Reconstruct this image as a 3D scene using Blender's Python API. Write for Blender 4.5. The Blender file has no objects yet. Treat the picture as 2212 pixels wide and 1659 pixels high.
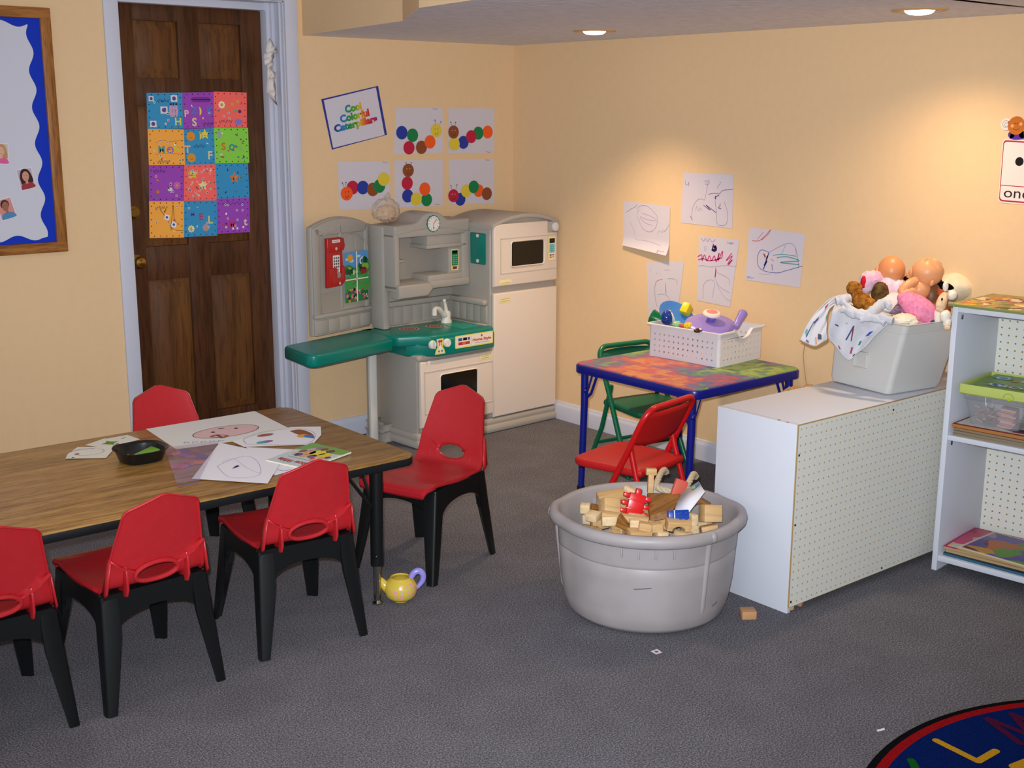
# A children's play corner: activity table with red chairs, toy kitchen, folding table, toy tub, white pegboard units.
# World: x along the back wall (0 at the right wall), y towards the back wall (0 there), z up, metres.
import bpy, bmesh, math, random
from mathutils import Vector, Matrix, Euler, noise
PI = math.pi
SC = bpy.context.scene
COL = SC.collection
R = math.radians

# ------------------------------------------------------------------ materials
def lin(h):
    h = h.lstrip('#')
    o = []
    for i in (0, 2, 4):
        c = int(h[i:i+2], 16) / 255
        o.append(c / 12.92 if c <= .04045 else ((c + .055) / 1.055) ** 2.4)
    return (*o, 1)
_M = {}
def M(hexc, rough=.6, spec=.3, metal=0, trans=0, alpha=1, name=None):
    key = (hexc, rough, spec, metal, trans, alpha)
    if key in _M: return _M[key]
    m = bpy.data.materials.new(name or 'paint_' + hexc.strip('#'))
    m.use_nodes = True
    b = m.node_tree.nodes['Principled BSDF']
    b.inputs['Base Color'].default_value = lin(hexc)
    b.inputs['Roughness'].default_value = rough
    b.inputs['Specular IOR Level'].default_value = spec
    b.inputs['Metallic'].default_value = metal
    b.inputs['Transmission Weight'].default_value = trans
    b.inputs['Alpha'].default_value = alpha
    _M[key] = m
    return m
def nodes(m):
    nt = m.node_tree
    return nt, nt.nodes, nt.links, nt.nodes['Principled BSDF']
def fresh(name, rough=.6, spec=.3):
    m = bpy.data.materials.new(name); m.use_nodes = True
    b = m.node_tree.nodes['Principled BSDF']
    b.inputs['Roughness'].default_value = rough
    b.inputs['Specular IOR Level'].default_value = spec
    return m
def ramp(nt, stops, interp='LINEAR'):
    r = nt.nodes.new('ShaderNodeValToRGB')
    r.color_ramp.interpolation = interp
    e = r.color_ramp.elements
    while len(e) < len(stops): e.new(.5)
    for i, (p, c) in enumerate(stops):
        e[i].position = p; e[i].color = lin(c) if isinstance(c, str) else (c, c, c, 1)
    return r
def noisy(name, c1, c2, scale, detail=3, rough=.7, spec=.2, bump=0, bscale=None, stretch=None, lo=.35, hi=.65, coord='Object', dist=.002):
    m = fresh(name, rough, spec)
    nt, N, L, b = nodes(m)
    tc = N.new('ShaderNodeTexCoord'); mp = N.new('ShaderNodeMapping')
    L.new(tc.outputs[coord], mp.inputs[0])
    if stretch: mp.inputs['Scale'].default_value = stretch
    nz = N.new('ShaderNodeTexNoise'); nz.inputs['Scale'].default_value = scale; nz.inputs['Detail'].default_value = detail
    L.new(mp.outputs[0], nz.inputs['Vector'])
    rp = ramp(nt, [(lo, c1), (hi, c2)])
    L.new(nz.outputs['Fac'], rp.inputs[0]); L.new(rp.outputs[0], b.inputs['Base Color'])
    if bump:
        n2 = N.new('ShaderNodeTexNoise'); n2.inputs['Scale'].default_value = bscale or scale; n2.inputs['Detail'].default_value = 2
        L.new(mp.outputs[0], n2.inputs['Vector'])
        bp = N.new('ShaderNodeBump'); bp.inputs['Strength'].default_value = bump; bp.inputs['Distance'].default_value = dist
        L.new(n2.outputs['Fac'], bp.inputs['Height']); L.new(bp.outputs[0], b.inputs['Normal'])
    return m

# ------------------------------------------------------------------ mesh builder
class MB:
    def __init__(s): s.v = []; s.f = []; s.fm = []; s.mats = []; s.sm = []
    def mi(s, m):
        if m not in s.mats: s.mats.append(m)
        return s.mats.index(m)
    def add(s, vs, fs, m, X=None, smooth=True):
        o = len(s.v); k = s.mi(m)
        for p in vs:
            p = Vector(p)
            s.v.append(X @ p if X is not None else p)
        for f in fs:
            s.f.append([o + i for i in f]); s.fm.append(k); s.sm.append(smooth)
        return s
    def bm(s, b, m, X=None, smooth=True):
        b.verts.index_update()
        s.add([v.co.copy() for v in b.verts], [[v.index for v in f.verts] for f in b.faces], m, X, smooth)
        b.free(); return s
    def box(s, x0, x1, y0, y1, z0, z1, m, bev=0, X=None, seg=2):
        b = bmesh.new(); bmesh.ops.create_cube(b, size=1)
        for v in b.verts:
            v.co = Vector(((x0+x1)/2 + v.co.x*(x1-x0), (y0+y1)/2 + v.co.y*(y1-y0), (z0+z1)/2 + v.co.z*(z1-z0)))
        if bev: bmesh.ops.bevel(b, geom=list(b.edges), offset=bev, segments=seg, profile=.5, affect='EDGES')
        return s.bm(b, m, X)
    def prism(s, poly, h0, h1, m, X=None, bev=0, seg=2):
        """poly in (a,b), extruded along the third axis c from h0 to h1; X maps (a,b,c) to place."""
        b = bmesh.new()
        lo = [b.verts.new((p[0], p[1], h0)) for p in poly]; hi = [b.verts.new((p[0], p[1], h1)) for p in poly]
        n = len(poly)
        b.faces.new(lo[::-1]); b.faces.new(hi)
        for i in range(n): b.faces.new([lo[i], lo[(i+1) % n], hi[(i+1) % n], hi[i]])
        bmesh.ops.recalc_face_normals(b, faces=list(b.faces))
        if bev:
            ed = [e for e in b.edges if abs(e.verts[0].co.z - e.verts[1].co.z) < 1e-9]
            bmesh.ops.bevel(b, geom=ed, offset=bev, segments=seg, profile=.5, affect='EDGES')
        return s.bm(b, m, X)
    def tube(s, path, r, m, n=10, closed=False, X=None, cap=True, flat=None):
        P = [Vector(p) for p in path]; k = len(P)
        rr = r if isinstance(r, (list, tuple)) else [r]*k
        T = []
        for i in range(k):
            if closed: t = P[(i+1) % k] - P[i-1]
            else: t = P[min(i+1, k-1)] - P[max(i-1, 0)]
            T.append(t.normalized() if t.length > 1e-9 else Vector((0, 0, 1)))
        a = Vector((0, 0, 1)) if abs(T[0].z) < .9 else Vector((1, 0, 0))
        u = (a - T[0]*a.dot(T[0])).normalized()
        vs = []; fs = []
        for i in range(k):
            u = (u - T[i]*u.dot(T[i])); u = u.normalized() if u.length > 1e-6 else T[i].orthogonal().normalized()
            w = T[i].cross(u)
            for j in range(n):
                an = 2*PI*j/n
                fl = flat or 1
                vs.append(P[i] + (u*math.cos(an) + w*math.sin(an)*fl)*rr[i])
        for i in range(k if closed else k-1):
            q = (i+1) % k
            for j in range(n):
                fs.append([i*n+j, i*n+(j+1) % n, q*n+(j+1) % n, q*n+j])
        if cap and not closed:
            fs.append(list(range(n))[::-1]); fs.append([(k-1)*n+j for j in range(n)])
        return s.add(vs, fs, m, X)
    def lathe(s, prof, m, n=32, X=None, a0=0, a1=2*PI):
        full = abs(a1-a0-2*PI) < 1e-6
        k = n if full else n+1
        vs = []; fs = []
        for r, z in prof:
            for j in range(k):
                an = a0 + (a1-a0)*j/n
                vs.append((r*math.cos(an), r*math.sin(an), z))
        for i in range(len(prof)-1):
            for j in range(n):
                q = (j+1) % k
                fs.append([i*k+j, i*k+q, (i+1)*k+q, (i+1)*k+j])
        return s.add(vs, fs, m, X)
    def ball(s, c, r, m, X=None, nu=24, nv=14, fn=None):
        r = r if isinstance(r, (list, tuple)) else (r, r, r)
        vs = []; fs = []
        for i in range(nv+1):
            th = PI*i/nv
            for j in range(nu):
                ph = 2*PI*j/nu
                d = Vector((math.sin(th)*math.cos(ph), math.sin(th)*math.sin(ph), math.cos(th)))
                k = fn(d) if fn else 1
                vs.append((c[0]+d.x*r[0]*k, c[1]+d.y*r[1]*k, c[2]+d.z*r[2]*k))
        for i in range(nv):
            for j in range(nu):
                fs.append([i*nu+j, (i+1)*nu+j, (i+1)*nu+(j+1) % nu, i*nu+(j+1) % nu])
        return s.add(vs, fs, m, X)
    def grid(s, fn, nu, nv, m, X=None, closed_u=False, skip=None, flip=False):
        vs = [fn(i/(nu if closed_u else nu-1), j/(nv-1)) for j in range(nv) for i in range(nu)]
        fs = []
        for j in range(nv-1):
            for i in range(nu if closed_u else nu-1):
                q = (i+1) % nu
                if skip and skip(i, j): continue
                f = [j*nu+i, j*nu+q, (j+1)*nu+q, (j+1)*nu+i]
                fs.append(f[::-1] if flip else f)
        return s.add(vs, fs, m, X)
    def build(s, name, parent=None, loc=(0, 0, 0), rot=(0, 0, 0), angle=38, weld=False):
        me = bpy.data.meshes.new(name)
        me.from_pydata([tuple(v) for v in s.v], [], s.f)
        for m in s.mats: me.materials.append(m)
        for p, k, sm in zip(me.polygons, s.fm, s.sm): p.material_index = k; p.use_smooth = sm
        if weld:
            b = bmesh.new(); b.from_mesh(me); bmesh.ops.remove_doubles(b, verts=list(b.verts), dist=1e-5); b.to_mesh(me); b.free()
        me.set_sharp_from_angle(angle=R(angle))
        me.update()
        o = bpy.data.objects.new(name, me); COL.objects.link(o)
        o.location = loc; o.rotation_euler = rot
        if parent: o.parent = parent
        return o
def tag(o, label=None, cat=None, group=None, kind=None):
    if label: o['label'] = label
    if cat: o['category'] = cat
    if group: o['group'] = group
    if kind: o['kind'] = kind
    return o
def thing(name, label, cat, loc=(0, 0, 0), rot=(0, 0, 0), group=None):
    o = bpy.data.objects.new(name, None); COL.objects.link(o)
    o.empty_display_size = .05; o.location = loc; o.rotation_euler = rot
    return tag(o, label, cat, group)
def copy_tree(o, parent=None):
    c = o.copy(); COL.objects.link(c)
    if parent: c.parent = parent
    for ch in list(o.children): copy_tree(ch, c)
    return c
def solid(o, t, off=-1):
    md = o.modifiers.new('thickness', 'SOLIDIFY'); md.thickness = t; md.offset = off; return o
def subdiv(o, n=1):
    md = o.modifiers.new('smooth', 'SUBSURF'); md.levels = n; md.render_levels = n; return o
def XF(loc=(0, 0, 0), rot=(0, 0, 0), sc=(1, 1, 1)):
    return Matrix.LocRotScale(Vector(loc), Euler(rot), Vector(sc))

# ------------------------------------------------------------------ lettering
_T = {}
def glyphs(txt, bold=0):
    k = (txt, bold)
    if k in _T: return _T[k]
    cu = bpy.data.curves.new('lettering', 'FONT'); cu.body = txt; cu.size = 1; cu.offset = bold; cu.resolution_u = 3
    ob = bpy.data.objects.new('lettering', cu); COL.objects.link(ob)
    dg = bpy.context.evaluated_depsgraph_get(); dg.update()
    me = ob.evaluated_get(dg).to_mesh()
    vs = [(v.co.x, v.co.y) for v in me.vertices]; fs = [list(p.vertices) for p in me.polygons]
    ob.evaluated_get(dg).to_mesh_clear()
    bpy.data.objects.remove(ob); bpy.data.curves.remove(cu)
    x0 = min(v[0] for v in vs); x1 = max(v[0] for v in vs); y0 = min(v[1] for v in vs); y1 = max(v[1] for v in vs)
    _T[k] = ([((v[0]-(x0+x1)/2), (v[1]-(y0+y1)/2)) for v in vs], fs, x1-x0, y1-y0)
    return _T[k]

class Sheet:
    """Flat printed or drawn work laid on a plane: origin O, axes U, V, normal N; layers are a fraction of a millimetre apart."""
    def __init__(s, O=(0, 0, 0), U=(1, 0, 0), V=(0, 1, 0), base=.0, step=.0003, warp=None):
        s.O = Vector(O); s.U = Vector(U).normalized(); s.V = Vector(V).normalized(); s.N = s.U.cross(s.V)
        s.base = base; s.step = step; s.mb = MB(); s.warp = warp
    def P(s, a, b, k=0):
        h = s.base + k*s.step + (s.warp(a, b) if s.warp else 0)
        return s.O + s.U*a + s.V*b + s.N*h
    def poly(s, pts, m, k=0):
        s.mb.add([s.P(a, b, k) for a, b in pts], [list(range(len(pts)))], m, smooth=False); return s
    def rect(s, a0, a1, b0, b1, m, k=0): return s.poly([(a0, b0), (a1, b0), (a1, b1), (a0, b1)], m, k)
    def quadgrid(s, q, m, k=0, n=10):
        """corner points in order a,b,c,d; a fine grid so that a curl shows"""
        A, B, C, D = [Vector((*p, 0)) for p in q]
        vs = []; fs = []
        for j in range(n+1):
            for i in range(n+1):
                u = i/n; v = j/n
                p = A*(1-u)*(1-v) + B*u*(1-v) + C*u*v + D*(1-u)*v
                vs.append(s.P(p.x, p.y, k))
        for j in range(n):
            for i in range(n): fs.append([j*(n+1)+i, j*(n+1)+i+1, (j+1)*(n+1)+i+1, (j+1)*(n+1)+i])
        s.mb.add(vs, fs, m); return s
    def disc(s, a, b, ra, m, k=1, rb=None, n=24, rot=0):
        rb = rb or ra; c, d = math.cos(rot), math.sin(rot)
        pts = []
        for i in range(n):
            x = ra*math.cos(2*PI*i/n); y = rb*math.sin(2*PI*i/n)
            pts.append((a + x*c - y*d, b + x*d + y*c))
        return s.poly(pts, m, k)
    def star(s, a, b, r, m, k=1, n=5, inner=.45, rot=PI/2):
        pts = []
        for i in range(2*n):
            q = r if i % 2 == 0 else r*inner
            pts.append((a + q*math.cos(rot + PI*i/n), b + q*math.sin(rot + PI*i/n)))
        return s.poly(pts, m, k)
    def line(s, pts, w, m, k=1, smooth=0):
        if smooth: pts = spline(pts, smooth)
        vs = []; n = len(pts)
        for i in range(n):
            x0, y0 = pts[max(i-1, 0)]; x1, y1 = pts[min(i+1, n-1)]
            dx, dy = x1-x0, y1-y0; l = math.hypot(dx, dy) or 1
            nx, ny = -dy/l*w/2, dx/l*w/2
            vs.append(s.P(pts[i][0]+nx, pts[i][1]+ny, k)); vs.append(s.P(pts[i][0]-nx, pts[i][1]-ny, k))
        s.mb.add(vs, [[2*i, 2*i+1, 2*i+3, 2*i+2] for i in range(n-1)], m, smooth=False); return s
    def ring(s, a, b, ra, w, m, k=1, rb=None, t0=0, t1=2*PI, n=28):
        rb = rb or ra
        return s.line([(a+ra*math.cos(t0+(t1-t0)*i/n), b+rb*math.sin(t0+(t1-t0)*i/n)) for i in range(n+1)], w, m, k)
    def text(s, txt, a, b, h, m, k=2, rot=0, w=None, bold=0):
        """h = height of the tallest letter; w = total width (optional)"""
        vs, fs, W, H = glyphs(txt, bold)
        sy = h/H; sx = (w/W) if w else sy
        c, d = math.cos(rot), math.sin(rot)
        out = []
        for x, y in vs:
            x *= sx; y *= sy
            out.append(s.P(a + x*c - y*d, b + x*d + y*c, k))
        s.mb.add(out, fs, m, smooth=False); return s
    def build(s, name, parent=None): return s.mb.build(name, parent)
def spline(pts, n=6):
    out = []
    P = [pts[0]] + list(pts) + [pts[-1]]
    for i in range(1, len(P)-2):
        for t in range(n):
            t /= n
            r = []
            for c in (0, 1):
                p0, p1, p2, p3 = P[i-1][c], P[i][c], P[i+1][c], P[i+2][c]
                r.append(.5*((2*p1) + (-p0+p2)*t + (2*p0-5*p1+4*p2-p3)*t*t + (-p0+3*p1-3*p2+p3)*t**3))
            out.append(tuple(r))
    out.append(tuple(pts[-1])); return out
def spline3(pts, n=6):
    out = []
    P = [pts[0]] + list(pts) + [pts[-1]]
    for i in range(1, len(P)-2):
        for t in range(n):
            t /= n
            out.append(Vector([.5*((2*P[i][c]) + (-P[i-1][c]+P[i+1][c])*t + (2*P[i-1][c]-5*P[i][c]+4*P[i+1][c]-P[i+2][c])*t*t + (-P[i-1][c]+3*P[i][c]-3*P[i+1][c]+P[i+2][c])*t**3) for c in range(3)]))
    out.append(Vector(pts[-1])); return out
def rrect(a0, a1, b0, b1, r, n=5):
    out = []
    for cx, cy, t in ((a1-r, b1-r, 0), (a0+r, b1-r, PI/2), (a0+r, b0+r, PI), (a1-r, b0+r, 1.5*PI)):
        for i in range(n+1): out.append((cx + r*math.cos(t+PI/2*i/n), cy + r*math.sin(t+PI/2*i/n)))
    return out
def perforated(mb, a0, a1, b0, b1, pitch, r, th, face, hole, X):
    """a board with real round holes; X maps (a,b,c), face at c=0, thickness towards -c"""
    na = max(1, round((a1-a0)/pitch)); nb = max(1, round((b1-b0)/pitch))
    da = (a1-a0)/na; db = (b1-b0)/nb
    vs = []; fs = []; hs = []
    for j in range(nb):
        for i in range(na):
            cx = a0+(i+.5)*da; cy = b0+(j+.5)*db
            o = len(vs)
            for q in range(8):
                t = PI/4*q
                e = ((1, 0), (1, 1), (0, 1), (-1, 1), (-1, 0), (-1, -1), (0, -1), (1, -1))[q]
                vs.append((cx+e[0]*da/2, cy+e[1]*db/2, 0))
            for q in range(8): vs.append((cx+r*math.cos(PI/4*q), cy+r*math.sin(PI/4*q), 0))
            for q in range(8): vs.append((cx+r*math.cos(PI/4*q), cy+r*math.sin(PI/4*q), -th))
            for q in range(8):
                p = (q+1) % 8
                fs.append([o+q, o+p, o+8+p, o+8+q]); hs.append([o+8+q, o+8+p, o+16+p, o+16+q])
    k = len(mb.v)
    mb.add(vs, fs, face, X, smooth=False)
    km = mb.mi(hole)
    for f in hs: mb.f.append([k+i for i in f]); mb.fm.append(km); mb.sm.append(False)
# ------------------------------------------------------------------ shared finishes
WALL = noisy('peach_wall_paint', 'E0BE93', 'E2C096', 30, 4, .75, .15, .05, 320, dist=.0006)
TRIM = M('C6C7D4', .35, .4, name='white_trim_paint')
def make_carpet():
    m = fresh('grey_carpet', .95, .05)
    nt, N, L, b = nodes(m)
    tc = N.new('ShaderNodeTexCoord')
    a = N.new('ShaderNodeTexNoise'); a.inputs['Scale'].default_value = 210; a.inputs['Detail'].default_value = 4; a.inputs['Roughness'].default_value = .75
    c = N.new('ShaderNodeTexNoise'); c.inputs['Scale'].default_value = 7; c.inputs['Detail'].default_value = 5
    L.new(tc.outputs['Object'], a.inputs['Vector']); L.new(tc.outputs['Object'], c.inputs['Vector'])
    r1 = ramp(nt, [(.36, '3E3D42'), (.5, '656369'), (.64, '94929A')])
    r2 = ramp(nt, [(.35, 'E4E4E4'), (.7, 'FFFFFF')])
    L.new(a.outputs['Fac'], r1.inputs[0]); L.new(c.outputs['Fac'], r2.inputs[0])
    mx = N.new('ShaderNodeMix'); mx.data_type = 'RGBA'; mx.blend_type = 'MULTIPLY'; mx.inputs[0].default_value = .6
    L.new(r1.outputs[0], mx.inputs[6]); L.new(r2.outputs[0], mx.inputs[7])
    L.new(mx.outputs[2], b.inputs['Base Color'])
    bp = N.new('ShaderNodeBump'); bp.inputs['Strength'].default_value = .3; bp.inputs['Distance'].default_value = .003
    L.new(a.outputs['Fac'], bp.inputs['Height']); L.new(bp.outputs[0], b.inputs['Normal'])
    return m
CARPET = make_carpet()
CEIL = noisy('troweled_ceiling_plaster', 'DEDFEC', 'ECEEFA', 14, 5, .8, .15, .9, 22, stretch=(1, 3.2, 1), dist=.006)
def wood(name, c1, c2, c3, axis='x', scale=9, rough=.45, spec=.35, grain=.55):
    m = fresh(name, rough, spec)
    nt, N, L, b = nodes(m)
    tc = N.new('ShaderNodeTexCoord'); mp = N.new('ShaderNodeMapping')
    mp.inputs['Scale'].default_value = {'x': (.09, 1, 1), 'y': (1, .09, 1), 'z': (1, 1, .09)}[axis]
    L.new(tc.outputs['Object'], mp.inputs[0])
    n1 = N.new('ShaderNodeTexNoise'); n1.inputs['Scale'].default_value = scale*4; n1.inputs['Detail'].default_value = 6; n1.inputs['Roughness'].default_value = .65; n1.inputs['Distortion'].default_value = .6
    n2 = N.new('ShaderNodeTexNoise'); n2.inputs['Scale'].default_value = scale*22; n2.inputs['Detail'].default_value = 3
    L.new(mp.outputs[0], n1.inputs['Vector']); L.new(mp.outputs[0], n2.inputs['Vector'])
    r1 = ramp(nt, [(.3, c1), (.47, c2), (.6, c3)])
    r2 = ramp(nt, [(.36, 'A59C95'), (.5, 'FFFFFF')])
    L.new(n1.outputs['Fac'], r1.inputs[0]); L.new(n2.outputs['Fac'], r2.inputs[0])
    mx = N.new('ShaderNodeMix'); mx.data_type = 'RGBA'; mx.blend_type = 'MULTIPLY'; mx.inputs[0].default_value = grain
    L.new(r1.outputs[0], mx.inputs[6]); L.new(r2.outputs[0], mx.inputs[7]); L.new(mx.outputs[2], b.inputs['Base Color'])
    return m
PANELWOOD = wood('lit_door_panel_wood', '4E2E14', '5E3818', '6C431E', 'z', 4, .4, .4)  # lighter veneer, with the lit look of the panel fields put into the colour
DOORWOOD = wood('dark_stained_door_wood', '3C200E', '4C2A13', '583317', 'z', 4, .4, .4)
OAKFRAME = wood('oak_frame_wood', '7A4A1E', '96602C', 'A87038', 'x', 7)
OAKFRAME_V = wood('oak_frame_wood_upright', '7A4A1E', '96602C', 'A87038', 'z', 7)
BLOCK = wood('maple_block_wood', 'C29A64', 'CBA470', 'D4B07E', 'x', 4, .5, .3, .18)
BLOCK2 = wood('birch_block_wood', 'D2B488', 'DABE94', 'E2CAA4', 'y', 4, .5, .3, .18)
BROWNWOOD = wood('walnut_toy_wood', '7A4E1E', '8A5A24', '98682E', 'x', 5, .45, .35)
WHITELAM = M('CED0DA', .4, .35, name='white_laminate')
PEG = M('DCDAD0', .45, .3, name='cream_pegboard_face')
PEGHOLE = M('A88A58', .9, .1, name='raw_hardboard')
CHROME = M('B8B4B0', .18, .5, 1, name='chrome')
BRASS = M('B08A40', .25, .5, 1, name='brass')
BLACKPL = M('0D0F10', .32, .45, name='black_plastic')
INK = M('16141A', .8, .1)

# ------------------------------------------------------------------ setting
H1, H2 = 1.918, 2.36            # lowered ceiling / main ceiling
DX0, DX1, DZ = -2.108, -1.340, 2.062    # door opening in the back wall
REC = .15
mb = MB()
mb.add([(-6.2, -8.5, 0), (0.1, -8.5, 0), (0.1, .3, 0), (-6.2, .3, 0)], [[0, 1, 2, 3]], CARPET)
tag(mb.build('floor'), kind='structure')
mb = MB()
for x0, x1, z0, z1 in ((-6.2, DX0, 0, H2+.1), (DX1, .1, 0, H2+.1), (DX0, DX1, DZ, H2+.1)):
    mb.box(x0, x1, 0, .12, z0, z1, WALL)
mb.box(DX0-.12, DX1+.12, .27, .33, 0, DZ+.1, WALL)
tag(mb.build('wall_back'), kind='structure')
mb = MB(); mb.box(0, .12, -8.5, .12, 0, H2+.1, WALL)
tag(mb.build('wall_right'), kind='structure')
# lowered ceiling with its stepped edge
EDGE = [(-1.245, .0), (-1.413, -1.049), (-1.704, -1.57), (-1.80, -2.35), (-1.86, -2.905)]
mb = MB()
mb.add([(0, 0, H1)] + [(x, y, H1) for x, y in EDGE] + [(0, -2.885, H1)], [list(range(len(EDGE)+2))], CEIL)
tag(mb.build('ceiling'), kind='structure')
mb = MB()
E2 = [(-1.86, -2.912), (-2.4, -8.5)]
mb.add([(0, -2.892, H1+.004), (-1.86, -2.912, H1+.004), (-2.4, -8.5, H1+.004), (0, -8.5, H1+.004)], [[0, 1, 2, 3]], CEIL)
mb.add([(-1.86, -2.912, H1+.004), (0, -2.892, H1+.004), (0, -2.885, H1+.03), (-1.86, -2.905, H1+.03)], [[0, 1, 2, 3]], M('3A3636', .9, .1))
tag(mb.build('ceiling_front'), kind='structure')
mb = MB()
pts = EDGE + [(-2.4, -8.5)]
for (xa, ya), (xb, yb) in zip(pts, pts[1:]):
    mb.add([(xa, ya, H1), (xb, yb, H1), (xb, yb, H2), (xa, ya, H2)], [[0, 1, 2, 3]], WALL, smooth=False)
tag(mb.build('wall_soffit'), kind='structure')
mb = MB(); mb.add([(-6.2, -8.5, H2), (0.1, -8.5, H2), (0.1, .1, H2), (-6.2, .1, H2)], [[0, 3, 2, 1]], CEIL)
tag(mb.build('ceiling_main'), kind='structure')
# skirting
def skirting(name, p0, p1, n):
    prof = [(0, 0), (.013, 0), (.013, .07), (.011, .078), (.007, .084), (.006, .094), (0, .096)]
    mb = MB(); a = Vector(p0); b = Vector(p1); nn = Vector(n)
    vs = [a + nn*q[0] + Vector((0, 0, q[1])) for q in prof] + [b + nn*q[0] + Vector((0, 0, q[1])) for q in prof]
    k = len(prof)
    mb.add(vs, [[i, i+1, k+i+1, k+i] for i in range(k-1)] + [list(range(k)), list(range(k, 2*k))[::-1]], TRIM)
    tag(mb.build(name), kind='structure')
skirting('baseboard_right', (0, -8.4, 0), (0, 0, 0), (-1, 0, 0))
skirting('baseboard_back', (-1.27, 0, 0), (0, 0, 0), (0, -1, 0))
skirting('baseboard_left', (-6.1, 0, 0), (-2.17, 0, 0), (0, -1, 0))
# door casing and jambs
mb = MB()
cw = .062
mb.box(DX0-cw, DX0, -.016, 0, 0, DZ+cw, TRIM, .003)
mb.box(DX1, DX1+cw, -.016, 0, 0, DZ+cw, TRIM, .003)
mb.box(DX0, DX1, -.016, 0, DZ, DZ+cw, TRIM, .003)
mb.box(DX1-.004, DX1, 0, REC+.06, 0, DZ, TRIM); mb.box(DX0, DX0+.004, 0, REC+.06, 0, DZ, TRIM); mb.box(DX0, DX1, 0, REC+.06, DZ-.004, DZ, TRIM)
for x0, x1, y0 in ((DX1-.036, DX1-.004, REC-.055), (DX1-.02, DX1-.004, REC-.075)):
    mb.box(x0, x1, y0, REC+.03, 0, DZ-.004, TRIM, .002)
mb.box(DX0+.004, DX0+.02, REC-.055, REC+.03, 0, DZ-.004, TRIM, .002)
mb.box(DX0+.004, DX1-.004, REC-.055, REC+.03, DZ-.036, DZ-.004, TRIM, .002)
mb.box(DX1-.045, DX1-.002, REC-.056, REC+.046, DZ-.037, DZ-.002, TRIM)
mb.box(DX1-.012, DX1-.003, .02, .032, 0, DZ, TRIM, .002)
tag(mb.build('trim_1'), kind='structure')
# six panel door
DA, DB = DX0+.02, DX1-.034
DT = DZ-.034
door = thing('door_1', None, None, (0, 0, 0)); door['kind'] = 'structure'
mb = MB(); yF = REC
st = .105; mid = (DA+DB)/2
rows = [(.20, .84), (.99, 1.60), (1.72, 1.96)]
mb.box(DA, DB, yF+.022, yF+.045, .01, DT, DOORWOOD)
xs = [(DA, DA+st), (mid-.05, mid+.05), (DB-st, DB)]
for x0, x1 in xs: mb.box(x0, x1, yF, yF+.024, .01, DT, DOORWOOD, .002)
zz = [.01] + [q for r in rows for q in r] + [DT]
for z0, z1 in zip(zz[::2], zz[1::2]): mb.box(DA, DB, yF+.0004, yF+.024, z0, z1, DOORWOOD, .002)
mb.build('door_leaf', door)
for z0, z1 in rows:
    for x0, x1 in ((DA+st, mid-.05), (mid+.05, DB-st)):
        p = MB()
        q = .042
        A = [(x0, yF+.019, z0), (x1, yF+.019, z0), (x1, yF+.019, z1), (x0, yF+.019, z1)]
        B = [(x0+.012, yF+.017, z0+.012), (x1-.012, yF+.017, z0+.012), (x1-.012, yF+.017, z1-.012), (x0+.012, yF+.017, z1-.012)]
        Cc = [(x0+q, yF+.003, z0+q), (x1-q, yF+.003, z0+q), (x1-q, yF+.003, z1-q), (x0+q, yF+.003, z1-q)]
        p.add(A+B+Cc, [[i, (i+1) % 4, 4+(i+1) % 4, 4+i] for i in range(4)] + [[4+i, 4+(i+1) % 4, 8+(i+1) % 4, 8+i] for i in range(4)] + [[8, 9, 10, 11]], PANELWOOD, smooth=False)
        p.build('panel', door)
mb = MB(); kx = DA+.052
mb.lathe([(0, .0), (.03, .0), (.031, .004), (.012, .01), (.011, .03), (.024, .038), (.028, .05), (.022, .062), (0, .066)], BRASS, 24, XF((kx, yF, .93), (PI/2, 0, 0)))
mb.build('door_knob', door)
mb = MB()
mb.lathe([(0, 0), (.03, 0), (.029, .008), (.018, .014), (.017, .02), (0, .02)], BRASS, 24, XF((kx, yF, 1.145), (PI/2, 0, 0)))
mb.build('deadbolt', door)
# recessed downlights
BULB = bpy.data.materials.new('lit_flood_lamp'); BULB.use_nodes = True
nt, N, L, b = nodes(BULB)
b.inputs['Base Color'].default_value = (1, 1, 1, 1); b.inputs['Emission Color'].default_value = (1, .86, .62, 1); b.inputs['Emission Strength'].default_value = 9
LAMPS = [(-.487, -1.13), (-.405, -2.63)]
for i, (x, y) in enumerate(LAMPS):
    t = thing('recessed_ceiling_light', ['lit recessed round downlight in the ceiling above the toy kitchen corner', 'lit recessed round downlight in the ceiling above the white storage box'][i], 'ceiling light', (x, y, H1), group='recessed downlights')
    mb = MB(); mb.lathe([(.062, -.004), (.074, -.006), (.09, -.004), (.094, .0)], M('C8A070', .4, .4), 40); mb.build('trim_ring', t)
    mb = MB(); mb.lathe([(0, -.017), (.02, -.0165), (.036, -.014), (.046, -.008), (.05, -.001), (.052, -.0005)], BULB, 32); mb.build('bulb', t)
# ------------------------------------------------------------------ things on the walls
PAPER = M('CDC5CC', .75, .15, name='white_paper')
def back_sheet(base=.0012, y=0, warp=None): return Sheet((0, y, 0), (1, 0, 0), (0, 0, 1), base, .0003, warp)
def right_sheet(base=.0012, warp=None): return Sheet((0, 0, 0), (0, -1, 0), (0, 0, 1), base, .0003, warp)
def qp(q, u, v):
    """bilinear point in a quad listed TL, TR, BR, BL; v from the bottom"""
    t = 1-v
    return tuple(q[0][i]*(1-u)*(1-t) + q[1][i]*u*(1-t) + q[2][i]*u*t + q[3][i]*(1-u)*t for i in (0, 1))

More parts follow.
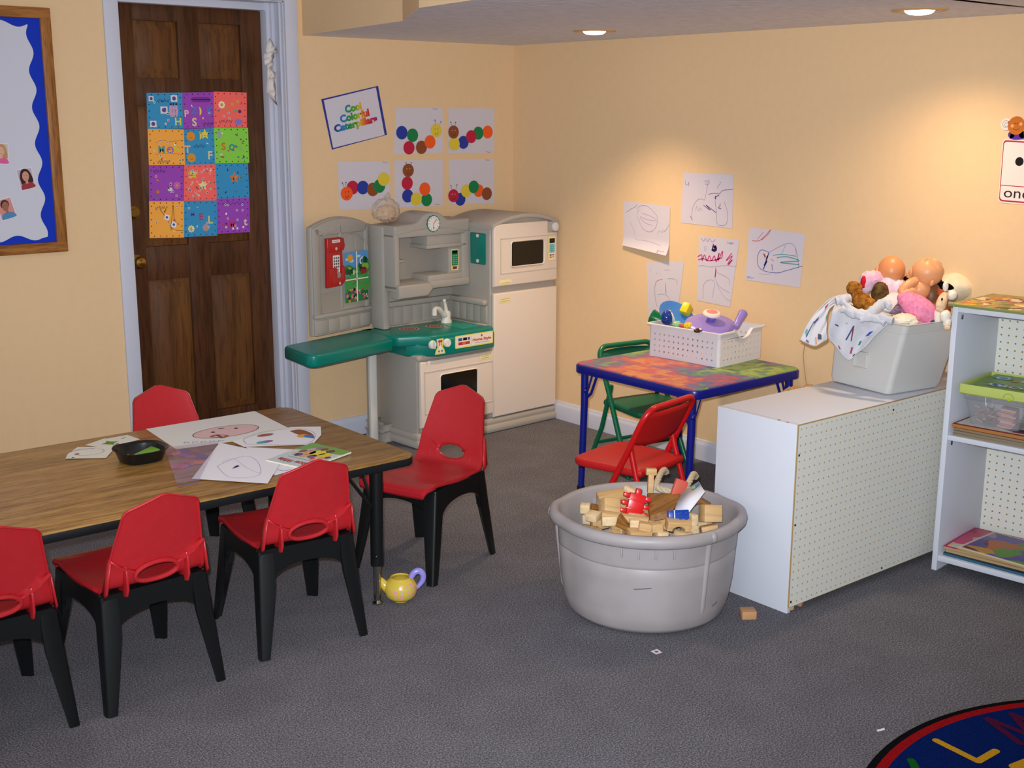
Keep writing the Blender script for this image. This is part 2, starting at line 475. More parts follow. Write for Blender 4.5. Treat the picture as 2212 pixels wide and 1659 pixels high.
# ---- bulletin board
bx1, bz1 = (-2.3879, 1.9754); _, bz0 = (-2.4078, 1.0079); bx0 = bx1-1.25
bz0 += .006
fw = .042
board = thing('bulletin_board', 'oak framed bulletin board with blue border and white scalloped centre, left of the door', 'bulletin board', (0, 0, 0))
mb = MB()
mb.box(bx0, bx1, -.022, -.001, bz1-fw, bz1, OAKFRAME, .004); mb.box(bx0, bx1, -.022, -.001, bz0, bz0+fw, OAKFRAME, .004)
mb.box(bx0, bx0+fw, -.0215, -.001, bz0+fw*.6, bz1-fw*.6, OAKFRAME_V, .004); mb.box(bx1-fw, bx1, -.0215, -.001, bz0+fw*.6, bz1-fw*.6, OAKFRAME_V, .004)
mb.build('frame', board)
mb = MB(); mb.box(bx0+.02, bx1-.02, -.008, -.002, bz0+.02, bz1-.02, M('1434B4', .7, .15, name='royal_blue_paper'))
mb.build('blue_border', board)
s = back_sheet(.009)
xr = (-2.4778, 1.2863)[0]; zb = (-2.5443, 1.0781)[1]; zt = (-2.4759, 1.9103)[1]; xl = bx0+.1
per = .142; am = .0115
pts = []
n = 120
z0 = zb; z1 = zt
L_ = z1-z0
for i in range(n): z = z0 + L_*i/n; pts.append((xr + .004 + am*math.sin(2*PI*(z-z0)/per+.9), z))
for i in range(n): x = xr + (xl-xr)*i/n; pts.append((x, z1 + am*math.sin(2*PI*(x-xr)/per)))
for i in range(n): z = z1 - L_*i/n; pts.append((xl + am*math.sin(2*PI*(z-z0)/per), z))
for i in range(n): x = xl + (xr-xl)*i/n; pts.append((x, z0 + am*math.sin(2*PI*(x-xr)/per)))
s.poly(pts, M('C9CAD6', .7, .15, name='white_backing_paper'), 0)
s.build('white_centre', board)
def portrait(label, quad, bg, hair, skin, top, longhair):
    s = back_sheet(.0102)
    q = lambda u, v: qp(quad, u, v)
    W = abs(quad[1][0]-quad[0][0]); Hh = abs(quad[0][1]-quad[3][1])
    s.poly([quad[3], quad[2], quad[1], quad[0]], M('DDD3DA', .35, .4), 0)
    s.poly([q(.06, .05), q(.94, .05), q(.94, .95), q(.06, .95)], M(bg, .35, .4), 1)
    c = q(.5, .62)
    if longhair: s.poly(spline([q(.16, .3), q(.14, .62), q(.3, .9), q(.52, .96), q(.74, .88), q(.88, .6), q(.88, .3), q(.5, .22), q(.16, .3)], 5)[:-1], M(hair, .4, .3), 2)
    else: s.disc(*q(.5, .7), W*.27, M(hair, .4, .3), 2, Hh*.22)
    s.poly(spline([q(.08, .05), q(.14, .25), q(.36, .33), q(.64, .33), q(.86, .25), q(.94, .05), q(.08, .05)], 4)[:-1], M(top, .4, .3), 3)
    s.poly([q(.42, .28), q(.58, .28), q(.58, .42), q(.42, .42)], M(skin, .4, .3), 4)
    s.disc(c[0], c[1], W*.21, M(skin, .4, .3), 5, Hh*.22)
    for u in (.42, .58): s.disc(*q(u, .66), W*.022, INK, 6, Hh*.014, 10)
    s.line([q(.43, .51), q(.5, .485), q(.57, .51)], .0014, M('A04A48', .5), 6, 3)
    o = s.build('photo_print'); return tag(o, label, 'photo', 'portrait photos on the bulletin board')
portrait('small photo of a dark haired child in a red top pinned to the bulletin board', [(-2.5705, 1.3512), (-2.5065, 1.3605), (-2.4941, 1.2776), (-2.5553, 1.2633)], 'B7A9BE', '35201C', 'C99079', '96343C', True)
portrait('small photo of a short haired child in a blue top, lowest on the bulletin board', [(-2.6605, 1.2328), (-2.5981, 1.2467), (-2.5771, 1.1651), (-2.6395, 1.1481)], 'D08A86', '3A2420', '9A6650', '4E86B4', False)
portrait('photo of a fair haired child in pink at the far left of the board', [(-2.6483, 1.4550), (-2.5885, 1.4542), (-2.5921, 1.3698), (-2.6517, 1.3748)], 'C8B8A8', 'B98A60', 'D8A890', 'D85A9A', True)

# ---- twelve square paper quilt on the door
quilt = thing('paper_quilt', 'quilt of twelve decorated coloured paper squares stuck on the brown door', 'paper quilt', (0, 0, 0))
QC = {'b': ('3A92C2', 'blue square'), 'p': ('9C48B4', 'purple square'), 'c': ('FA6A62', 'coral square'), 'o': ('F8AA48', 'orange square'), 'g': ('8AD048', 'lime green square')}
QUADS = [
 ('b', [(-1.9397, 1.6565), (-1.7751, 1.6599), (-1.7796, 1.5042), (-1.9451, 1.5030)]), ('p', [(-1.7751, 1.6599), (-1.6250, 1.6636), (-1.6297, 1.5057), (-1.7796, 1.5034)]), ('c', [(-1.6258, 1.6662), (-1.4608, 1.6639), (-1.4669, 1.5072), (-1.6306, 1.5070)]),
 ('o', [(-1.9451, 1.5030), (-1.7774, 1.5007), (-1.7795, 1.3449), (-1.9492, 1.3476)]), ('b', [(-1.7775, 1.4999), (-1.6297, 1.5057), (-1.6336, 1.3433), (-1.7804, 1.3449)]), ('g', [(-1.6321, 1.5066), (-1.4619, 1.5058), (-1.4630, 1.3467), (-1.6348, 1.3478)]),
 ('p', [(-1.9492, 1.3476), (-1.7854, 1.3424), (-1.7951, 1.1860), (-1.9584, 1.1911)]), ('c', [(-1.7843, 1.3450), (-1.6335, 1.3446), (-1.6349, 1.1815), (-1.7951, 1.1860)]), ('b', [(-1.6349, 1.3469), (-1.4697, 1.3454), (-1.4697, 1.1872), (-1.6348, 1.1838)]),
 ('o', [(-1.9584, 1.1911), (-1.7952, 1.1851), (-1.8049, 1.0220), (-1.9666, 1.0297)]), ('b', [(-1.7952, 1.1851), (-1.6349, 1.1815), (-1.6420, 1.0213), (-1.8047, 1.0243)]), ('p', [(-1.6360, 1.1884), (-1.4697, 1.1872), (-1.4748, 1.0278), (-1.6406, 1.0291)])]
RNG = random.Random(11)
YEL = 'E6D050'; TAN = 'D9C9A0'
DECO = {0: [('t', 'H', .86, .2, .22, 'D8CF58')], 1: [('t', 'P', .12, .42, .2, 'E0B8A8'), ('t', 'Z', .36, .5, .2, '3E7FC0'), ('moon', .52, .48, .2, 'E6CF5A'), ('t', 'K', .88, .5, .22, '4A78C8'), ('t', 'S', .36, .18, .24, 'D8C898')],
 3: [('t', 'M', .36, .44, .2, '3E9A9A'), ('t', 'O', .6, .42, .2, '9A6AC0'), ('t', 'N', .78, .46, .17, 'D8C840')], 4: [('sun', .22, .8), ('sun', .22, .2), ('moon', .5, .82, .2, YEL), ('star', .68, .84, YEL), ('t', 'T', .1, .44, .22, 'DDB98A'), ('t', 'F', .84, .26, .24, 'CFC6A0')],
 5: [('t', 'S', .14, .82, .2, 'A890C8'), ('t', 'S', .26, .48, .22, 'D07020'), ('t', 'Q', .5, .44, .2, '2A80A8'), ('t', 'E', .76, .42, .16, '8FC060')],
 7: [('star', .28, .74, 'D8CC40'), ('star', .58, .42, 'E8D8A0')], 8: [('star', .56, .6, 'D07848')],
 10: [('t', 'M', .26, .64, .14, '5A70C0'), ('t', 'E', .52, .56, .2, 'B83A5A'), ('t', 'L', .8, .46, .22, 'D6C880'), ('flower', .22, .22, 'E8E088'), ('flower', .66, .24, 'D89090')],
 11: [('t', 'o', .2, .26, .1, 'D03A4A'), ('t', 'M', .46, .26, .18, 'C83058'), ('t', 'J', .64, .26, .16, '7858C8'), ('t', 't', .86, .3, .2, 'D8C8B8')], 2: [('flower', .24, .64, 'F2EBC0'), ('dot', .56, .66, .05, 'D89A38'), ('dot', .4, .54, .05, 'C89030'), ('dot', .72, .74, .045, 'D8A038'), ('oval', .74, .16, .12, '8A78C8'), ('dot', .66, .48, .045, '60A868'), ('dot', .78, .46, .05, '7A2850')],
 6: [('flower', .8, .44, 'D868B8'), ('oval', .6, .33, .07, 'D8D8C8'), ('dot', .25, .26, .05, 'C87828')], 9: []}
STICK = ['C83040', '20202A', 'E8E0D8', '2A5A9A', 'D8A030', '2A8A5A', '7A3A8A']
for i, (k, q) in enumerate(QUADS):
    s = back_sheet(.0008 + (.0006 if i % 2 else 0), REC)
    hexc, lab = QC[k]
    s.poly([q[3], q[2], q[1], q[0]], M(hexc, .6, .2), 0)
    W = abs(q[1][0]-q[0][0]); Hh = abs(q[0][1]-q[3][1]); g = lambda u, v: qp(q, u, v)
    for j in range(5):
        for u, v in ((.06, .14+.18*j), (.94, .14+.18*j), (.14+.18*j, .05), (.14+.18*j, .95)): s.disc(*g(u, v), W*.016, INK, 1, n=8)
    for d in DECO.get(i, []):
        m = M(d[-1], .55, .25) if isinstance(d[-1], str) else M('DE9028', .55, .25)
        if d[0] == 't': s.text(d[1], *g(d[2], d[3]), d[4]*Hh, m, 3, bold=.03)
        elif d[0] == 'sun': s.star(*g(d[1], d[2]), W*.15, m, 2, 12, .8); s.ring(*g(d[1], d[2]), W*.05, .0012, INK, 3, t0=PI*1.15, t1=PI*1.85)
        elif d[0] == 'star': s.star(*g(d[1], d[2]), W*.17, m, 2); s.ring(*g(d[1], d[2]), W*.04, .0012, INK, 3, t0=PI*1.15, t1=PI*1.85)
        elif d[0] == 'flower':
            for a in range(8): s.disc(g(d[1], d[2])[0]+W*.07*math.cos(a*PI/4), g(d[1], d[2])[1]+W*.07*math.sin(a*PI/4), W*.032, m, 2, n=10)
            s.disc(*g(d[1], d[2]), W*.035, M('C8A038', .5), 3)
        elif d[0] == 'moon':
            c = g(d[1], d[2]); r = d[3]*Hh*.6
            s.poly([(c[0]+r*.6*math.cos(t), c[1]+r*math.sin(t)) for t in [R(-90+15*e) for e in range(13)]] + [(c[0]+r*.12*math.cos(t), c[1]+r*math.sin(t)) for t in [R(90-15*e) for e in range(1, 12)]], m, 2)
        elif d[0] == 'dot': s.disc(*g(d[1], d[2]), W*d[3], m, 2)
        elif d[0] == 'oval': s.disc(*g(d[1], d[2]), W*d[3], m, 2, W*d[3]*.7)
    cnt = {0: 13, 5: 16, 7: 40, 8: 9, 3: 12, 6: 9, 9: 7, 11: 14, 10: 7, 2: 5, 1: 3, 4: 2}[i]
    for j in range(cnt):
        u, v = RNG.uniform(.14, .86), RNG.uniform(.12, .88)
        c = g(u, v); m = M(RNG.choice(STICK), .5, .25)
        if i in (5, 8) or RNG.random() < .25:
            a = RNG.uniform(0, 6.28); l = W*.05
            s.poly([(c[0]+l*math.cos(a), c[1]+l*math.sin(a)), (c[0]+l*.35*math.cos(a+1.5), c[1]+l*.35*math.sin(a+1.5)), (c[0]-l*math.cos(a), c[1]-l*math.sin(a)), (c[0]-l*.35*math.cos(a+1.5), c[1]-l*.35*math.sin(a+1.5))], m, 4)
        else:
            s.disc(c[0], c[1], W*.032, M('E6DED8', .5), 4, n=10); s.disc(c[0], c[1], W*.02, m, 5, n=8)
    if i in (0, 1, 3, 4, 9, 11, 6, 2):   # pencilled scribble
        u0, v0 = {0: (.28, .78), 1: (.62, .12), 3: (.24, .1), 4: (.28, .52), 9: (.18, .82), 11: (.14, .86), 6: (.12, .84), 2: (.16, .18)}[i]
        wd = {4: .4, 11: .7, 2: .4}.get(i, .34); v = v0
        pts = []
        for e in range(15): pts.append(g(u0+wd*e/14, v0 + .045*math.sin(e*2.3+i) + .02*math.sin(e*5.1)))
        s.line(pts, .0016, M('2E2440', .8), 4, 4)
    if i == 9: s.line([g(.3, .78), g(.52, .5), g(.66, .24), g(.98, .2)], .0018, INK, 3, 4); s.line([g(.62, .2), g(.68, .9), g(.72, .5), g(.86, .36)], .0018, INK, 3, 4)
    if i == 3: s.line([g(.2, .62), g(.4, .69), g(.62, .66), g(.94, .7)], .0014, M('A06030', .8), 3, 4); s.line([g(.2, .3), g(.5, .32), g(.94, .3)], .0014, M('A06030', .8), 3, 4)
    if i == 0:
        for u, v, w_ in ((.12, .84, .07), (.76, .84, .09), (.47, .52, .1), (.16, .14, .09)): s.rect(g(u-w_, v)[0], g(u+w_, v)[0], g(u, v-w_)[1], g(u, v+w_)[1], M('DDD6D8', .5), 5); s.disc(*g(u, v), W*w_*.6, M('5A4A90', .5), 6)
        for u in (.66, .74, .82): s.disc(*g(u, .5), W*.045, M('C89AC0', .5), 5, Hh*.17); s.disc(*g(u, .68), W*.03, M('3A2030', .5), 6)
    if i == 1: s.poly(rrect(g(.3, 0)[0], g(.92, 0)[0], g(0, .74)[1], g(0, .88)[1], .012), M('7A2E92', .6), 1)
    if i == 9:
        for u, v in ((.5, .56), (.7, .36)): s.poly([g(u-.08, v-.05), g(u+.05, v-.09), g(u+.09, v+.05), g(u-.05, v+.09)], M('E8E4EA', .5), 5); s.disc(*g(u, v), W*.035, M('4A50A8', .5), 6)
    o = s.build('square', quilt); o['label'] = lab

# ---- torn paper cut-outs hanging down the right door jamb
mb = MB()
CREAM = M('DCD2CC', .7, .15, name='cream_paper')
GAR = [[(-1.3821, 1.9040), (-1.3666, 1.8844), (-1.3583, 1.8604), (-1.3684, 1.8438), (-1.4009, 1.8508), (-1.3949, 1.8793)], [(-1.3974, 1.8752), (-1.3605, 1.8644), (-1.3443, 1.8568), (-1.3497, 1.8424), (-1.3739, 1.8274), (-1.4083, 1.8425)], [(-1.4110, 1.8343), (-1.3731, 1.8437), (-1.3597, 1.8278), (-1.3842, 1.8068), (-1.4143, 1.8120)], [(-1.4167, 1.8099), (-1.3907, 1.8188), (-1.3646, 1.8236), (-1.3847, 1.7946), (-1.4112, 1.7776), (-1.4198, 1.7936)], [(-1.4110, 1.7817), (-1.3702, 1.8031), (-1.3757, 1.7867), (-1.4048, 1.7656)], [(-1.4116, 1.7695), (-1.3876, 1.7823), (-1.3824, 1.7417), (-1.3980, 1.7087), (-1.4140, 1.7165)], [(-1.3954, 1.7658), (-1.3677, 1.7542), (-1.3737, 1.7255), (-1.3978, 1.7128)], [(-1.4091, 1.7207), (-1.3828, 1.7335), (-1.3702, 1.6969), (-1.3746, 1.6516), (-1.4165, 1.6634)], [(-1.4161, 1.6716), (-1.3808, 1.6721), (-1.3706, 1.6351), (-1.3743, 1.6062), (-1.3964, 1.6390)]]
for i, pl in enumerate(GAR):
    c = Vector((sum(p[0] for p in pl)/len(pl), 0, sum(p[1] for p in pl)/len(pl)))
    y0 = .058 - .003*i
    vs = [(p[0], y0 + .010*math.sin(3.1*k+i) , p[1]) for k, p in enumerate(pl)] + [(c.x, y0-.008, c.z)]
    n = len(pl)
    mb.add(vs, [[k, (k+1) % n, n] for k in range(n)], CREAM, smooth=False)
    mb.add([(p[0], p[1]+.0008, p[2]) for p in vs], [[k, (k+1) % n, n] for k in range(n)], CREAM, smooth=False)
tag(solid(mb.build('paper_garland'), .0006), 'strip of torn cream paper cut-outs hanging down the right door jamb', 'paper garland')

# ---- caterpillar title sign
sign = thing('wall_sign', 'tilted white sign with rainbow lettering on blue backing above the caterpillar papers', 'sign', (0, 0, 0))
s = back_sheet(.001); s.poly([(-1.1086, 1.4049), (-0.7960, 1.4711), (-0.8421, 1.7018), (-1.1584, 1.6362)], M('30388A', .6, .2, name='navy_card'), 0); s.build('backing', sign)
s = back_sheet(.0018); s.poly([(-1.1020, 1.4125), (-0.8106, 1.4704), (-0.8552, 1.6937), (-1.1452, 1.6314)], M('CCC6D0', .45, .35, name='glossy_white_sheet'), 0)
RB = fresh('rainbow_print', .5, .3)
nt, N, L, b = nodes(RB)
tc = N.new('ShaderNodeTexCoord'); sx = N.new('ShaderNodeSeparateXYZ'); mr = N.new('ShaderNodeMapRange')
L.new(tc.outputs['Object'], sx.inputs[0]); L.new(sx.outputs[0], mr.inputs[0])
mr.inputs[1].default_value = (-1.0915, 1.5218)[0]; mr.inputs[2].default_value = (-0.8490, 1.5211)[0]
rp = ramp(nt, [(0, '14287A'), (.18, '2A7AC0'), (.34, '1E8A3C'), (.5, '5CA028'), (.58, 'D8B020'), (.68, 'D86420'), (.8, 'C42030'), (1, '9A1060')])
L.new(mr.outputs[0], rp.inputs[0]); L.new(rp.outputs[0], b.inputs['Base Color'])
p0, p1 = (-1.1584, 1.6362), (-0.8421, 1.7018)
ra = math.atan2(p1[1]-p0[1], p1[0]-p0[0])
wd = lambda a, b_: math.dist(a, b_)
s.text('Cool', *(-0.9863, 1.5991), .037, RB, 2, ra, wd((-1.0328, 1.5912), (-0.9407, 1.6091)), .06)
s.text('Colorful', *(-0.9786, 1.5615), .037, RB, 2, ra, wd((-1.0605, 1.5468), (-0.8963, 1.5761)), .06)
s.text('Caterpillars', *(-0.9718, 1.5203), .046, RB, 2, ra, wd((-1.0922, 1.5006), (-0.8484, 1.5428)), .06)
s.build('printed_sheet', sign)

# ---- five caterpillar papers
DOT = {'b': M('2C3C94', .7, .15), 'g': M('1E7A44', .7, .15), 'r': M('B8243E', .7, .15), 'n': M('8A4A28', .7, .15), 'o': M('EE5A24', .7, .15), 'y': M('D8BE3C', .7, .15)}
CATS = [
 ('caterpillar artwork with yellow head at upper right, under the tilted sign', [(-0.7423, 1.6004), (-0.4603, 1.6019), (-0.4629, 1.3772), (-0.7589, 1.3764)], [('b', (-0.7098, 1.4805)), ('g', (-0.6462, 1.4678)), ('r', (-0.6689, 1.4073)), ('n', (-0.5941, 1.4082)), ('o', (-0.5416, 1.4341)), ('y', (-0.5021, 1.4892))], [((-0.5054, 1.5200), (-0.5102, 1.5405)), ((-0.4811, 1.5179), (-0.4741, 1.5335))], (-0.5070, 1.5948)),
 ('caterpillar artwork with brown head over a yellow disc, upper sheet next to the wall corner', [(-0.4244, 1.5980), (-0.1274, 1.5995), (-0.1302, 1.3748), (-0.4277, 1.3766)], [('o', (-0.1735, 1.4800)), ('g', (-0.2350, 1.4749)), ('b', (-0.3316, 1.4296)), ('r', (-0.2813, 1.4576)), ('y', (-0.3898, 1.4219)), ('n', (-0.3945, 1.4815))], [((-0.4053, 1.5147), (-0.4115, 1.5301)), ((-0.3842, 1.5147), (-0.3814, 1.5300))], (-0.1692, 1.3780)),
 ('caterpillar artwork with orange head, behind the clear bag on the toy kitchen', [(-1.0775, 1.3470), (-0.7852, 1.3446), (-0.7840, 1.1149), (-1.0779, 1.1224)], [('r', (-0.9998, 1.2246)), ('b', (-0.9421, 1.2226)), ('n', (-0.8857, 1.2117)), ('g', (-0.8476, 1.2265)), ('y', (-0.8214, 1.2588)), ('o', (-1.0349, 1.1973))], [((-1.0497, 1.2303), (-1.0576, 1.2483)), ((-1.0408, 1.2320), (-1.0375, 1.2496))], (-0.8098, 1.3391)),
 ('L-shaped caterpillar artwork with brown head at the top of a column of discs', [(-0.7556, 1.3480), (-0.4633, 1.3439), (-0.4649, 1.1151), (-0.7606, 1.1159)], [('r', (-0.6822, 1.2348)), ('b', (-0.6808, 1.1722)), ('g', (-0.5658, 1.1489)), ('y', (-0.6299, 1.1548)), ('o', (-0.5769, 1.2027)), ('n', (-0.6760, 1.2974))], [((-0.6854, 1.3282), (-0.6888, 1.3352)), ((-0.6623, 1.3277), (-0.6572, 1.3345))], (-0.5001, 1.1221)),
 ('arched caterpillar artwork with red head, above the toy fridge', [(-0.4254, 1.3473), (-0.1302, 1.3425), (-0.1285, 1.1133), (-0.4235, 1.1196)], [('b', (-0.3536, 1.1422)), ('o', (-0.2333, 1.1818)), ('n', (-0.1795, 1.1642)), ('y', (-0.3154, 1.1835)), ('g', (-0.2662, 1.2023)), ('r', (-0.3980, 1.1623))], [((-0.4083, 1.1967), (-0.4145, 1.2146)), ((-0.3811, 1.1965), (-0.3756, 1.2163))], (-0.1748, 1.3370))]
for lab, q, ds, an, sig in CATS:
    t = thing('caterpillar_artwork', lab, 'artwork', (0, 0, 0), group='caterpillar papers on the back wall')
    s = back_sheet(.001); s.quadgrid([q[3], q[2], q[1], q[0]], PAPER, 0, 6)
    s.line([(sig[0]-.014, sig[1]), (sig[0]-.006, sig[1]+.003), (sig[0]+.002, sig[1]-.002), (sig[0]+.014, sig[1]+.001)], .0014, INK, 1, 4)
    s.build('sheet', t)
    s = back_sheet(.0022)
    rr = .0335
    for k, (c, p) in enumerate(ds): s.disc(p[0], p[1], rr, DOT[c], k, rr*.98)
    hx, hz = ds[-1][1]
    for a, e in an: s.line([a, e], .0016, INK, 7); s.disc(e[0], e[1], .003, INK, 7, n=8)
    dark = INK if ds[-1][0] in 'yo' else M('E0C0B8', .7)
    for dx in (-.009, .009): s.disc(hx+dx, hz+.008, .0024, dark, 8, n=8)
    s.line([(hx-.01, hz-.008), (hx-.004, hz-.018), (hx+.005, hz-.018), (hx+.011, hz-.006)], .0016, INK, 8, 4)
    s.build('caterpillar', t)

# ---- five crayon drawings on the right wall
def cray(h): return M(h, .85, .1)
def drawing(label, q, strokes, texts=(), warp=None):
    s = right_sheet(.0012, warp)
    s.quadgrid([q[3], q[2], q[1], q[0]], M('CCC4CE', .75, .15), 0, 14)
    for col, w, pts in strokes: s.line(pts, w*1.4, cray(col), 2, 5)
    for txt, p, h, col in texts: s.text(txt, p[0], p[1], h, cray(col), 2)
    return tag(s.build('crayon_drawing'), label, 'drawing', "children's drawings on the right wall")
LV = '9A8AB4'; PU = '6A3A8A'; PK = 'C83A7A'; BL = '3A4AA8'; TE = '5A9AA4'; RD = 'C8524A'; GY = '8E8496'
za0 = (0.8439, 0.9545)[1]
drawing('pale lavender circle scribble with its lower edge curling away from the wall', [(0.8402, 1.1675), (1.1431, 1.1576), (1.1466, 0.9322), (0.8439, 0.9545)], [
  (GY, .0016, [(0.8587, 1.1127), (0.8911, 1.1310), (0.9201, 1.1443), (0.9281, 1.1563)]), (LV, .0013, [(0.9303, 1.1334), (0.9492, 1.1483), (0.9942, 1.1510), (1.0461, 1.1223), (1.0661, 1.0963), (1.0552, 1.0546), (1.0179, 1.0313), (0.9725, 1.0440), (0.9453, 1.0790), (0.9313, 1.1058), (0.9432, 1.1342)]),
  (LV, .001, [(0.9633, 1.1170), (1.0279, 1.1029), (1.0602, 1.0869), (1.0030, 1.0875), (0.9511, 1.0978), (0.9843, 1.0725), (1.0358, 1.0624)]), (LV, .001, [(0.8868, 1.0657), (0.9143, 1.0304), (0.9289, 0.9896), (0.9745, 0.9887), (1.0518, 0.9811), (1.0963, 0.9711)]), (GY, .0014, [(1.1405, 1.0743), (1.1242, 1.0506), (1.1062, 1.0357)]), ('8A7AA8', .0014, [(1.0787, 0.9399), (1.0876, 0.9544), (1.0850, 0.9404), (1.0972, 0.9506), (1.1068, 0.9446), (1.1160, 0.9500), (1.1274, 0.9455)]), (LV, .001, [(1.0690, 1.0237), (1.0808, 1.0428), (1.0937, 1.0347), (1.1056, 1.0492)])],
  (), lambda a, b: .016*max(0, (za0+.05-b)/.06)**2 if b < za0+.05 else .001)
drawing('purple crayon figure drawing, topmost of the drawings on the right wall', [(1.2191, 1.3161), (1.5106, 1.3176), (1.5180, 1.0840), (1.2114, 1.0883)], [
  (PU, .0014, [(1.3730, 1.2253), (1.4071, 1.2313), (1.4355, 1.2307), (1.4572, 1.2467), (1.5125, 1.2536)]), (PU, .0022, [(1.3466, 1.1762), (1.3675, 1.1644), (1.3880, 1.1570), (1.3611, 1.1770), (1.4229, 1.1462)]), (PU, .0024, [(1.4144, 1.2210), (1.4169, 1.2061), (1.4125, 1.2144), (1.4358, 1.2243)]),
  (GY, .0013, [(1.4132, 1.2016), (1.4229, 1.1462), (1.4311, 1.0992), (1.4598, 1.0918), (1.4845, 1.1051), (1.4876, 1.1503), (1.4653, 1.2002)]), (PU, .002, [(1.4433, 1.1904), (1.4428, 1.1775), (1.4331, 1.1684), (1.4502, 1.1660)]), (LV, .0012, [(1.3414, 1.2798), (1.3642, 1.2851), (1.3536, 1.2675), (1.3764, 1.2728), (1.3698, 1.2897), (1.3656, 1.2594), (1.3513, 1.1982)]),
  (LV, .0014, [(1.3513, 1.1982), (1.3162, 1.2006), (1.2882, 1.1728), (1.2781, 1.1370), (1.2827, 1.1021)]), (PU, .0016, [(1.2669, 1.1231), (1.2825, 1.1065)]), (LV, .0012, [(1.3012, 1.1472), (1.3060, 1.1694), (1.3188, 1.1483), (1.3269, 1.1619), (1.3392, 1.1496)]), (LV, .0014, [(1.2327, 1.2794), (1.2335, 1.2620), (1.2513, 1.2650), (1.2520, 1.2737), (1.2530, 1.2541)]), (GY, .0012, [(1.4201, 1.2534), (1.4439, 1.2843)])])
drawing('drawing with blue and teal lines and a red scribble, nearest the storage box', [(1.6116, 1.0972), (1.9100, 1.0905), (1.8978, 0.8646), (1.6060, 0.8666)], [
  (RD, .0018, [(1.6339, 1.0398), (1.6765, 1.0453), (1.7215, 1.0864), (1.7289, 1.0932), (1.7170, 1.0736), (1.6817, 1.0458)]), (RD, .0013, [(1.6603, 1.0482), (1.6903, 1.0799)]), (GY, .0014, [(1.7270, 0.9972), (1.7775, 1.0245), (1.8275, 1.0452), (1.8586, 1.0355), (1.8761, 1.0002), (1.8872, 0.9479)]),
  ('2A4A9A', .0016, [(1.7270, 0.9972), (1.6843, 1.0040), (1.6672, 0.9771), (1.6695, 0.9393), (1.7002, 0.9169), (1.7742, 0.9138), (1.8249, 0.9293), (1.9067, 0.9560)]), (BL, .0034, [(1.7272, 0.9951), (1.7132, 0.9645), (1.7227, 0.9822), (1.7042, 0.9384), (1.7188, 0.9608), (1.7000, 0.9211)]), (TE, .0022, [(1.7487, 0.9866), (1.8000, 0.9954), (1.8715, 0.9936)]), (TE, .003, [(1.7701, 0.9781), (1.8211, 0.9870), (1.8878, 0.9767), (1.8326, 0.9674), (1.7920, 0.9594), (1.8889, 0.9604)]),
  (RD, .0022, [(1.6956, 0.9923), (1.7075, 0.9724), (1.7012, 0.9886), (1.7182, 0.9692)]), (BL, .002, [(1.7458, 0.9487), (1.7501, 0.9219)]), (RD, .0016, [(1.7392, 0.9711), (1.7555, 0.9622)]), (TE, .0012, [(1.7948, 0.9970), (1.8128, 1.0358)]), (TE, .0012, [(1.8642, 1.0278), (1.8714, 0.9957)]), ('7A78B8', .0014, [(1.6138, 0.8739), (1.6186, 0.8851), (1.6230, 0.8749), (1.6295, 0.8841), (1.6381, 0.8765), (1.6514, 0.8821)]), (LV, .001, [(1.6798, 0.9021), (1.7118, 0.9011), (1.7432, 0.9065)])], ())
drawing('tall drawing with pink scribbles and a purple blot, middle of the right wall group', [(1.3272, 1.0370), (1.5605, 1.0360), (1.5244, 0.7355), (1.3268, 0.7427)], [
  (PK, .0035, [(1.3230, 0.9415), (1.3460, 0.9525), (1.3503, 0.9263), (1.3635, 0.9540), (1.3794, 0.9290), (1.3927, 0.9523), (1.4054, 0.9314), (1.4215, 0.9549), (1.4343, 0.9298), (1.4493, 0.9705), (1.4454, 0.9352), (1.4686, 0.9809), (1.4648, 0.9457)]), (PK, .0035, [(1.3266, 0.9285), (1.3586, 0.9359), (1.3881, 0.9298), (1.4338, 0.9385), (1.4618, 0.9498)]), (PK, .003, [(1.5223, 0.9769), (1.4906, 0.9394), (1.5258, 0.9643), (1.5000, 0.9229), (1.5267, 0.9471), (1.5057, 0.9213)]),
  (PK, .0026, [(1.4328, 0.9033), (1.4313, 0.8768), (1.4310, 0.8591), (1.4361, 0.8948)]), (LV, .0011, [(1.3251, 0.8994), (1.3601, 0.9050), (1.4011, 0.9024), (1.4297, 0.9074), (1.4918, 0.9178), (1.5533, 0.9195)]), (LV, .0011, [(1.3647, 0.7539), (1.3646, 0.8165), (1.3925, 0.8418), (1.4276, 0.8367), (1.4197, 0.7649)]), (LV, .0011, [(1.4296, 0.8546), (1.4630, 0.8185), (1.5209, 0.7987)]), (LV, .0011, [(1.4393, 0.8335), (1.4881, 0.7773), (1.5284, 0.7645)]), (LV, .0011, [(1.4425, 0.8823), (1.5061, 0.8626), (1.5190, 0.8334)]),
  ('2E1450', .009, [(1.4055, 0.9841), (1.4174, 0.9786), (1.4286, 0.9839), (1.4250, 0.9967), (1.4168, 0.9895)]), ('2E1450', .004, [(1.4084, 0.9844), (1.4142, 1.0067)]), ('8A6AA8', .0014, [(1.3394, 1.0269), (1.3547, 1.0150), (1.3656, 1.0290), (1.3780, 1.0147), (1.3888, 1.0287), (1.4068, 1.0148), (1.4233, 1.0293)]), (LV, .0012, [(1.3587, 0.9933), (1.3627, 0.9716)]), (LV, .0012, [(1.3703, 0.9943), (1.3714, 0.9724)])], [('Logan', (1.5116, 1.0191), .014, '8A6AA8')])
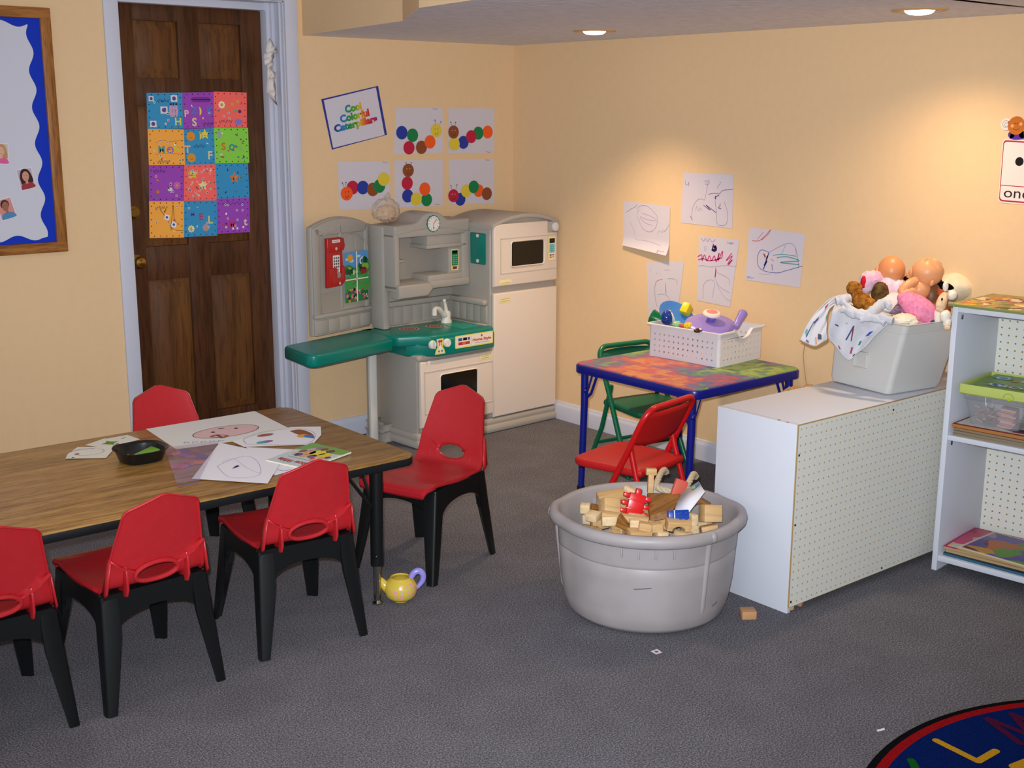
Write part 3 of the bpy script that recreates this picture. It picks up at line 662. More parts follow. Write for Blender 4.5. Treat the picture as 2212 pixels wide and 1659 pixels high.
drawing('narrow pencil drawing with a red arch, partly hidden behind the white basket', [(1.0010, 0.8865), (1.2395, 0.9114), (1.2141, 0.6902), (1.0240, 0.6240)], [
  (RD, .0014, [(1.0600, 0.7739), (1.0716, 0.8030), (1.1090, 0.8163)]), (GY, .0014, [(1.0600, 0.7739), (1.0654, 0.7185), (1.0796, 0.6828)]), (RD, .0016, [(1.1285, 0.8022), (1.1304, 0.7863)]), ('4A5A7A', .0018, [(1.1304, 0.7863), (1.1344, 0.7521)]), (GY, .001, [(1.1402, 0.8219), (1.1773, 0.8258), (1.2023, 0.8170), (1.2000, 0.7985)]), (GY, .001, [(1.0806, 0.7390), (1.1119, 0.7472), (1.1500, 0.7378), (1.1576, 0.7063)]), (GY, .001, [(1.0699, 0.8446), (1.0703, 0.8354)]), (GY, .001, [(1.0857, 0.8462), (1.0861, 0.8370)]), (GY, .001, [(1.1197, 0.8611), (1.1508, 0.8642)]), (LV, .001, [(1.0246, 0.8586), (1.0284, 0.8450)])])

# ---- number card
q = [(2.7445, 1.4931), (2.8813, 1.4870), (2.8869, 1.2648), (2.7472, 1.2675)]
card = thing('number_card', 'white number card with red outline, one black dot and a paper figure on top', 'number card', (0, 0, 0))
s = right_sheet(.0015)
def rq(q, m, inset, k):
    pts = []
    r = .09
    for cu, cv, t in ((1-r-inset, 1-r*.6-inset, 0), (r+inset, 1-r*.6-inset, PI/2), (r+inset, r*.6+inset, PI), (1-r-inset, r*.6+inset, 1.5*PI)):
        for i in range(6):
            an = t+PI/2*i/5; pts.append(qp(q, cu+r*math.cos(an), cv+r*.6*math.sin(an)))
    s.poly(pts, m, k)
rq(q, M('F0D2CC', .45, .35), 0, 0); rq(q, M('A8283A', .45, .35), .022, 1); rq(q, M('E6D6D0', .45, .35), .045, 2)
s.line([qp(q, .03, .275), qp(q, .97, .275)], .0028, M('A8283A', .45, .35), 3)
s.disc(*(2.8145, 1.4145), .0155, M('0C0A10', .5), 4)
a, bq = qp(q, .06, .12), qp(q, .94, .12)
s.text('one', *(2.8153, 1.2983), .0245, M('1A1218', .6), 4, math.atan2(bq[1]-a[1], bq[0]-a[0]), .096)
s.build('card_face', card)
s = right_sheet(.0028)
for p in ((2.7523, 1.5428), (2.8306, 1.5435)): s.disc(*p, .021, M('D8D0C8', .5), 0)
for p in ((2.7515, 1.5435), (2.8310, 1.5442)):
    s.ring(*p, .012, .001, M('5A5262', .6), 1); s.ring(p[0]+.003, p[1]-.002, .007, .001, M('5A5262', .6), 1)
s.line([(2.7723, 1.5059), (2.7876, 1.5026), (2.8025, 1.5029), (2.8220, 1.5066)], .026, M('4E2890', .5), 2)
s.disc(*(2.7759, 1.5071), .0125, M('4E2890', .5), 2); s.disc(*(2.8169, 1.5077), .0125, M('4E2890', .5), 2)
for p in ((2.7669, 1.5476), (2.8104, 1.5479)): s.disc(*p, .008, M('5A2A9A', .5), 2)
s.disc(*(2.7915, 1.5385), .032, M('B4641E', .5), 3)
for p in ((2.7767, 1.5372), (2.8079, 1.5440)): s.disc(*p, .006, M('E09868', .5), 4)
for p in ((2.7859, 1.5454), (2.7946, 1.5455)): s.disc(*p, .002, INK, 4, n=8)
s.ring(*(2.7917, 1.5374), .014, .0012, INK, 4, t0=PI*1.2, t1=PI*1.8)
o = s.build('paper_figure', card); o['label'] = 'orange faced paper figure in purple'

# ---- thin loose thread against the right wall
mb = MB(); mb.tube([(-0.0040, -1.9406, 0.6261), (-0.0040, -1.9369, 0.5758), (-0.0040, -1.9480, 0.5177), (-0.0040, -1.9616, 0.4598), (-0.0040, -1.9714, 0.4214)], .0012, M('8A7458', .7), 6)
tag(mb.build('loose_thread'), 'thin dark thread hanging in a loop on the right wall above the white cabinet', 'thread')
# ------------------------------------------------------------------ toy kitchen (local: x right, -y to the front, z up)
KG = M('A8A198', .42, .35, name='taupe_moulded_plastic')
KG2 = M('9F978C', .45, .3, name='taupe_moulded_plastic_shaded')  # same plastic, recess shade put into a darker colour
KW = M('DCCDC0', .4, .35, name='cream_moulded_plastic')
KT = M('00796C', .3, .45, name='teal_moulded_plastic')
KBLK = M('0B0A09', .12, .5, name='black_glossy_film')
STY = M('E4D878', .4, .35); STW = M('E6DED2', .4, .35)
kit = thing('play_kitchen', 'taupe and cream plastic toy kitchen with teal counter in the room corner', 'toy kitchen', (-.02, -.36, 0), (0, 0, R(3)))
def kb(mb, u0, u1, d0, d1, z0, z1, m, bev=.006): mb.box(u0, u1, -d1, -d0, z0, z1, m, bev)
def front(d=0, base=.0006): return Sheet((0, -d, 0), (1, 0, 0), (0, 0, 1), base, .0004)
XZ = Matrix(((1, 0, 0, 0), (0, 0, -1, 0), (0, 1, 0, 0), (0, 0, 0, 1)))     # (a,b,c) -> (a,-c,b): c = distance to the front
# base cabinet with stepped plinth
mb = MB()
kb(mb, -.90, -.425, -.345, -.012, .05, .445, KG, .012)
kb(mb, -.905, -.43, -.345, .004, .425, .45, KG, .008)
kb(mb, -.925, .012, -.345, .028, 0, .042, KG, .014); kb(mb, -.92, .01, -.345, .018, .036, .074, KG, .014)
kb(mb, -.965, -.90, -.20, -.345+.02, 0, .05, KG, .012); kb(mb, -.96, -.90, -.21, -.345+.02, .044, .085, KG, .012)
kb(mb, -.905, -.885, -.30, -.004, .06, .44, KG, .007)
mb.build('lower_cabinet', kit)
# fridge column with arched top
mb = MB()
arc = [(-.437, .07), (.012, .07), (.012, 1.044)] + [(.012 - .449*t, 1.044 + .042*math.sin(PI*t)**.8) for t in [i/14 for i in range(1, 14)]] + [(-.437, 1.044)]
mb.prism(arc, -.345, -.004, KG, XZ, .012, 3)
arc2 = [(.014 - .455*t, 1.043 + .047*math.sin(PI*t)**.8) for t in [i/16 for i in range(17)]]
arc3 = [(u, z - .022) for u, z in arc2[::-1]]
mb.prism(arc2 + arc3, -.34, .02, KG, XZ, .007)
kb(mb, -.062, .01, -.1, .017, .985, 1.04, KG, .005)
mb.build('fridge_body', kit)
mb = MB(); mb.lathe([(0, 0), (.02, 0), (.021, .006), (.019, .014), (.008, .018), (0, .018)], M('D8D4CE', .4, .4), 24, XF((-.018, -.017, 1.012), (PI/2, 0, 0), (1, 1.15, 1)))
mb.build('bracket_knob', kit)
def panel_door(name, u0, u1, z0, z1, win=None, rec=None, th=.024, notch=None):
    mb = MB()
    pts = [(u0, z0), (u1, z0), (u1, z1), (u0, z1)]
    if notch: pts = [(u0, z0), (u1, z0), (u1, notch[1]), (notch[0], notch[1]), (notch[0], z1), (u0, z1)]
    mb.prism(pts, -.004, th-.004, KW, XZ, .008, 3)
    if rec:
        a0, a1, b0, b1 = rec
        w = .003
        for q in ((a0, b0, a1, b0+w), (a0, b1-w, a1, b1), (a0, b0, a0+w, b1), (a1-w, b0, a1, b1)):
            mb.box(q[0], q[2], -(th-.001), -(th-.006), q[1], q[3], M('C9BAAC', .45, .3))
    o = mb.build(name, kit)
    if win:
        w = MB()
        a0, a1, b0, b1 = win
        ring = rrect(a0-.007, a1+.007, b0-.007, b1+.007, .018); inn = rrect(a0, a1, b0, b1, .012)
        n = len(ring)
        vo = [XZ @ Vector((p[0], p[1], th-.003)) for p in ring]; vo2 = [XZ @ Vector((p[0]*.5+q[0]*.5, p[1]*.5+q[1]*.5, th+.003)) for p, q in zip(ring, inn)]; vi = [XZ @ Vector((p[0], p[1], th-.0032)) for p in inn]
        w.add(vo+vo2+vi, [[i, (i+1) % n, n+(i+1) % n, n+i] for i in range(n)] + [[n+i, n+(i+1) % n, 2*n+(i+1) % n, 2*n+i] for i in range(n)], M('E6DACC', .35, .4))
        w.add([p for p in vi], [list(range(n))], KBLK, smooth=False)
        p = w.build('oven_window', o); p['label'] = 'black oven window'
    return o
def sticker(parent, u0, u1, z0, z1, d, rows):
    s = front(d); s.poly(rrect(u0, u1, z0, z1, .004, 3), STY, 0); s.poly(rrect(u0+.003, u1-.003, z0+.003, z1-.003, .003, 3), M('E9E0B4', .4, .35), 1)
    for i in range(rows): s.rect(u0+.01, u1-.01, z0+(z1-z0)*(.3+.36*i), z0+(z1-z0)*(.38+.36*i), M('B0863A', .5), 2)
    o = s.build('sticker', parent); o['label'] = 'yellow sticker'
f = panel_door('fridge_door', -.432, .004, .078, .705, rec=None); sticker(f, -.40, -.315, .655, .682, .02, 2)
f = panel_door('microwave_door', -.432, .004, .738, 1.045, win=(-.318, -.098, .833, .952), rec=(-.39, -.004, .80, .975), notch=(-.064, .985)); sticker(f, -.40, -.315, .746, .772, .02, 1)
s = front(.021); s.poly(rrect(-.066, -.01, .842, .965, .004, 3), STY, 0); s.rect(-.06, -.016, .846, .961, M('E8DFCF', .4), 1); s.rect(-.057, -.019, .93, .954, KBLK, 2); s.rect(-.056, -.02, .882, .924, M('4FA6B4', .4), 2)
for i in range(4):
    for j in range(3): s.rect(-.0535+.0115*j, -.0455+.0115*j, .885+.0098*i, .8915+.0098*i, M('8ACAD0', .4), 3)
for i, c in enumerate(('C83A30', 'D89030', '2A4A9A', 'C83A30')): s.rect(-.055+.018*(i % 2), -.041+.018*(i % 2), .855+.011*(i//2), .862+.011*(i//2), M(c, .4), 2)
o = s.build('keypad', f); o['label'] = 'yellow edged keypad sticker'
f = panel_door('oven_door', -.897, -.432, .10, .422, win=(-.777, -.545, .203, .345), rec=(-.875, -.445, .165, .373)); sticker(f, -.53, -.455, .385, .41, .02, 2)
# hutch above the counter: open niche framed by an arched top with a hump
mb = MB()
DB_, DF = -.345, -.155
u0, u1 = -.905, -.437
top = [(u1, 1.0)]
for i in range(25):
    t = i/24; u = u1 + (u0-u1)*t
    z = 1.066 + .004*math.sin(PI*t) - .014*t + .043*math.exp(-((u+.672)/.075)**4)
    top.append((u, z))
top.append((u0, 1.0))
mb.prism(top, DB_, DF, KG, XZ, .012, 3)
kb(mb, u0, u0+.032, DB_, DF, .74, 1.02, KG, .012); kb(mb, u1-.05, u1+.002, DB_, DF-.004, .74, 1.02, KG, .01)
kb(mb, u0, u1, DB_, DF, .735, .775, KG, .012)
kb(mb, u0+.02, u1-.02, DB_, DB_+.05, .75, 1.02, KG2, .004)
kb(mb, u0+.02, u1-.03, DF-.02, DF+.001, .995, 1.03, KG, .006)
kb(mb, -.70, u1-.02, DB_, DF-.012, .945, 1.004, KG, .008); kb(mb, -.71, u1-.02, DB_, DF-.004, .93, .95, KG, .006)
kb(mb, -.56, u1-.02, DB_, DF-.02, .80, .935, KG, .006); kb(mb, -.70, u1-.02, DB_, DF-.006, .765, .802, KG, .008)
mb.prism([(u0+.006, .705), (-.72, .705), (-.685, .742), (-.705, .772), (u0+.006, .772)], DF-.06, DF+.022, KG, XZ, .012, 3)
for z in (.795, .892):                                    # moulded jars
    mb.lathe([(0, 0), (.02, 0), (.02, .052), (.023, .056), (.023, .066), (0, .066)], KG, 16, XF((u0+.056, .275, z-.012)))
kb(mb, u0+.025, u0+.105, DB_+.03, -.215, .868, .884, KG, .006)
mb.tube([(u0+.02+(u1-u0-.05)*i/16, -DF, 1.012 + .022*math.sin(PI*i/16)) for i in range(17)], .0035, KG, 6)
kb(mb, u0-.012, u0+.03, DB_, -.24, .545, 1.05, KG, .012)
mb.prism([(u0, .56), (u0+.03, .56), (u0+.055, .66), (u0+.055, .68), (u0+.02, .75), (u0, .75)], DB_, DB_+.035, KG, XZ, .006)
mb.build('hutch', kit)
# backsplash with ledge and tiles, wrapping onto the fridge side
mb = MB()
kb(mb, -.875, -.43, -.345, -.303, .53, .76, KG, .008)
kb(mb, -.88, -.44, -.33, -.283, .643, .672, KG, .011); kb(mb, -.467, -.435, -.30, -.02, .643, .672, KG, .011)
kb(mb, -.88, -.44, -.33, -.285, .535, .552, KG, .007); kb(mb, -.463, -.435, -.30, -.02, .535, .552, KG, .007)
for i in range(7): kb(mb, -.868+.0595*i, -.868+.0595*i+.056, -.32, -.2985, .556, .640, KG, .004)
for i in range(5): kb(mb, -.446, -.434, -.285+.053*i, -.285+.053*i+.05, .556, .640, KG, .004)
mb.build('backsplash', kit)
mb = MB(); mb.box(-.4425, -.437, .035, .147, .845, .998, KT, .006)
for z in (.985, .86): mb.lathe([(0, 0), (.009, 0), (.009, .003), (0, .004)], M('D8D8D4', .4, .4), 16, XF((-.4425, .091, z), (0, -PI/2, 0)))
o = mb.build('message_board', kit); o['label'] = 'teal message board'
# clock on the hump
ck = MB()
CX, CZ = -.672, 1.053
ck.prism([(CX+(.04+.002*math.cos(12*a))*math.cos(a), CZ+(.04+.002*math.cos(12*a))*math.sin(a)) for a in [2*PI*i/72 for i in range(72)]], DF, DF+.004, KT, XZ)
o = ck.build('clock', kit); o['label'] = 'round white toy clock'
s = front(DF+.0042); s.disc(CX, CZ, .036, M('E8E4DC', .4), 0, n=40)
for i in range(12): a = PI*i/6; s.line([(CX+.026*math.sin(a), CZ+.026*math.cos(a)), (CX+.033*math.sin(a), CZ+.033*math.cos(a))], .003, M('7A8488', .5), 2)
s.line([(CX, CZ), (CX+.019, CZ+.021)], .0032, M('B83050', .5), 3); s.line([(CX, CZ), (CX-.001, CZ-.02)], .003, M('B83050', .5), 3); s.disc(CX, CZ-.02, .004, M('B83050', .5), 3)
s.build('clock_face', o)
s = front(DF-.019); s.poly(rrect(-.545, -.498, .812, .918, .006, 3), STY, 0); s.rect(-.541, -.502, .836, .912, M('2E7A50', .4), 1); s.rect(-.538, -.505, .895, .91, KBLK, 2); s.rect(-.535, -.508, .818, .832, M('7A2A48', .4), 1)
for i in range(5):
    for j in range(3): s.disc(-.532+.0105*j, .845+.01*i, .003, M('8AC89A', .4), 2, n=8)
o = s.build('hutch_keypad', kit); o['label'] = 'yellow edged keypad sticker'
# teal counter
mb = MB()
CT = .546
ct = [(-.44, -.30), (-.44, .018), (-.452, .034), (-.80, .036), (-.845, .026), (-.885, -.02), (-.965, -.05), (-.985, -.075), (-.985, -.30)]
mb.prism([(a, -b) for a, b in ct], CT-.05, CT, KT, None, .009, 3)
mb.prism([(a, -b) for a, b in [(-.44, -.30), (-.44, .03), (-.455, .042), (-.80, .044), (-.885, -.02), (-.92, -.06), (-.92, -.30)]], CT-.105, CT-.02, KT, None, .012, 3)
mb.prism([(-.98, .30), (-.98, .335), (-.86, .335), (-.86, .30)], CT-.04, CT-.002, KT, None, .004)
mb.build('counter', kit)
mb = MB()
mb.prism([(-.465, .26), (-.465, .03), (-.60, .03), (-.60, .26)], CT-.0005, CT+.0012, M('0C9680', .25, .5), None, .0005)
o = mb.build('sink_basin', kit)
for i, (u, d) in enumerate(((-.80, -.19), (-.655, -.165))):
    s = Sheet((0, 0, CT), (1, 0, 0), (0, 1, 0), .0006, .0004)
    for r, c in ((.05, 'B8B0A0'), (.043, '8A3A2A'), (.033, 'B8A890'), (.026, '8A3A2A'), (.015, 'B8A890'), (.009, '8A3A2A')): s.disc(u, -d, r, M(c, .5), [.05, .043, .033, .026, .015, .009].index(r), n=28)
    o = s.build('burner_ring', kit); o['label'] = 'printed stove ring'
# control strip on the counter front
s = front(.0442, .0008)
s.poly(rrect(-.705, -.462, .468, .53, .006), M('DCD05A', .4, .35), 0); s.poly(rrect(-.70, -.467, .473, .525, .004), M('E4DCCF', .4, .35), 1)
s.rect(-.655, -.63, .503, .517, KBLK, 2); s.rect(-.685, -.66, .503, .517, M('2A5A8A', .4), 2); s.rect(-.625, -.612, .503, .517, M('2A5A8A', .4), 2)
s.rect(-.685, -.612, .483, .497, M('B83030', .4), 2); s.rect(-.66, -.64, .484, .496, M('D86A40', .4), 3)
s.rect(-.605, -.604, .476, .522, M('8A8478', .5), 2)
s.text('Home Style', -.535, .4965, .019, M('B82A20', .5), 2, 0, .118, .035); s.poly([(-.541, .5105), (-.531, .5105), (-.531, .5205), (-.541, .5205)], M('B82A20', .5), 2)
s.line([(-.58+.006*i, .4825+.0012*(-1)**i) for i in range(16)], .0016, M('4A4440', .5), 2)
o = s.build('control_panel', kit); o['label'] = 'yellow edged control sticker'
for u in (-.84, -.757):
    mb = MB(); mb.lathe([(0, 0), (.021, 0), (.021, .008), (.017, .014), (0, .014)], M('E0DCD2', .35, .4), 24, XF((u, -.0435 if u > -.8 else -.036, .505), (PI/2, 0, 0)))
    mb.box(u-.003, u+.003, -.062, -.045, .487, .523, M('E0DCD2', .35, .4), .002)
    o = mb.build('control_knob', kit)
s = front(.0445, .0008)
s.poly([(-.83, .455), (-.765, .455), (-.77, .475), (-.78, .49), (-.776, .53), (-.819, .53), (-.815, .49), (-.825, .475)], M('D8CC4E', .4), 0)
s.poly([(-.823, .46), (-.772, .46), (-.777, .475), (-.788, .49), (-.782, .525), (-.813, .525), (-.807, .49), (-.818, .475)], M('E4DCCF', .4), 1)
s.disc(-.803, .517, .007, M('C04030', .5), 2); s.disc(-.791, .517, .007, M('C04030', .5), 2); s.disc(-.797, .503, .009, M('D86030', .5), 2); s.rect(-.799, -.795, .476, .512, M('F0E8D8', .5), 3); s.disc(-.806, .47, .005, M('2A7A60', .5), 3); s.disc(-.787, .47, .005, M('2A7A60', .5), 3)
o = s.build('knob_sticker', kit); o['label'] = 'printed sticker between knobs'
# faucet
FW = M('DAD6CC', .35, .4, name='ivory_plastic')
mb = MB()
fx, fy = -.545, .215
mb.lathe([(0, 0), (.03, 0), (.028, .012), (.023, .02), (.024, .05), (.018, .06), (0, .062)], FW, 24, XF((fx, fy, CT), (0, 0, 0), (1, .85, 1)))
mb.tube(spline3([(fx-.005, fy, CT+.035), (fx-.035, fy-.012, CT+.052), (fx-.07, fy-.025, CT+.078), (fx-.095, fy-.034, CT+.084), (fx-.108, fy-.038, CT+.078)], 5), [.017]*5+[.014]*6+[.012]*10, FW, 12)
mb.tube([(fx-.106, fy-.038, CT+.086), (fx-.108, fy-.038, CT+.052)], [.0125, .0135], FW, 14)
mb.build('faucet', kit)
mb = MB(); mb.tube(spline3([(fx, fy, CT+.055), (fx-.008, fy-.003, CT+.085), (fx-.016, fy-.006, CT+.11)], 5), [.012, .0115, .011, .0105, .01, .009, .0085, .008, .0075, .0075, .0075], FW, 12); mb.ball((fx-.017, fy-.006, CT+.113), .0095, FW)
mb.build('faucet_lever', kit)
# ---- side wing: panel with toy phone and window picture, fold-out counter and leg
wing = thing('side_panel', None, None, (0, 0, 0)); wing.parent = kit
WR_ = Matrix.Rotation(R(11.9), 4, 'Z')
kinv = (Matrix.Translation((-.02, -.36, 0)) @ Matrix.Rotation(R(3), 4, 'Z')).inverted()
wm = kinv @ Matrix.Translation((-1.313, -.151, 0)) @ Matrix.Rotation(R(14.9), 4, 'Z')
wing.matrix_local = wm
WW = .378
def wf(base=.0006, d=0): return Sheet((0, -d, 0), (1, 0, 0), (0, 0, 1), base, .0004)
mb = MB()
o1 = [(0, .552), (WW, .552), (WW, 1.058)] + [(WW - (WW+.0)*t, 1.058 + .04*math.sin(PI*t)**.9) for t in [i/14 for i in range(1, 14)]] + [(0, 1.058)]
mb.prism(o1, -.05, -.012, KG, XZ, .01, 3)
# raised face border, slope and tile rows
def strip(a0, a1, b0, b1, d=.0): mb.box(a0, a1, -d, .014, b0, b1, KG, .006)
strip(0, WW, .552, .64, -.002); mb.box(-.004, WW+.004, -.012, .02, .632, .656, KG, .009)
for i in range(5): mb.box(.012+.073*i, .012+.073*i+.069, -.0035, .01, .562, .625, KG, .003)
strip(0, .045, .65, 1.055); strip(WW-.03, WW, .65, 1.055); strip(.175, .192, .65, 1.06)
topp = [(.02, 1.02), (WW-.02, 1.02), (WW-.005, 1.055)] + [(WW-.005 - (WW-.01)*t, 1.056 + .036*math.sin(PI*t)**.9) for t in [i/12 for i in range(1, 12)]] + [(.005, 1.055)]
mb.prism(topp, -.03, 0, KG, XZ, .006)
mb.prism([(.19, .655), (.365, .655), (.365, .93)] + [(.2775+.0875*math.cos(a), .93+.085*math.sin(a)) for a in [PI*i/12 for i in range(1, 12)]] + [(.19, .93)], -.03, -.006, KG, XZ, .004)
mb.tube([(.2775+.082*math.cos(PI*i/16), -.006, .93+.08*math.sin(PI*i/16)) for i in range(17)], .003, KG, 6)
mb.tube([(.2775, -.006, .94), (.2775, -.006, 1.008)], .002, KG, 6)
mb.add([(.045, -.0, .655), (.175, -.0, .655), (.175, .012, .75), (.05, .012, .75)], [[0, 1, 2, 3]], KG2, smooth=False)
mb.tube([(.06, -.0, 1.015), (.105, -.0, 1.03), (.165, -.0, 1.045)], .003, KG, 6)
mb.prism([(WW-.012, .66), (WW+.05, .66), (WW+.05, .56), (WW+.01, .552), (WW-.012, .56)], -.05, -.02, KG, XZ, .008)
mb.prism([(WW-.012, .985), (WW+.05, .985), (WW+.05, 1.045), (WW-.012, 1.06)], -.05, -.02, KG, XZ, .008)
mb.prism([(WW+.012, .56), (WW+.052, .56), (WW+.052, 1.04), (WW+.012, 1.04)], -.05, -.03, KG, XZ, .006)
mb.build('panel', wing)
# phone
ph = MB()
PR = M('B41C1C', .3, .45, name='red_plastic')
ph.prism([(.066, .775), (.15, .778), (.178, .80), (.182, .868), (.17, .875), (.168, .96), (.178, .965), (.172, 1.0), (.165, 1.006), (.07, 1.006)], .0, .024, PR, XZ, .006, 3)
ph.prism([(.068, .94), (.168, .945), (.177, .965), (.17, 1.003), (.072, 1.003)], .02, .034, PR, XZ, .006)
ph.prism([(.068, .778), (.15, .78), (.176, .80), (.18, .865), (.155, .868), (.15, .82), (.125, .815), (.12, .868), (.068, .868)], .02, .032, PR, XZ, .005)
o = ph.build('toy_phone', wing); o['label'] = 'red toy wall phone'
s = wf(.0008, .034); s.poly(rrect(.088, .142, .985, .999, .004, 3), M('EADCD8', .4), 0); s.rect(.094, .136, .99, .994, M('C89A98', .5), 1); s.disc(.115, .957, .0075, M('E0B8B0', .4), 0); s.build('phone_label', o)
s = wf(.0008, .0245)
s.poly(rrect(.10, .146, .845, .925, .004, 3), M('EAE2DC', .4), 0)
for i in range(4):
    for j in range(3): s.rect(.105+.0135*j, .114+.0135*j, .907-.0135*i, .916-.0135*i, M('5A5658', .5), 1)
s.rect(.11, .136, .856, .861, M('5A5658', .5), 1); s.rect(.11, .136, .848, .853, M('5A5658', .5), 1)
s.poly(spline([(.112, .842), (.148, .842), (.148, .80), (.135, .783), (.12, .79), (.118, .82), (.112, .842)], 5)[:-1], M('98908A', .5), 0)
s.disc(.118, .79, .0, M('E0B8B0', .4), 1) if False else None
s.build('phone_keypad', o)
s = wf(.0008, .0325); s.disc(.135, .793, .0065, M('E0B8B0', .4), 0); s.build('phone_screw', o)
# picture window sticker
s = wf(.0008, .0062)
a0, a1, b0, b1 = .196, .356, .688, .929
fu = lambda u, v: (a0+(a1-a0)*u, b0+(b1-b0)*v)
s.rect(a0, a1, b0, b1, M('5C98D0', .45, .3), 0)
for u, v, r in ((.3, .82, .02), (.62, .9, .016), (.82, .86, .018), (.06, .86, .016)): s.disc(*fu(min(max(u, .12), .88), min(v, .92)), r*.8, M('C8DCEC', .45), 1, r*.35)
s.disc(*fu(.24, .88), .019, M('E8A42C', .45), 2, .018)
s.poly(spline([fu(0, .6), fu(0, .72), fu(.2, .75), fu(.45, .68), fu(.7, .76), fu(1, .83), fu(1, .55), fu(0, .55)], 4)[:-1], M('3A8A4A', .45), 3)
s.poly(spline([fu(0, .66), fu(.2, .7), fu(.42, .62), fu(.6, .6), fu(.3, .55), fu(0, .56)], 4)[:-1], M('A8B83A', .45), 4)
s.poly(spline([fu(.55, .68), fu(.75, .74), fu(1, .74), fu(1, .62), fu(.6, .6)], 4)[:-1], M('88B040', .45), 4)
for u, v, r in ((.1, .62, .014), (.22, .6, .013), (.32, .62, .012), (.66, .7, .013), (.86, .82, .014), (.93, .8, .012), (.7, .63, .012)): s.disc(*fu(u, v), r, M('1E5A34', .45), 5, r*1.2, n=12)
s.rect(*[fu(.68, 0)[0], fu(.94, 0)[0]], fu(0, .55)[1], fu(0, .62)[1], M('9A2A34', .45), 6); s.poly([fu(.64, .62), fu(.98, .62), fu(.88, .67), fu(.74, .67)], M('7A1E2A', .45), 6)
s.disc(*fu(.7, .8), .009, M('E4E4E4', .45), 6, .015); s.disc(*fu(.72, .8), .005, M('2A4A8A', .45), 7, .01); s.rect(fu(.35, 0)[0], fu(.4, 0)[0], fu(0, .54)[1], fu(0, .64)[1], M('C8D8C8', .45), 6)
s.poly(spline([fu(0, .2), fu(0, .5), fu(.4, .53), fu(1, .54), fu(1, .2), fu(0, .2)], 3)[:-1], M('4A9A48', .45), 3); s.line([fu(.1, .5), fu(.4, .42), fu(.7, .36), fu(.98, .3)], .004, M('8A6A4A', .5), 4, 4); s.line([fu(.95, .5), fu(.6, .42), fu(.3, .34)], .003, M('2E7A3A', .5), 4, 4)
s.rect(a0, a1, b0, b0+(b1-b0)*.2, M('2E7A3A', .45), 4)
rg = random.Random(5)
for i in range(44):
    u, v = rg.uniform(.05, .95), rg.uniform(.03, .25)
    s.disc(*fu(u, v), rg.uniform(.004, .009), M(rg.choice(['D87AA0', 'D85A90', 'C84A5A', 'D88A40', '7A3A7A', '2A6A30', 'D8B848', '2A1A30', 'E8A8C0']), .45), 5+i % 4, n=9)
for q in ((.475, .525, 0, 1), (0, 1, .44, .465)): s.rect(fu(q[0], 0)[0], fu(q[1], 0)[0], fu(0, q[2])[1], fu(0, q[3])[1], M('E8E6DA', .45), 10)
o = s.build('window_picture', wing); o['label'] = 'printed garden window sticker'
# side counter in room coordinates -> kitchen coordinates
kc = lambda x, y, z=0: kinv @ Vector((x, y, z))
q = [kc(-1.520, -.205), kc(-1.545, -.50), kc(-1.03, -.372), kc(-.948, -.06)]
e1 = (q[2]-q[1]).normalized(); e2 = (q[0]-q[1]).normalized()
pl = []
c = q[1]
for i in range(7):
    t = PI/2*i/6; r = .06
    ctr = c + e1*r + e2*r
    pl.append(ctr - e1*r*math.cos(t) - e2*r*math.sin(t))
pl = [q[0]+e1*.02, q[0]-e2*.02] + pl + [q[2]-e1*.006, q[2]+e2*.006, q[3]]
mb = MB(); mb.prism([(p.x, p.y) for p in pl], CT-.062, CT-.002, KT, None, .014, 4); mb.build('side_counter', kit)
mb = MB()
a = kc(-1.035, -.19)
mb.box(a.x-.02, a.x+.022, a.y-.012, a.y+.006, 0, .49, M('D4D0CA', .45, .3), .003)
mb.box(a.x+.016, a.x+.024, a.y-.012, a.y+.07, 0.03, .49, KG, .002)
mb.box(a.x+.03, a.x+.05, a.y+.055, a.y+.075, 0, .49, KG, .004)
mb.build('support_leg', kit)
# clear plastic bag lying on top of the kitchen
BAG = fresh('clear_crinkled_plastic', .12, .6)
nt, N, L, b = nodes(BAG)
b.inputs['Base Color'].default_value = (.85, .72, .58, 1); b.inputs['Alpha'].default_value = .3; b.inputs['Specular IOR Level'].default_value = 1
tc = N.new('ShaderNodeTexCoord'); nz = N.new('ShaderNodeTexNoise'); nz.inputs['Scale'].default_value = 55; nz.inputs['Detail'].default_value = 4
L.new(tc.outputs['Object'], nz.inputs[0]); bp = N.new('ShaderNodeBump'); bp.inputs['Distance'].default_value = .012; bp.inputs['Strength'].default_value = 1
L.new(nz.outputs[0], bp.inputs['Height']); L.new(bp.outputs[0], b.inputs['Normal'])
mb = MB()
def crum(d): return 1 + .16*noise.noise(d*3.1) + .10*noise.noise(d*8) - (.18 if d.z < -.5 else 0)
BG = (-0.9094, -0.1463, 1.1170)
mb.ball((0, 0, 0), (.072, .05, .062), BAG, nu=40, nv=24, fn=crum)
mb.ball((.004, .0, -.008), (.052, .036, .04), M('C9A27A', .6, .3), nu=24, nv=14, fn=lambda d: 1+.25*noise.noise(d*4))
mb.tube([(.01, 0, .05), (.018, 0, .066), (.006, 0, .078)], [.016, .01, .018], BAG, 10)
tag(mb.build('plastic_bag', loc=BG), 'crumpled clear plastic bag resting on top of the toy kitchen beside the hump', 'bag')
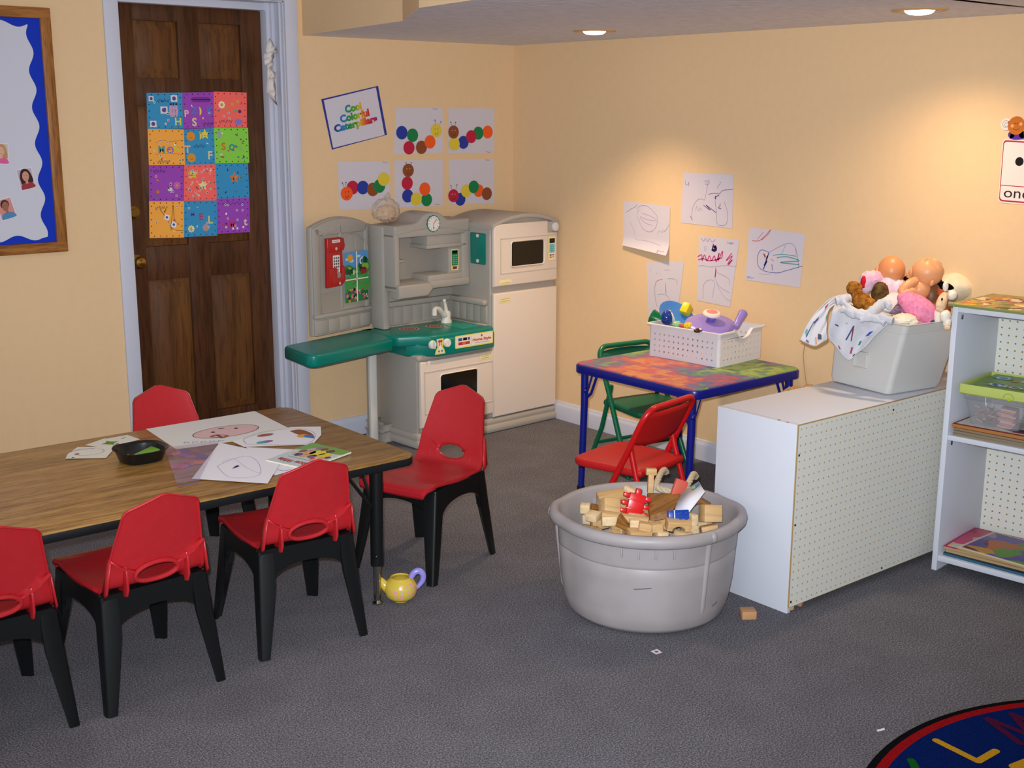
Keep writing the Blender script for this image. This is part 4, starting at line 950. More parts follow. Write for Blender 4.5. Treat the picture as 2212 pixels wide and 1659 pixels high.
# ------------------------------------------------------------------ activity table
TZ = .505
LAM = wood('oak_print_laminate', '6E4A1E', '98703A', 'AA824A', 'x', 8, .33, .4)
tbl = thing('activity_table', 'long low wood-grain activity table with black edge and legs, among the red chairs', 'table', (0, 0, 0))
tx0, tx1, ty0, ty1 = -3.75, -2.0, -1.958, -1.10
mb = MB()
out = rrect(tx0, tx1, ty0, ty1, .055, 7)
mb.prism(out, TZ-.03, TZ-.004, M('0E1114', .45, .35, name='black_edge_band'), None, .003)
mb.prism(rrect(tx0+.001, tx1-.001, ty0+.001, ty1-.001, .054, 7), TZ-.006, TZ, LAM, None, .0015)
mb.prism(rrect(tx0+.01, tx1-.01, ty0+.01, ty1-.01, .05, 5), TZ-.0315, TZ-.028, M('7A5A38', .8, .1), None)
mb.build('tabletop', tbl)
def table_leg(x, y, sx, sy):
    mb = MB()
    mb.tube([(x, y, TZ-.03), (x-.004*sx, y, .135)], [.0225, .021], BLACKPL, 18)
    mb.box(x-.05, x+.05, y-.05, y+.05, TZ-.036, TZ-.031, BLACKPL, .002)
    for dx, dy in ((-.12*sx, 0), (0, -.12*sy)):
        mb.tube([(x+dx*.16, y+dy*.16, TZ-.17), (x+dx, y+dy, TZ-.034)], .006, BLACKPL, 8)
    mb.ball((x-.016, y-.016, .17), .008, BLACKPL)
    o = mb.build('leg', tbl)
    mb = MB(); mb.tube([(x-.004*sx, y, .137), (x-.006*sx, y, .014)], [.014, .0115], CHROME, 16)
    mb.lathe([(0, .022), (.008, .021), (.012, .012), (.019, .006), (.019, 0), (0, 0)], CHROME, 20, XF((x-.006*sx, y, 0)))
    p = mb.build('leg_insert', o); p['label'] = 'chrome height adjusting insert'
for x, y, sx, sy in ((tx1-.11, ty0+.085, 1, -1), (tx1-.11, ty1-.085, 1, 1), (tx0+.11, ty0+.085, -1, -1), (tx0+.11, ty1-.085, -1, 1)): table_leg(x, y, sx, sy)

# ------------------------------------------------------------------ red stacking chairs
RED = noisy('red_pebbled_plastic', 'AC2027', 'AF2329', 60, 3, .34, .4, .06, 1400, dist=.0005)
def chair_shell():
    prof = spline([(.190, .312), (.186, .328), (.168, .337), (.12, .338), (.03, .330), (-.06, .327), (-.118, .328), (-.149, .339), (-.162, .363), (-.171, .40), (-.196, .48), (-.224, .56), (-.238, .60)], 5)
    L_ = [0]
    for a, b in zip(prof, prof[1:]): L_.append(L_[-1]+math.dist(a, b))
    tot = L_[-1]
    def at(s_):
        d = s_*tot
        for i in range(len(L_)-1):
            if d <= L_[i+1] or i == len(L_)-2:
                t = (d-L_[i])/(L_[i+1]-L_[i]); a, b = prof[i], prof[i+1]
                return (a[0]+(b[0]-a[0])*t, a[1]+(b[1]-a[1])*t), (b[0]-a[0], b[1]-a[1])
    wk = [(0, .140), (.06, .150), (.3, .155), (.42, .152), (.52, .147), (.6, .142), (.75, .126), (.9, .108), (1, .097)]
    def wd_(s_):
        for (a, x), (b, y) in zip(wk, wk[1:]):
            if s_ <= b: return x+(y-x)*(s_-a)/(b-a)
        return wk[-1][1]
    NU, NV = 53, 97
    V = {}
    hw = .060                                                # grip slot in the rear: centre, half width (m), half height (profile fraction)
    k0 = min(range(len(prof)), key=lambda i: abs(prof[i][1]-.371) + (9 if prof[i][0] > -.1 else 0))
    hs, hh = L_[k0]/tot, .027/tot
    def place(t, s_):
        smax = 1.0 - .062*max(0, abs(t)-.1) - .018*max(0, (abs(t)-.9)/.1)**2
        q = s_ if s_ < .7 else .7 + (s_-.7)/.3*(smax-.7)
        (y, z), (dy, dz) = at(q)
        l = math.hypot(dy, dz); ny, nz = dz/l, -dy/l      # normal to the underside / rear
        ny, nz = (-abs(ny), nz) if s_ > .5 else (ny, nz)
        w_ = wd_(q)
        cup = .012*abs(t)**3*(1 if .1 < s_ < .5 else .35)
        x = t*w_
        if s_ < .06: x *= 1 - .05*(1-s_/.06)*abs(t)
        dip = -.006*(1-t*t)*math.sin(PI*min(max(s_/.45, 0), 1))
        curve = -.007*(1-t*t)*(1 if s_ > .6 else max(0, (s_-.48)/.12))
        if s_ < .52: return Vector((x, y, z + cup*.6 + dip))
        return Vector((x, y + cup*.9 + curve, z))
    vs = []; idx = {}
    for j in range(NV):
        for i in range(NU):
            t = -1+2*i/(NU-1); s_ = j/(NV-1)
            idx[i, j] = len(vs); vs.append((t, s_))
    inside = lambda t, s_: (t*wd_(s_)/hw)**2 + ((s_-hs)/hh)**2 < 1
    keep = []
    for j in range(NV-1):
        for i in range(NU-1):
            tc_, sc_ = -1+2*(i+.5)/(NU-1), (j+.5)/(NV-1)
            if not inside(tc_, sc_): keep.append([idx[i, j], idx[i+1, j], idx[i+1, j+1], idx[i, j+1]])
    cnt = {}
    for f in keep:
        for k in f: cnt[k] = cnt.get(k, 0)+1
    P = list(vs)
    for (i, j), k in idx.items():
        if 0 < i < NU-1 and 0 < j < NV-1 and 0 < cnt.get(k, 0) < 4:
            t, s_ = vs[k]; a = math.atan2((s_-hs)/hh, t*wd_(s_)/hw)
            P[k] = (math.cos(a)*hw/wd_(hs), hs+math.sin(a)*hh)
    mb = MB()
    mb.add([place(*p) for p in P], keep, RED)
    # turned edge all round the back and seat
    rim = [idx[0, j] for j in range(NV-1, -1, -1)] + [idx[i, 0] for i in range(1, NU)] + [idx[NU-1, j] for j in range(1, NV)] + [idx[i, NV-1] for i in range(NU-2, 0, -1)]
    n = len(rim); base = len(mb.v)
    for k in rim:
        p = mb.v[k].copy(); t, s_ = P[k]
        mb.v.append(p + (Vector((.002*t, -.011, -.001)) if s_ > .55 else Vector((.002*t, -.003, -.012))))
    for a in range(n):
        mb.f.append([rim[a], rim[(a+1) % n], base+(a+1) % n, base+a]); mb.fm.append(0); mb.sm.append(True)
    # moulded lip round the slot, gussets behind the seat corner
    slot = []
    for i in range(29):
        a = 2*PI*i/28
        p = place(math.cos(a)*(hw+.002)/wd_(hs), hs+math.sin(a)*(hh+.004)); slot.append(p + Vector((0, -.0075, -.002)))
    mb.tube(slot[:-1], .0045, RED, 8, closed=True)
    for sx in (-1, 1):
        for xx, zt_ in ((.088, .398),):
            yb = -.173 - (zt_-.40)*.31
            g = [(-.128, .322), (-.150, .309), (-.176, .316), (-.187, .338), (yb-.013, zt_-.012), (yb-.008, zt_), (yb-.001, zt_), (-.166, .363), (-.151, .339), (-.132, .328)]
            mb.prism(g, xx-.002, xx+.002, RED, Matrix(((0, 0, sx, 0), (1, 0, 0, 0), (0, 1, 0, 0), (0, 0, 0, 1))), .001)
        A = [(.050, .380), (.074, .390), (.106, .408), (.134, .434)]
        vs = []
        for x, z in A:
            yb = -.173 - (z-.40)*.31
            vs += [(sx*x, yb, z), (sx*x, yb-.013, z-.004), (sx*x, yb-.013, z-.008), (sx*x, yb, z-.004)]
        mb.add(vs, [[4*i+j, 4*i+(j+1) % 4, 4*i+4+(j+1) % 4, 4*i+4+j] for i in range(3) for j in range(4)], RED)
        mb.add([(sx*.134, -.180, .432), (sx*.134, -.196, .426), (sx*.146, -.188, .338), (sx*.148, -.165, .318), (sx*.147, -.160, .34)], [[0, 1, 2, 3, 4]], RED)
    return mb
def chair_frame(o):
    mb = MB()
    zt = .326
    c = {(-1, -1): (-.150, -.158), (1, -1): (.150, -.158), (1, 1): (.152, .138), (-1, 1): (-.152, .138)}
    def apron(a, b, nx, ny):
        A = Vector((*c[a], 0)); B = Vector((*c[b], 0)); d = (B-A); l = d.length; d.normalize()
        nn = Vector((nx, ny, 0))
        X = Matrix((( d.x, 0, nn.x, A.x), (d.y, 0, nn.y, A.y), (0, 1, 0, 0), (0, 0, 0, 1)))
        arch = [(l*.5 + (l*.5-.028)*math.cos(t), .192 + .078*min(1, math.sin(t)**.62)) for t in [PI*i/20 for i in range(21)]]
        mb.prism([(0, zt-.012), (0, .19)] + [(.004, .19)] + arch[::-1] + [(l-.004, .19), (l, .19), (l, zt-.012), (l-.012, zt), (.012, zt)], -.005, .005, BLACKPL, X)
    apron((-1, -1), (1, -1), 0, -1); apron((1, -1), (1, 1), 1, 0); apron((1, 1), (-1, 1), 0, 1); apron((-1, 1), (-1, -1), -1, 0)
    mb.box(-.145, .145, -.15, .13, zt-.008, zt-.003, BLACKPL, .002)
    mb.build('base_frame', o)
    for (sx, sy), (x, y) in c.items():
        fx, fy = x + sx*.022, y + sy*(.042 if sy < 0 else .052)
        m2 = MB(); rings = []
        for z, w_, d_, k in ((zt-.004, .026, .026, 0), (.28, .030, .028, .12), (.21, .030, .026, .33), (.1, .023, .021, .68), (0, .016, .0155, 1)):
            cx, cy = x+(fx-x)*k, y+(fy-y)*k
            ix, iy = -sx, -sy
            # outer corner chamfered, L-shaped look with a rounded outer edge
            ring = [(cx+ix*w_*1.5, cy+sy*.004), (cx+ix*.003, cy+sy*.004), (cx+sx*.003, cy+sy*.0), (cx+sx*.004, cy+iy*.004), (cx+sx*.004, cy+iy*d_*1.5), (cx+ix*w_*.35, cy+iy*d_*1.5), (cx+ix*w_*.8, cy+iy*d_*.8), (cx+ix*w_*1.5, cy+iy*d_*.35)]
            if sx*sy < 0: ring = ring[::-1]
            rings.append([(a, b, z) for a, b in ring])
        n = 8; vs = [p for r_ in rings for p in r_]; fs = []
        for k in range(len(rings)-1):
            for j in range(n): fs.append([k*n+j, k*n+(j+1) % n, (k+1)*n+(j+1) % n, (k+1)*n+j])
        fs.append(list(range(n))[::-1]); fs.append([(len(rings)-1)*n+j for j in range(n)])
        m2.add(vs, fs, BLACKPL); m2.build('leg', o, angle=50)
CHAIRS = [((-2.935, -1.868), 2.5, 'red stacking chair seen from behind, second along the near side of the table'),
          ((-2.427, -1.842), -5.5, 'red stacking chair tucked at the near side beside the table corner leg'),
          ((-3.345, -1.862), 0, 'red stacking chair cut off by the left edge of the photo'),
          ((-1.765, -1.648), 108.2, 'red stacking chair turned sideways at the end of the table, facing left'),
          ((-2.40, -1.125), 180, 'red stacking chair on the far side of the table in front of the brown door')]
first = None
for (x, y), a, lab in CHAIRS:
    if first is None:
        first = o = thing('stacking_chair', lab, 'chair', (x, y, 0), (0, 0, R(a)), 'red stacking chairs around the activity table')
        sh = chair_shell().build('seat_shell', o, weld=True)
        solid(sh, .0035, 0)
        chair_frame(o)
    else:
        o = copy_tree(first); o.location = (x, y, 0); o.rotation_euler = (0, 0, R(a)); o['label'] = lab

# ------------------------------------------------------------------ things on the activity table
def tsheet(k=0, warp=None): return Sheet((0, 0, TZ), (1, 0, 0), (0, 1, 0), .0006+.0012*k, .0003, warp)
T = {'n1': (-2.5482, -1.0994), 'n2': (-2.1324, -1.1007), 'n3': (-2.1585, -1.4120), 'n4': (-2.3935, -1.4372), 'n5': (-2.5771, -1.4107), 'face': (-2.3473, -1.3030), 'e1': (-2.3881, -1.2871), 'e2': (-2.3017, -1.2857), 'ns': (-2.3434, -1.2580), 'm1': (-2.4223, -1.3393), 'm2': (-2.3937, -1.3295), 'm3': (-2.3971, -1.3730), 'm4': (-2.3677, -1.3559), 'w1': (-2.5179, -1.3557), 'w2': (-2.4202, -1.4078), 'c1': (-2.3935, -1.4372), 'c2': (-2.1474, -1.3923), 'c3': (-2.0621, -1.4521), 'c4': (-2.1185, -1.5504), 'c5': (-2.2050, -1.6408), 'c6': (-2.3939, -1.5250), 'o1': (-2.3717, -1.4991), 'o2': (-2.3422, -1.4305), 'o3': (-2.2361, -1.3923), 'o4': (-2.1321, -1.4332), 'o5': (-2.1317, -1.5317), 'o6': (-2.2250, -1.6170), 'h1': (-2.1771, -1.4395), 'h2': (-2.1377, -1.4430), 'h3': (-2.1348, -1.5153), 'h4': (-2.1630, -1.5744), 'h5': (-2.1781, -1.5026), 'ey1': (-2.2686, -1.4354), 'ey2': (-2.3121, -1.5131), 'bl': (-2.1630, -1.5420), 'ye': (-2.1748, -1.5244), 'u1': (-2.3879, -1.5247), 'u2': (-2.2622, -1.6712), 'u3': (-2.3709, -1.8507), 'u4': (-2.4693, -1.8711), 'us1': (-2.4342, -1.8222), 'us2': (-2.4247, -1.8455), 'us3': (-2.4005, -1.8426), 's1': (-2.4362, -1.4343), 's2': (-2.3519, -1.7145), 's3': (-2.5319, -1.9413), 's4': (-2.6842, -1.7560), 'q1': (-2.5663, -1.6821), 'q2': (-2.4897, -1.6395), 'q3': (-2.4406, -1.6432), 'q4': (-2.4471, -1.7206), 'q5': (-2.4998, -1.8357), 'q6': (-2.5483, -1.8505), 'q7': (-2.5900, -1.8062), 'q8': (-2.5343, -1.6505), 'q9': (-2.4995, -1.7245), 'q10': (-2.5047, -1.7878), 'v1': (-2.5412, -1.7361), 'v2': (-2.5134, -1.7246), 'v1b': (-2.5317, -1.7280), 'v2b': (-2.5113, -1.7150), 'b1': (-2.4211, -1.7252), 'b2': (-2.2040, -1.6390), 'b3': (-2.1634, -1.8127), 'b4': (-2.3724, -1.8831), 'z1': (-2.6105, -1.3914), 'z2': (-2.4365, -1.4289), 'z3': (-2.6801, -1.7970), 'z4': (-2.7478, -1.7940), 'k1': (-2.8978, -1.2995), 'k2': (-2.8717, -1.2483), 'k3': (-2.8177, -1.1870), 'k4': (-2.7181, -1.2594), 'k5': (-2.7943, -1.3708), 'l1': (-2.7903, -1.1758), 'l2': (-2.7067, -1.1325), 'l3': (-2.6755, -1.1949), 'l4': (-2.7422, -1.2654), 'p1': (-2.7165, -1.1434), 'p2': (-2.6296, -1.1375), 'p3': (-2.6190, -1.2217), 'p4': (-2.6939, -1.2403), 'tray': (-2.7148, -1.4548)}
NEWS = M('DAD8D4', .8, .1, name='newsprint'); WP = M('E2E0E6', .75, .15, name='bright_white_paper')
# large newsprint drawing
s = tsheet(0)
s.poly([T['n5'], T['n4'], T['n3'], T['n2'], T['n1']], NEWS, 0)
cx, cy = T['face']
s.disc(cx, cy, .118, M('D6B4B4', .8, .1), 1, .07, 36, R(-4)); s.ring(cx, cy, .118, .0028, M('2A2A34', .8), 2, .07)
for q in ('e1', 'e2'): s.disc(*T[q], .0075, INK, 3)
s.disc(*T['ns'], .012, M('5A6070', .8), 3, .006)
s.line([T['m1'], T['m2'], T['m3'], T['m4']], .014, M('A85A40', .8), 3, 4); s.line([T['m1'], T['m3'], T['m2'], T['m4']], .003, M('3A4050', .8), 4, 4)
for i in range(5):
    a, b_ = T['w1'], T['w2']; t = i/4; x = a[0]+(b_[0]-a[0])*t; y = a[1]+(b_[1]-a[1])*t
    s.line([(x-.01, y-.008), (x, y+.012), (x+.006, y-.004), (x+.012, y+.006)], .0022, M('5A86B0', .8), 2, 3)
tag(s.build('newsprint_drawing'), 'large newsprint sheet with a pink oval face drawing, farthest on the activity table', 'drawing')
# cut-out self portrait
s = tsheet(1)
s.poly([T['c6'], T['c5'], T['c4'], T['c3'], T['c2'], T['c1']], WP, 0)
s.line([T['o1'], T['o2'], T['o3'], T['o4'], T['o5'], T['o6'], T['o1']], .0016, M('6A6A70', .8), 1, 5)
s.poly(spline([T['h1'], T['h2'], T['h3'], T['h4'], T['h5'], T['h1']], 4)[:-1], M('8E5A3C', .8, .1), 1)
s.disc(*T['ey1'], .03, M('9C5A4C', .8), 2, .016); s.disc(*T['ey2'], .03, M('8A6AA0', .8), 2, .015); s.disc(T['ey2'][0]-.012, T['ey2'][1], .016, M('4AA0A0', .8), 3, .013)
s.disc(*T['bl'], .015, M('3E78C0', .8), 3, .02); s.disc(*T['ye'], .02, M('D89A50', .8), 2, .02)
tag(s.build('paper_cutout'), 'cut-out portrait drawing with brown hair and coloured eyes, beside the storybook', 'drawing')
s = tsheet(0); s.poly([T['u4'], T['u3'], T['u2'], T['u1']], WP, 0); s.line([T['us1'], T['us2'], T['us3']], .003, M('4A6AA0', .8), 1, 4)
tag(s.build('paper_sheet'), 'white paper mostly hidden under the scribbled sheet and the storybook', 'paper')
s = tsheet(3, lambda a, b: .006*max(0, (a-T['s1'][0]+.05))**1.0*.5)
s.quadgrid([T['s4'], T['s3'], T['s2'], T['s1']], WP, 0, 8)
s.line([T['q1'], T['q2'], T['q3'], T['q4'], T['q5'], T['q6'], T['q7'], T['q1']], .0022, M('B0A8C8', .8), 2, 6)
s.line([T['q8'], T['q2'], T['q9'], T['q10'], T['q5']], .0016, M('B8B0CC', .8), 2, 5)
s.line([T['v1'], T['v2'], T['v1b'], T['v2b']], .006, M('5A4A90', .8), 3, 3)
tag(s.build('scribbled_sheet'), 'white paper with a faint purple scribble, nearest the table edge', 'drawing')
# storybook
bk = thing('storybook', 'thin illustrated storybook with yellow figures and red title lying near the table corner', 'book', (0, 0, 0))
B1, B2, B3, B4 = [Vector((*T[k], TZ)) for k in ('b1', 'b2', 'b3', 'b4')]
mb = MB(); mb.prism([(p.x, p.y) for p in (B4, B3, B2, B1)], TZ+.0022, TZ+.008, M('D8D0C0', .8, .1)); mb.build('pages', bk)
s = Sheet((0, 0, TZ+.0082), (1, 0, 0), (0, 1, 0), 0, .0003)
bq = [T['b1'], T['b2'], T['b3'], T['b4']]        # left, far, right, near
def bp_(u, v):                                    # u along left->near edge, v from that edge to the far/right edge
    return tuple(bq[0][i]*(1-u)*(1-v)+bq[3][i]*u*(1-v)+bq[2][i]*u*v+bq[1][i]*(1-u)*v for i in (0, 1))
s.poly([bp_(0, 0), bp_(1, 0), bp_(1, 1), bp_(0, 1)], M('C4D2D0', .3, .45), 0)
s.poly([bp_(0, .62), bp_(1, .78), bp_(1, 1), bp_(0, 1)], M('6AA040', .3, .45), 1)
for u, v, r, c in ((.55, .66, .042, 'E8D02A'), (.75, .62, .034, 'E0C828'), (.4, .6, .03, 'D8A048'), (.68, .82, .022, '5A2A1C'), (.5, .84, .02, '7A3A2C'), (.3, .72, .024, 'C0A0A8'), (.22, .6, .02, '8A4A40'), (.6, .48, .024, '7A3A7A'), (.44, .44, .024, 'D8A070'), (.3, .44, .022, '5A3A7A'), (.82, .46, .02, 'D89A70'), (.9, .56, .016, '4A2A30'), (.2, .46, .02, 'D8B090'), (.7, .4, .014, 'C85030'), (.36, .86, .018, '7A70A8')): s.disc(*bp_(u, v), r*.8, M(c, .3, .45), 2, r*.6, 14, R(20))
e = Vector((bq[3][0]-bq[0][0], bq[3][1]-bq[0][1]))
L1 = e.length
s.text('Snow White', *bp_(.5, .14), .03, M('B01C28', .35, .4), 4, math.atan2(-e.y, -e.x), L1*.72, .03)
s.line([bp_(.2, .3), bp_(.8, .3)], .003, M('7A7A78', .4), 4)
s.build('cover', bk)
# zip bag with coloured bits
ZB = M('B8A8C8', .15, .5, alpha=.32, name='clear_zip_bag')
zb_ = thing('zip_bag', 'clear zip bag holding orange and purple cut-outs beside the black tray', 'bag', (0, 0, 0))
zq = [T['z4'], T['z3'], T['z2'], T['z1']]
s = Sheet((0, 0, TZ), (1, 0, 0), (0, 1, 0), .002, .0003, lambda a, b: .007+.004*noise.noise(Vector((a*28, b*28, 0))))
s.quadgrid(zq, ZB, 0, 16); s.build('film', zb_)
s = tsheet(2); s.line([T['z3'], T['z4']], .012, M('7A78C0', .2, .5, alpha=.6), 0); s.build('zip_strip', zb_)
rg = random.Random(8)
for i in range(12):
    u, v = rg.uniform(.12, .85), rg.uniform(.45, .92)
    p = tuple(zq[0][k]*(1-u)*(1-v)+zq[1][k]*u*(1-v)+zq[2][k]*u*v+zq[3][k]*(1-u)*v for k in (0, 1))
    s = tsheet(.4+.25*i); s.star(p[0], p[1], rg.uniform(.018, .034), M(['C86A4A', '7A4A9A', 'B85A6A', '6A3A8A'][i % 4], .7), 0, rg.choice([4, 5, 6]), rg.uniform(.6, .85), rg.uniform(0, 6))
    s.build('paper_scrap', zb_)
# black tray with bits
tc_ = Vector((*T['tray'], TZ))
tray = thing('plastic_tray', 'black rounded plastic tray with blue and green cards inside, on the activity table', 'tray', tc_)
mb = MB()
def oct_(r, z, n=48): return [(r*math.cos(a)*(1-.045*math.cos(4*a)), r*.96*math.sin(a)*(1-.045*math.cos(4*a)), z) for a in [2*PI*i/n for i in range(n)]]
prof = [(.004, .003), (.058, .003), (.062, .006), (.074, .036), (.085, .042), (.086, .040), (.078, .034), (.066, .003), (.06, .0), (.004, .0)]
vs = [p for r, z in prof for p in oct_(r, z)]
n = 48
mb.add(vs, [[i*n+j, i*n+(j+1) % n, (i+1)*n+(j+1) % n, (i+1)*n+j] for i in range(len(prof)-1) for j in range(n)] + [list(range(n))[::-1]], BLACKPL)
mb.build('tray_body', tray)
def card(name, loc, rz, tilt, w_, h_, colr, lab, t=.002):
    mb = MB(); mb.box(-w_/2, w_/2, -h_/2, h_/2, 0, t, M(colr, .5, .3), .0005)
    o = mb.build(name, None, tc_+Vector(loc), (tilt[0], tilt[1], rz)); return tag(o, lab, 'card')
card('foam_card', (-.012, -.02, .0065), R(5), (0, 0), .075, .055, '6A9CC8', 'pale blue card lying in the black tray')
card('game_card', (.026, .012, .017), R(18), (R(6), R(-8)), .075, .042, '6E9A34', 'green card leaning in the black tray over the blue one')
mb = MB(); mb.tube([(-.05, .022, .012), (-.028, .03, .013)], .005, M('C85A28', .5, .3), 8)
tag(mb.build('crayon_stub', None, tc_), 'orange crayon stub at the far side of the black tray', 'crayon')
mb = MB(); mb.tube([(.02, -.042, .012), (.058, -.028, .013)], .0045, M('8A2A40', .5, .3), 8)
tag(mb.build('crayon', None, tc_), 'dark red crayon along the near edge of the black tray', 'crayon')
# small picture cards left of the tray
for j, (ks, lab, k) in enumerate(((('k1', 'k2', 'k3', 'k4', 'k5'), 'white face-shaped card with a dotted smile, leftmost paper on the table', 1), (('l1', 'l2', 'l3', 'l4'), 'white picture card with a yellow mark behind the face-shaped card', 0), (('p1', 'p2', 'p3', 'p4'), 'white picture card with a green leaf touching the back of the black tray', 0))):
    s = tsheet(k + .3*j); s.poly([T[q] for q in ks][::-1], M('DCD8CC', .6, .2), 0)
    c = (sum(T[q][0] for q in ks)/len(ks), sum(T[q][1] for q in ks)/len(ks))
    if j == 0:
        s.ring(c[0]+.01, c[1], .045, .0018, M('7A7A80', .7), 1, .035, R(160), R(400)); s.disc(c[0]-.03, c[1]+.004, .008, M('8A2A2A', .7), 2, .006); s.disc(c[0]-.055, c[1]-.03, .004, M('2A3A7A', .7), 2); s.line([(c[0]-.04, c[1]+.04), (c[0], c[1]+.05), (c[0]+.04, c[1]+.035)], .004, M('8A8A9A', .7), 2, 4)
    elif j == 1: s.disc(c[0]+.01, c[1]-.02, .014, M('B8A83A', .7), 1, .009)
    else: s.star(c[0]-.05, c[1]-.015, .03, M('5A8A2A', .7), 1, 4, .5); s.line([(c[0], c[1]+.01), (c[0]+.02, c[1]+.025)], .003, M('3A3A3A', .7), 1)
    tag(s.build('picture_card'), lab, 'card', 'white picture cards beside the tray')
# ------------------------------------------------------------------ folding play table and its two folding chairs
NAVY = M('0E1A7C', .3, .5, name='navy_enamel')
FT = .555
ftab = thing('folding_table', 'small folding table with navy frame and multicoloured patchwork top, between toy kitchen and white cabinet', 'table', (-.448, -1.683, 0), (0, 0, R(.5)))
TD = fresh('tie_dye_patchwork_top', .5, .35)
nt, N, L, b = nodes(TD)
tc = N.new('ShaderNodeTexCoord')
def math_(op, a, b_=None):
    m = N.new('ShaderNodeMath'); m.operation = op
    for i, q in enumerate((a, b_)):
        if q is None: continue
        if isinstance(q, (int, float)): m.inputs[i].default_value = q
        else: L.new(q, m.inputs[i])
    return m.outputs[0]
sn = N.new('ShaderNodeVectorMath'); sn.operation = 'SNAP'; sn.inputs[1].default_value = (.028, .028, 1)
L.new(tc.outputs['Object'], sn.inputs[0])
nz = N.new('ShaderNodeTexNoise'); nz.inputs['Scale'].default_value = 3.1; nz.inputs['Detail'].default_value = 1.5
ad = N.new('ShaderNodeVectorMath'); ad.operation = 'ADD'; ad.inputs[1].default_value = (3.3, 7.15, 0)
L.new(sn.outputs[0], ad.inputs[0]); L.new(ad.outputs[0], nz.inputs['Vector'])
wn = N.new('ShaderNodeTexWhiteNoise'); L.new(sn.outputs[0], wn.inputs[0])
sx = N.new('ShaderNodeSeparateXYZ'); L.new(sn.outputs[0], sx.inputs[0])
n3 = N.new('ShaderNodeTexNoise'); n3.inputs['Scale'].default_value = 60; n3.inputs['Detail'].default_value = 3; L.new(tc.outputs['Object'], n3.inputs['Vector'])
v = math_('ADD', math_('MULTIPLY', nz.outputs['Fac'], 1.25), math_('MULTIPLY', wn.outputs[0], .10))
v = math_('ADD', v, math_('SUBTRACT', math_('MULTIPLY', sx.outputs[0], .42), .12))
v = math_('ADD', v, math_('MULTIPLY', math_('SUBTRACT', n3.outputs['Fac'], .5), .12))
rp = ramp(nt, [(.06, '5A6088'), (.14, '7A5080'), (.22, 'B0485A'), (.30, 'BC4438'), (.37, 'CC8038'), (.43, 'BA4236'), (.49, '8A486E'), (.55, '4C5684'), (.62, '6A9440'), (.68, 'A0AE44'), (.74, '52864A'), (.80, '585F8C'), (.87, 'A0506E'), (.94, '70889A')])
L.new(v, rp.inputs[0])
mx = N.new('ShaderNodeMix'); mx.data_type = 'RGBA'; mx.blend_type = 'MIX'; mx.inputs[0].default_value = .14; mx.inputs[7].default_value = lin('8A94A0')
L.new(rp.outputs[0], mx.inputs[6]); L.new(mx.outputs[2], b.inputs['Base Color'])
hw = .345; hx = .332
mb = MB(); mb.prism(rrect(-hx+.006, hx-.006, -hw+.006, hw-.006, .04, 6), FT-.012, FT, TD, None, .004); mb.build('tabletop', ftab)
mb = MB(); mb.prism(rrect(-hx, hx, -hw, hw, .045, 6), FT-.042, FT-.006, NAVY, None, .006)
mb.build('edge_frame', ftab)
for sx_ in (-1, 1):
    for sy_ in (-1, 1):
        x, y = sx_*(hx-.035), sy_*(hw-.045)
        mb = MB(); mb.tube([(x, y, FT-.03), (x, y, .38), (x+sx_*.012, y, .012)], [.0165, .0155, .0135], NAVY, 14)
        mb.tube([(x+sx_*.012, y, .02), (x+sx_*.012, y, 0)], [.017, .017], M('101018', .6, .3), 14)
        o = mb.build('leg', ftab)
        mb = MB(); mb.tube([(x, y-sy_*.005, .40), (x, y-sy_*.04, .43), (x, y-sy_*.075, FT-.04)], .007, NAVY, 8, flat=.6)
        mb.tube([(x-sx_*.005, y, .40), (x-sx_*.05, y, FT-.04)], .006, NAVY, 8, flat=.6)
        mb.ball((x+sx_*.006, y-.012, .44), (.012, .010, .012), NAVY, nu=12, nv=8)
        mb.build('leg_brace', ftab)
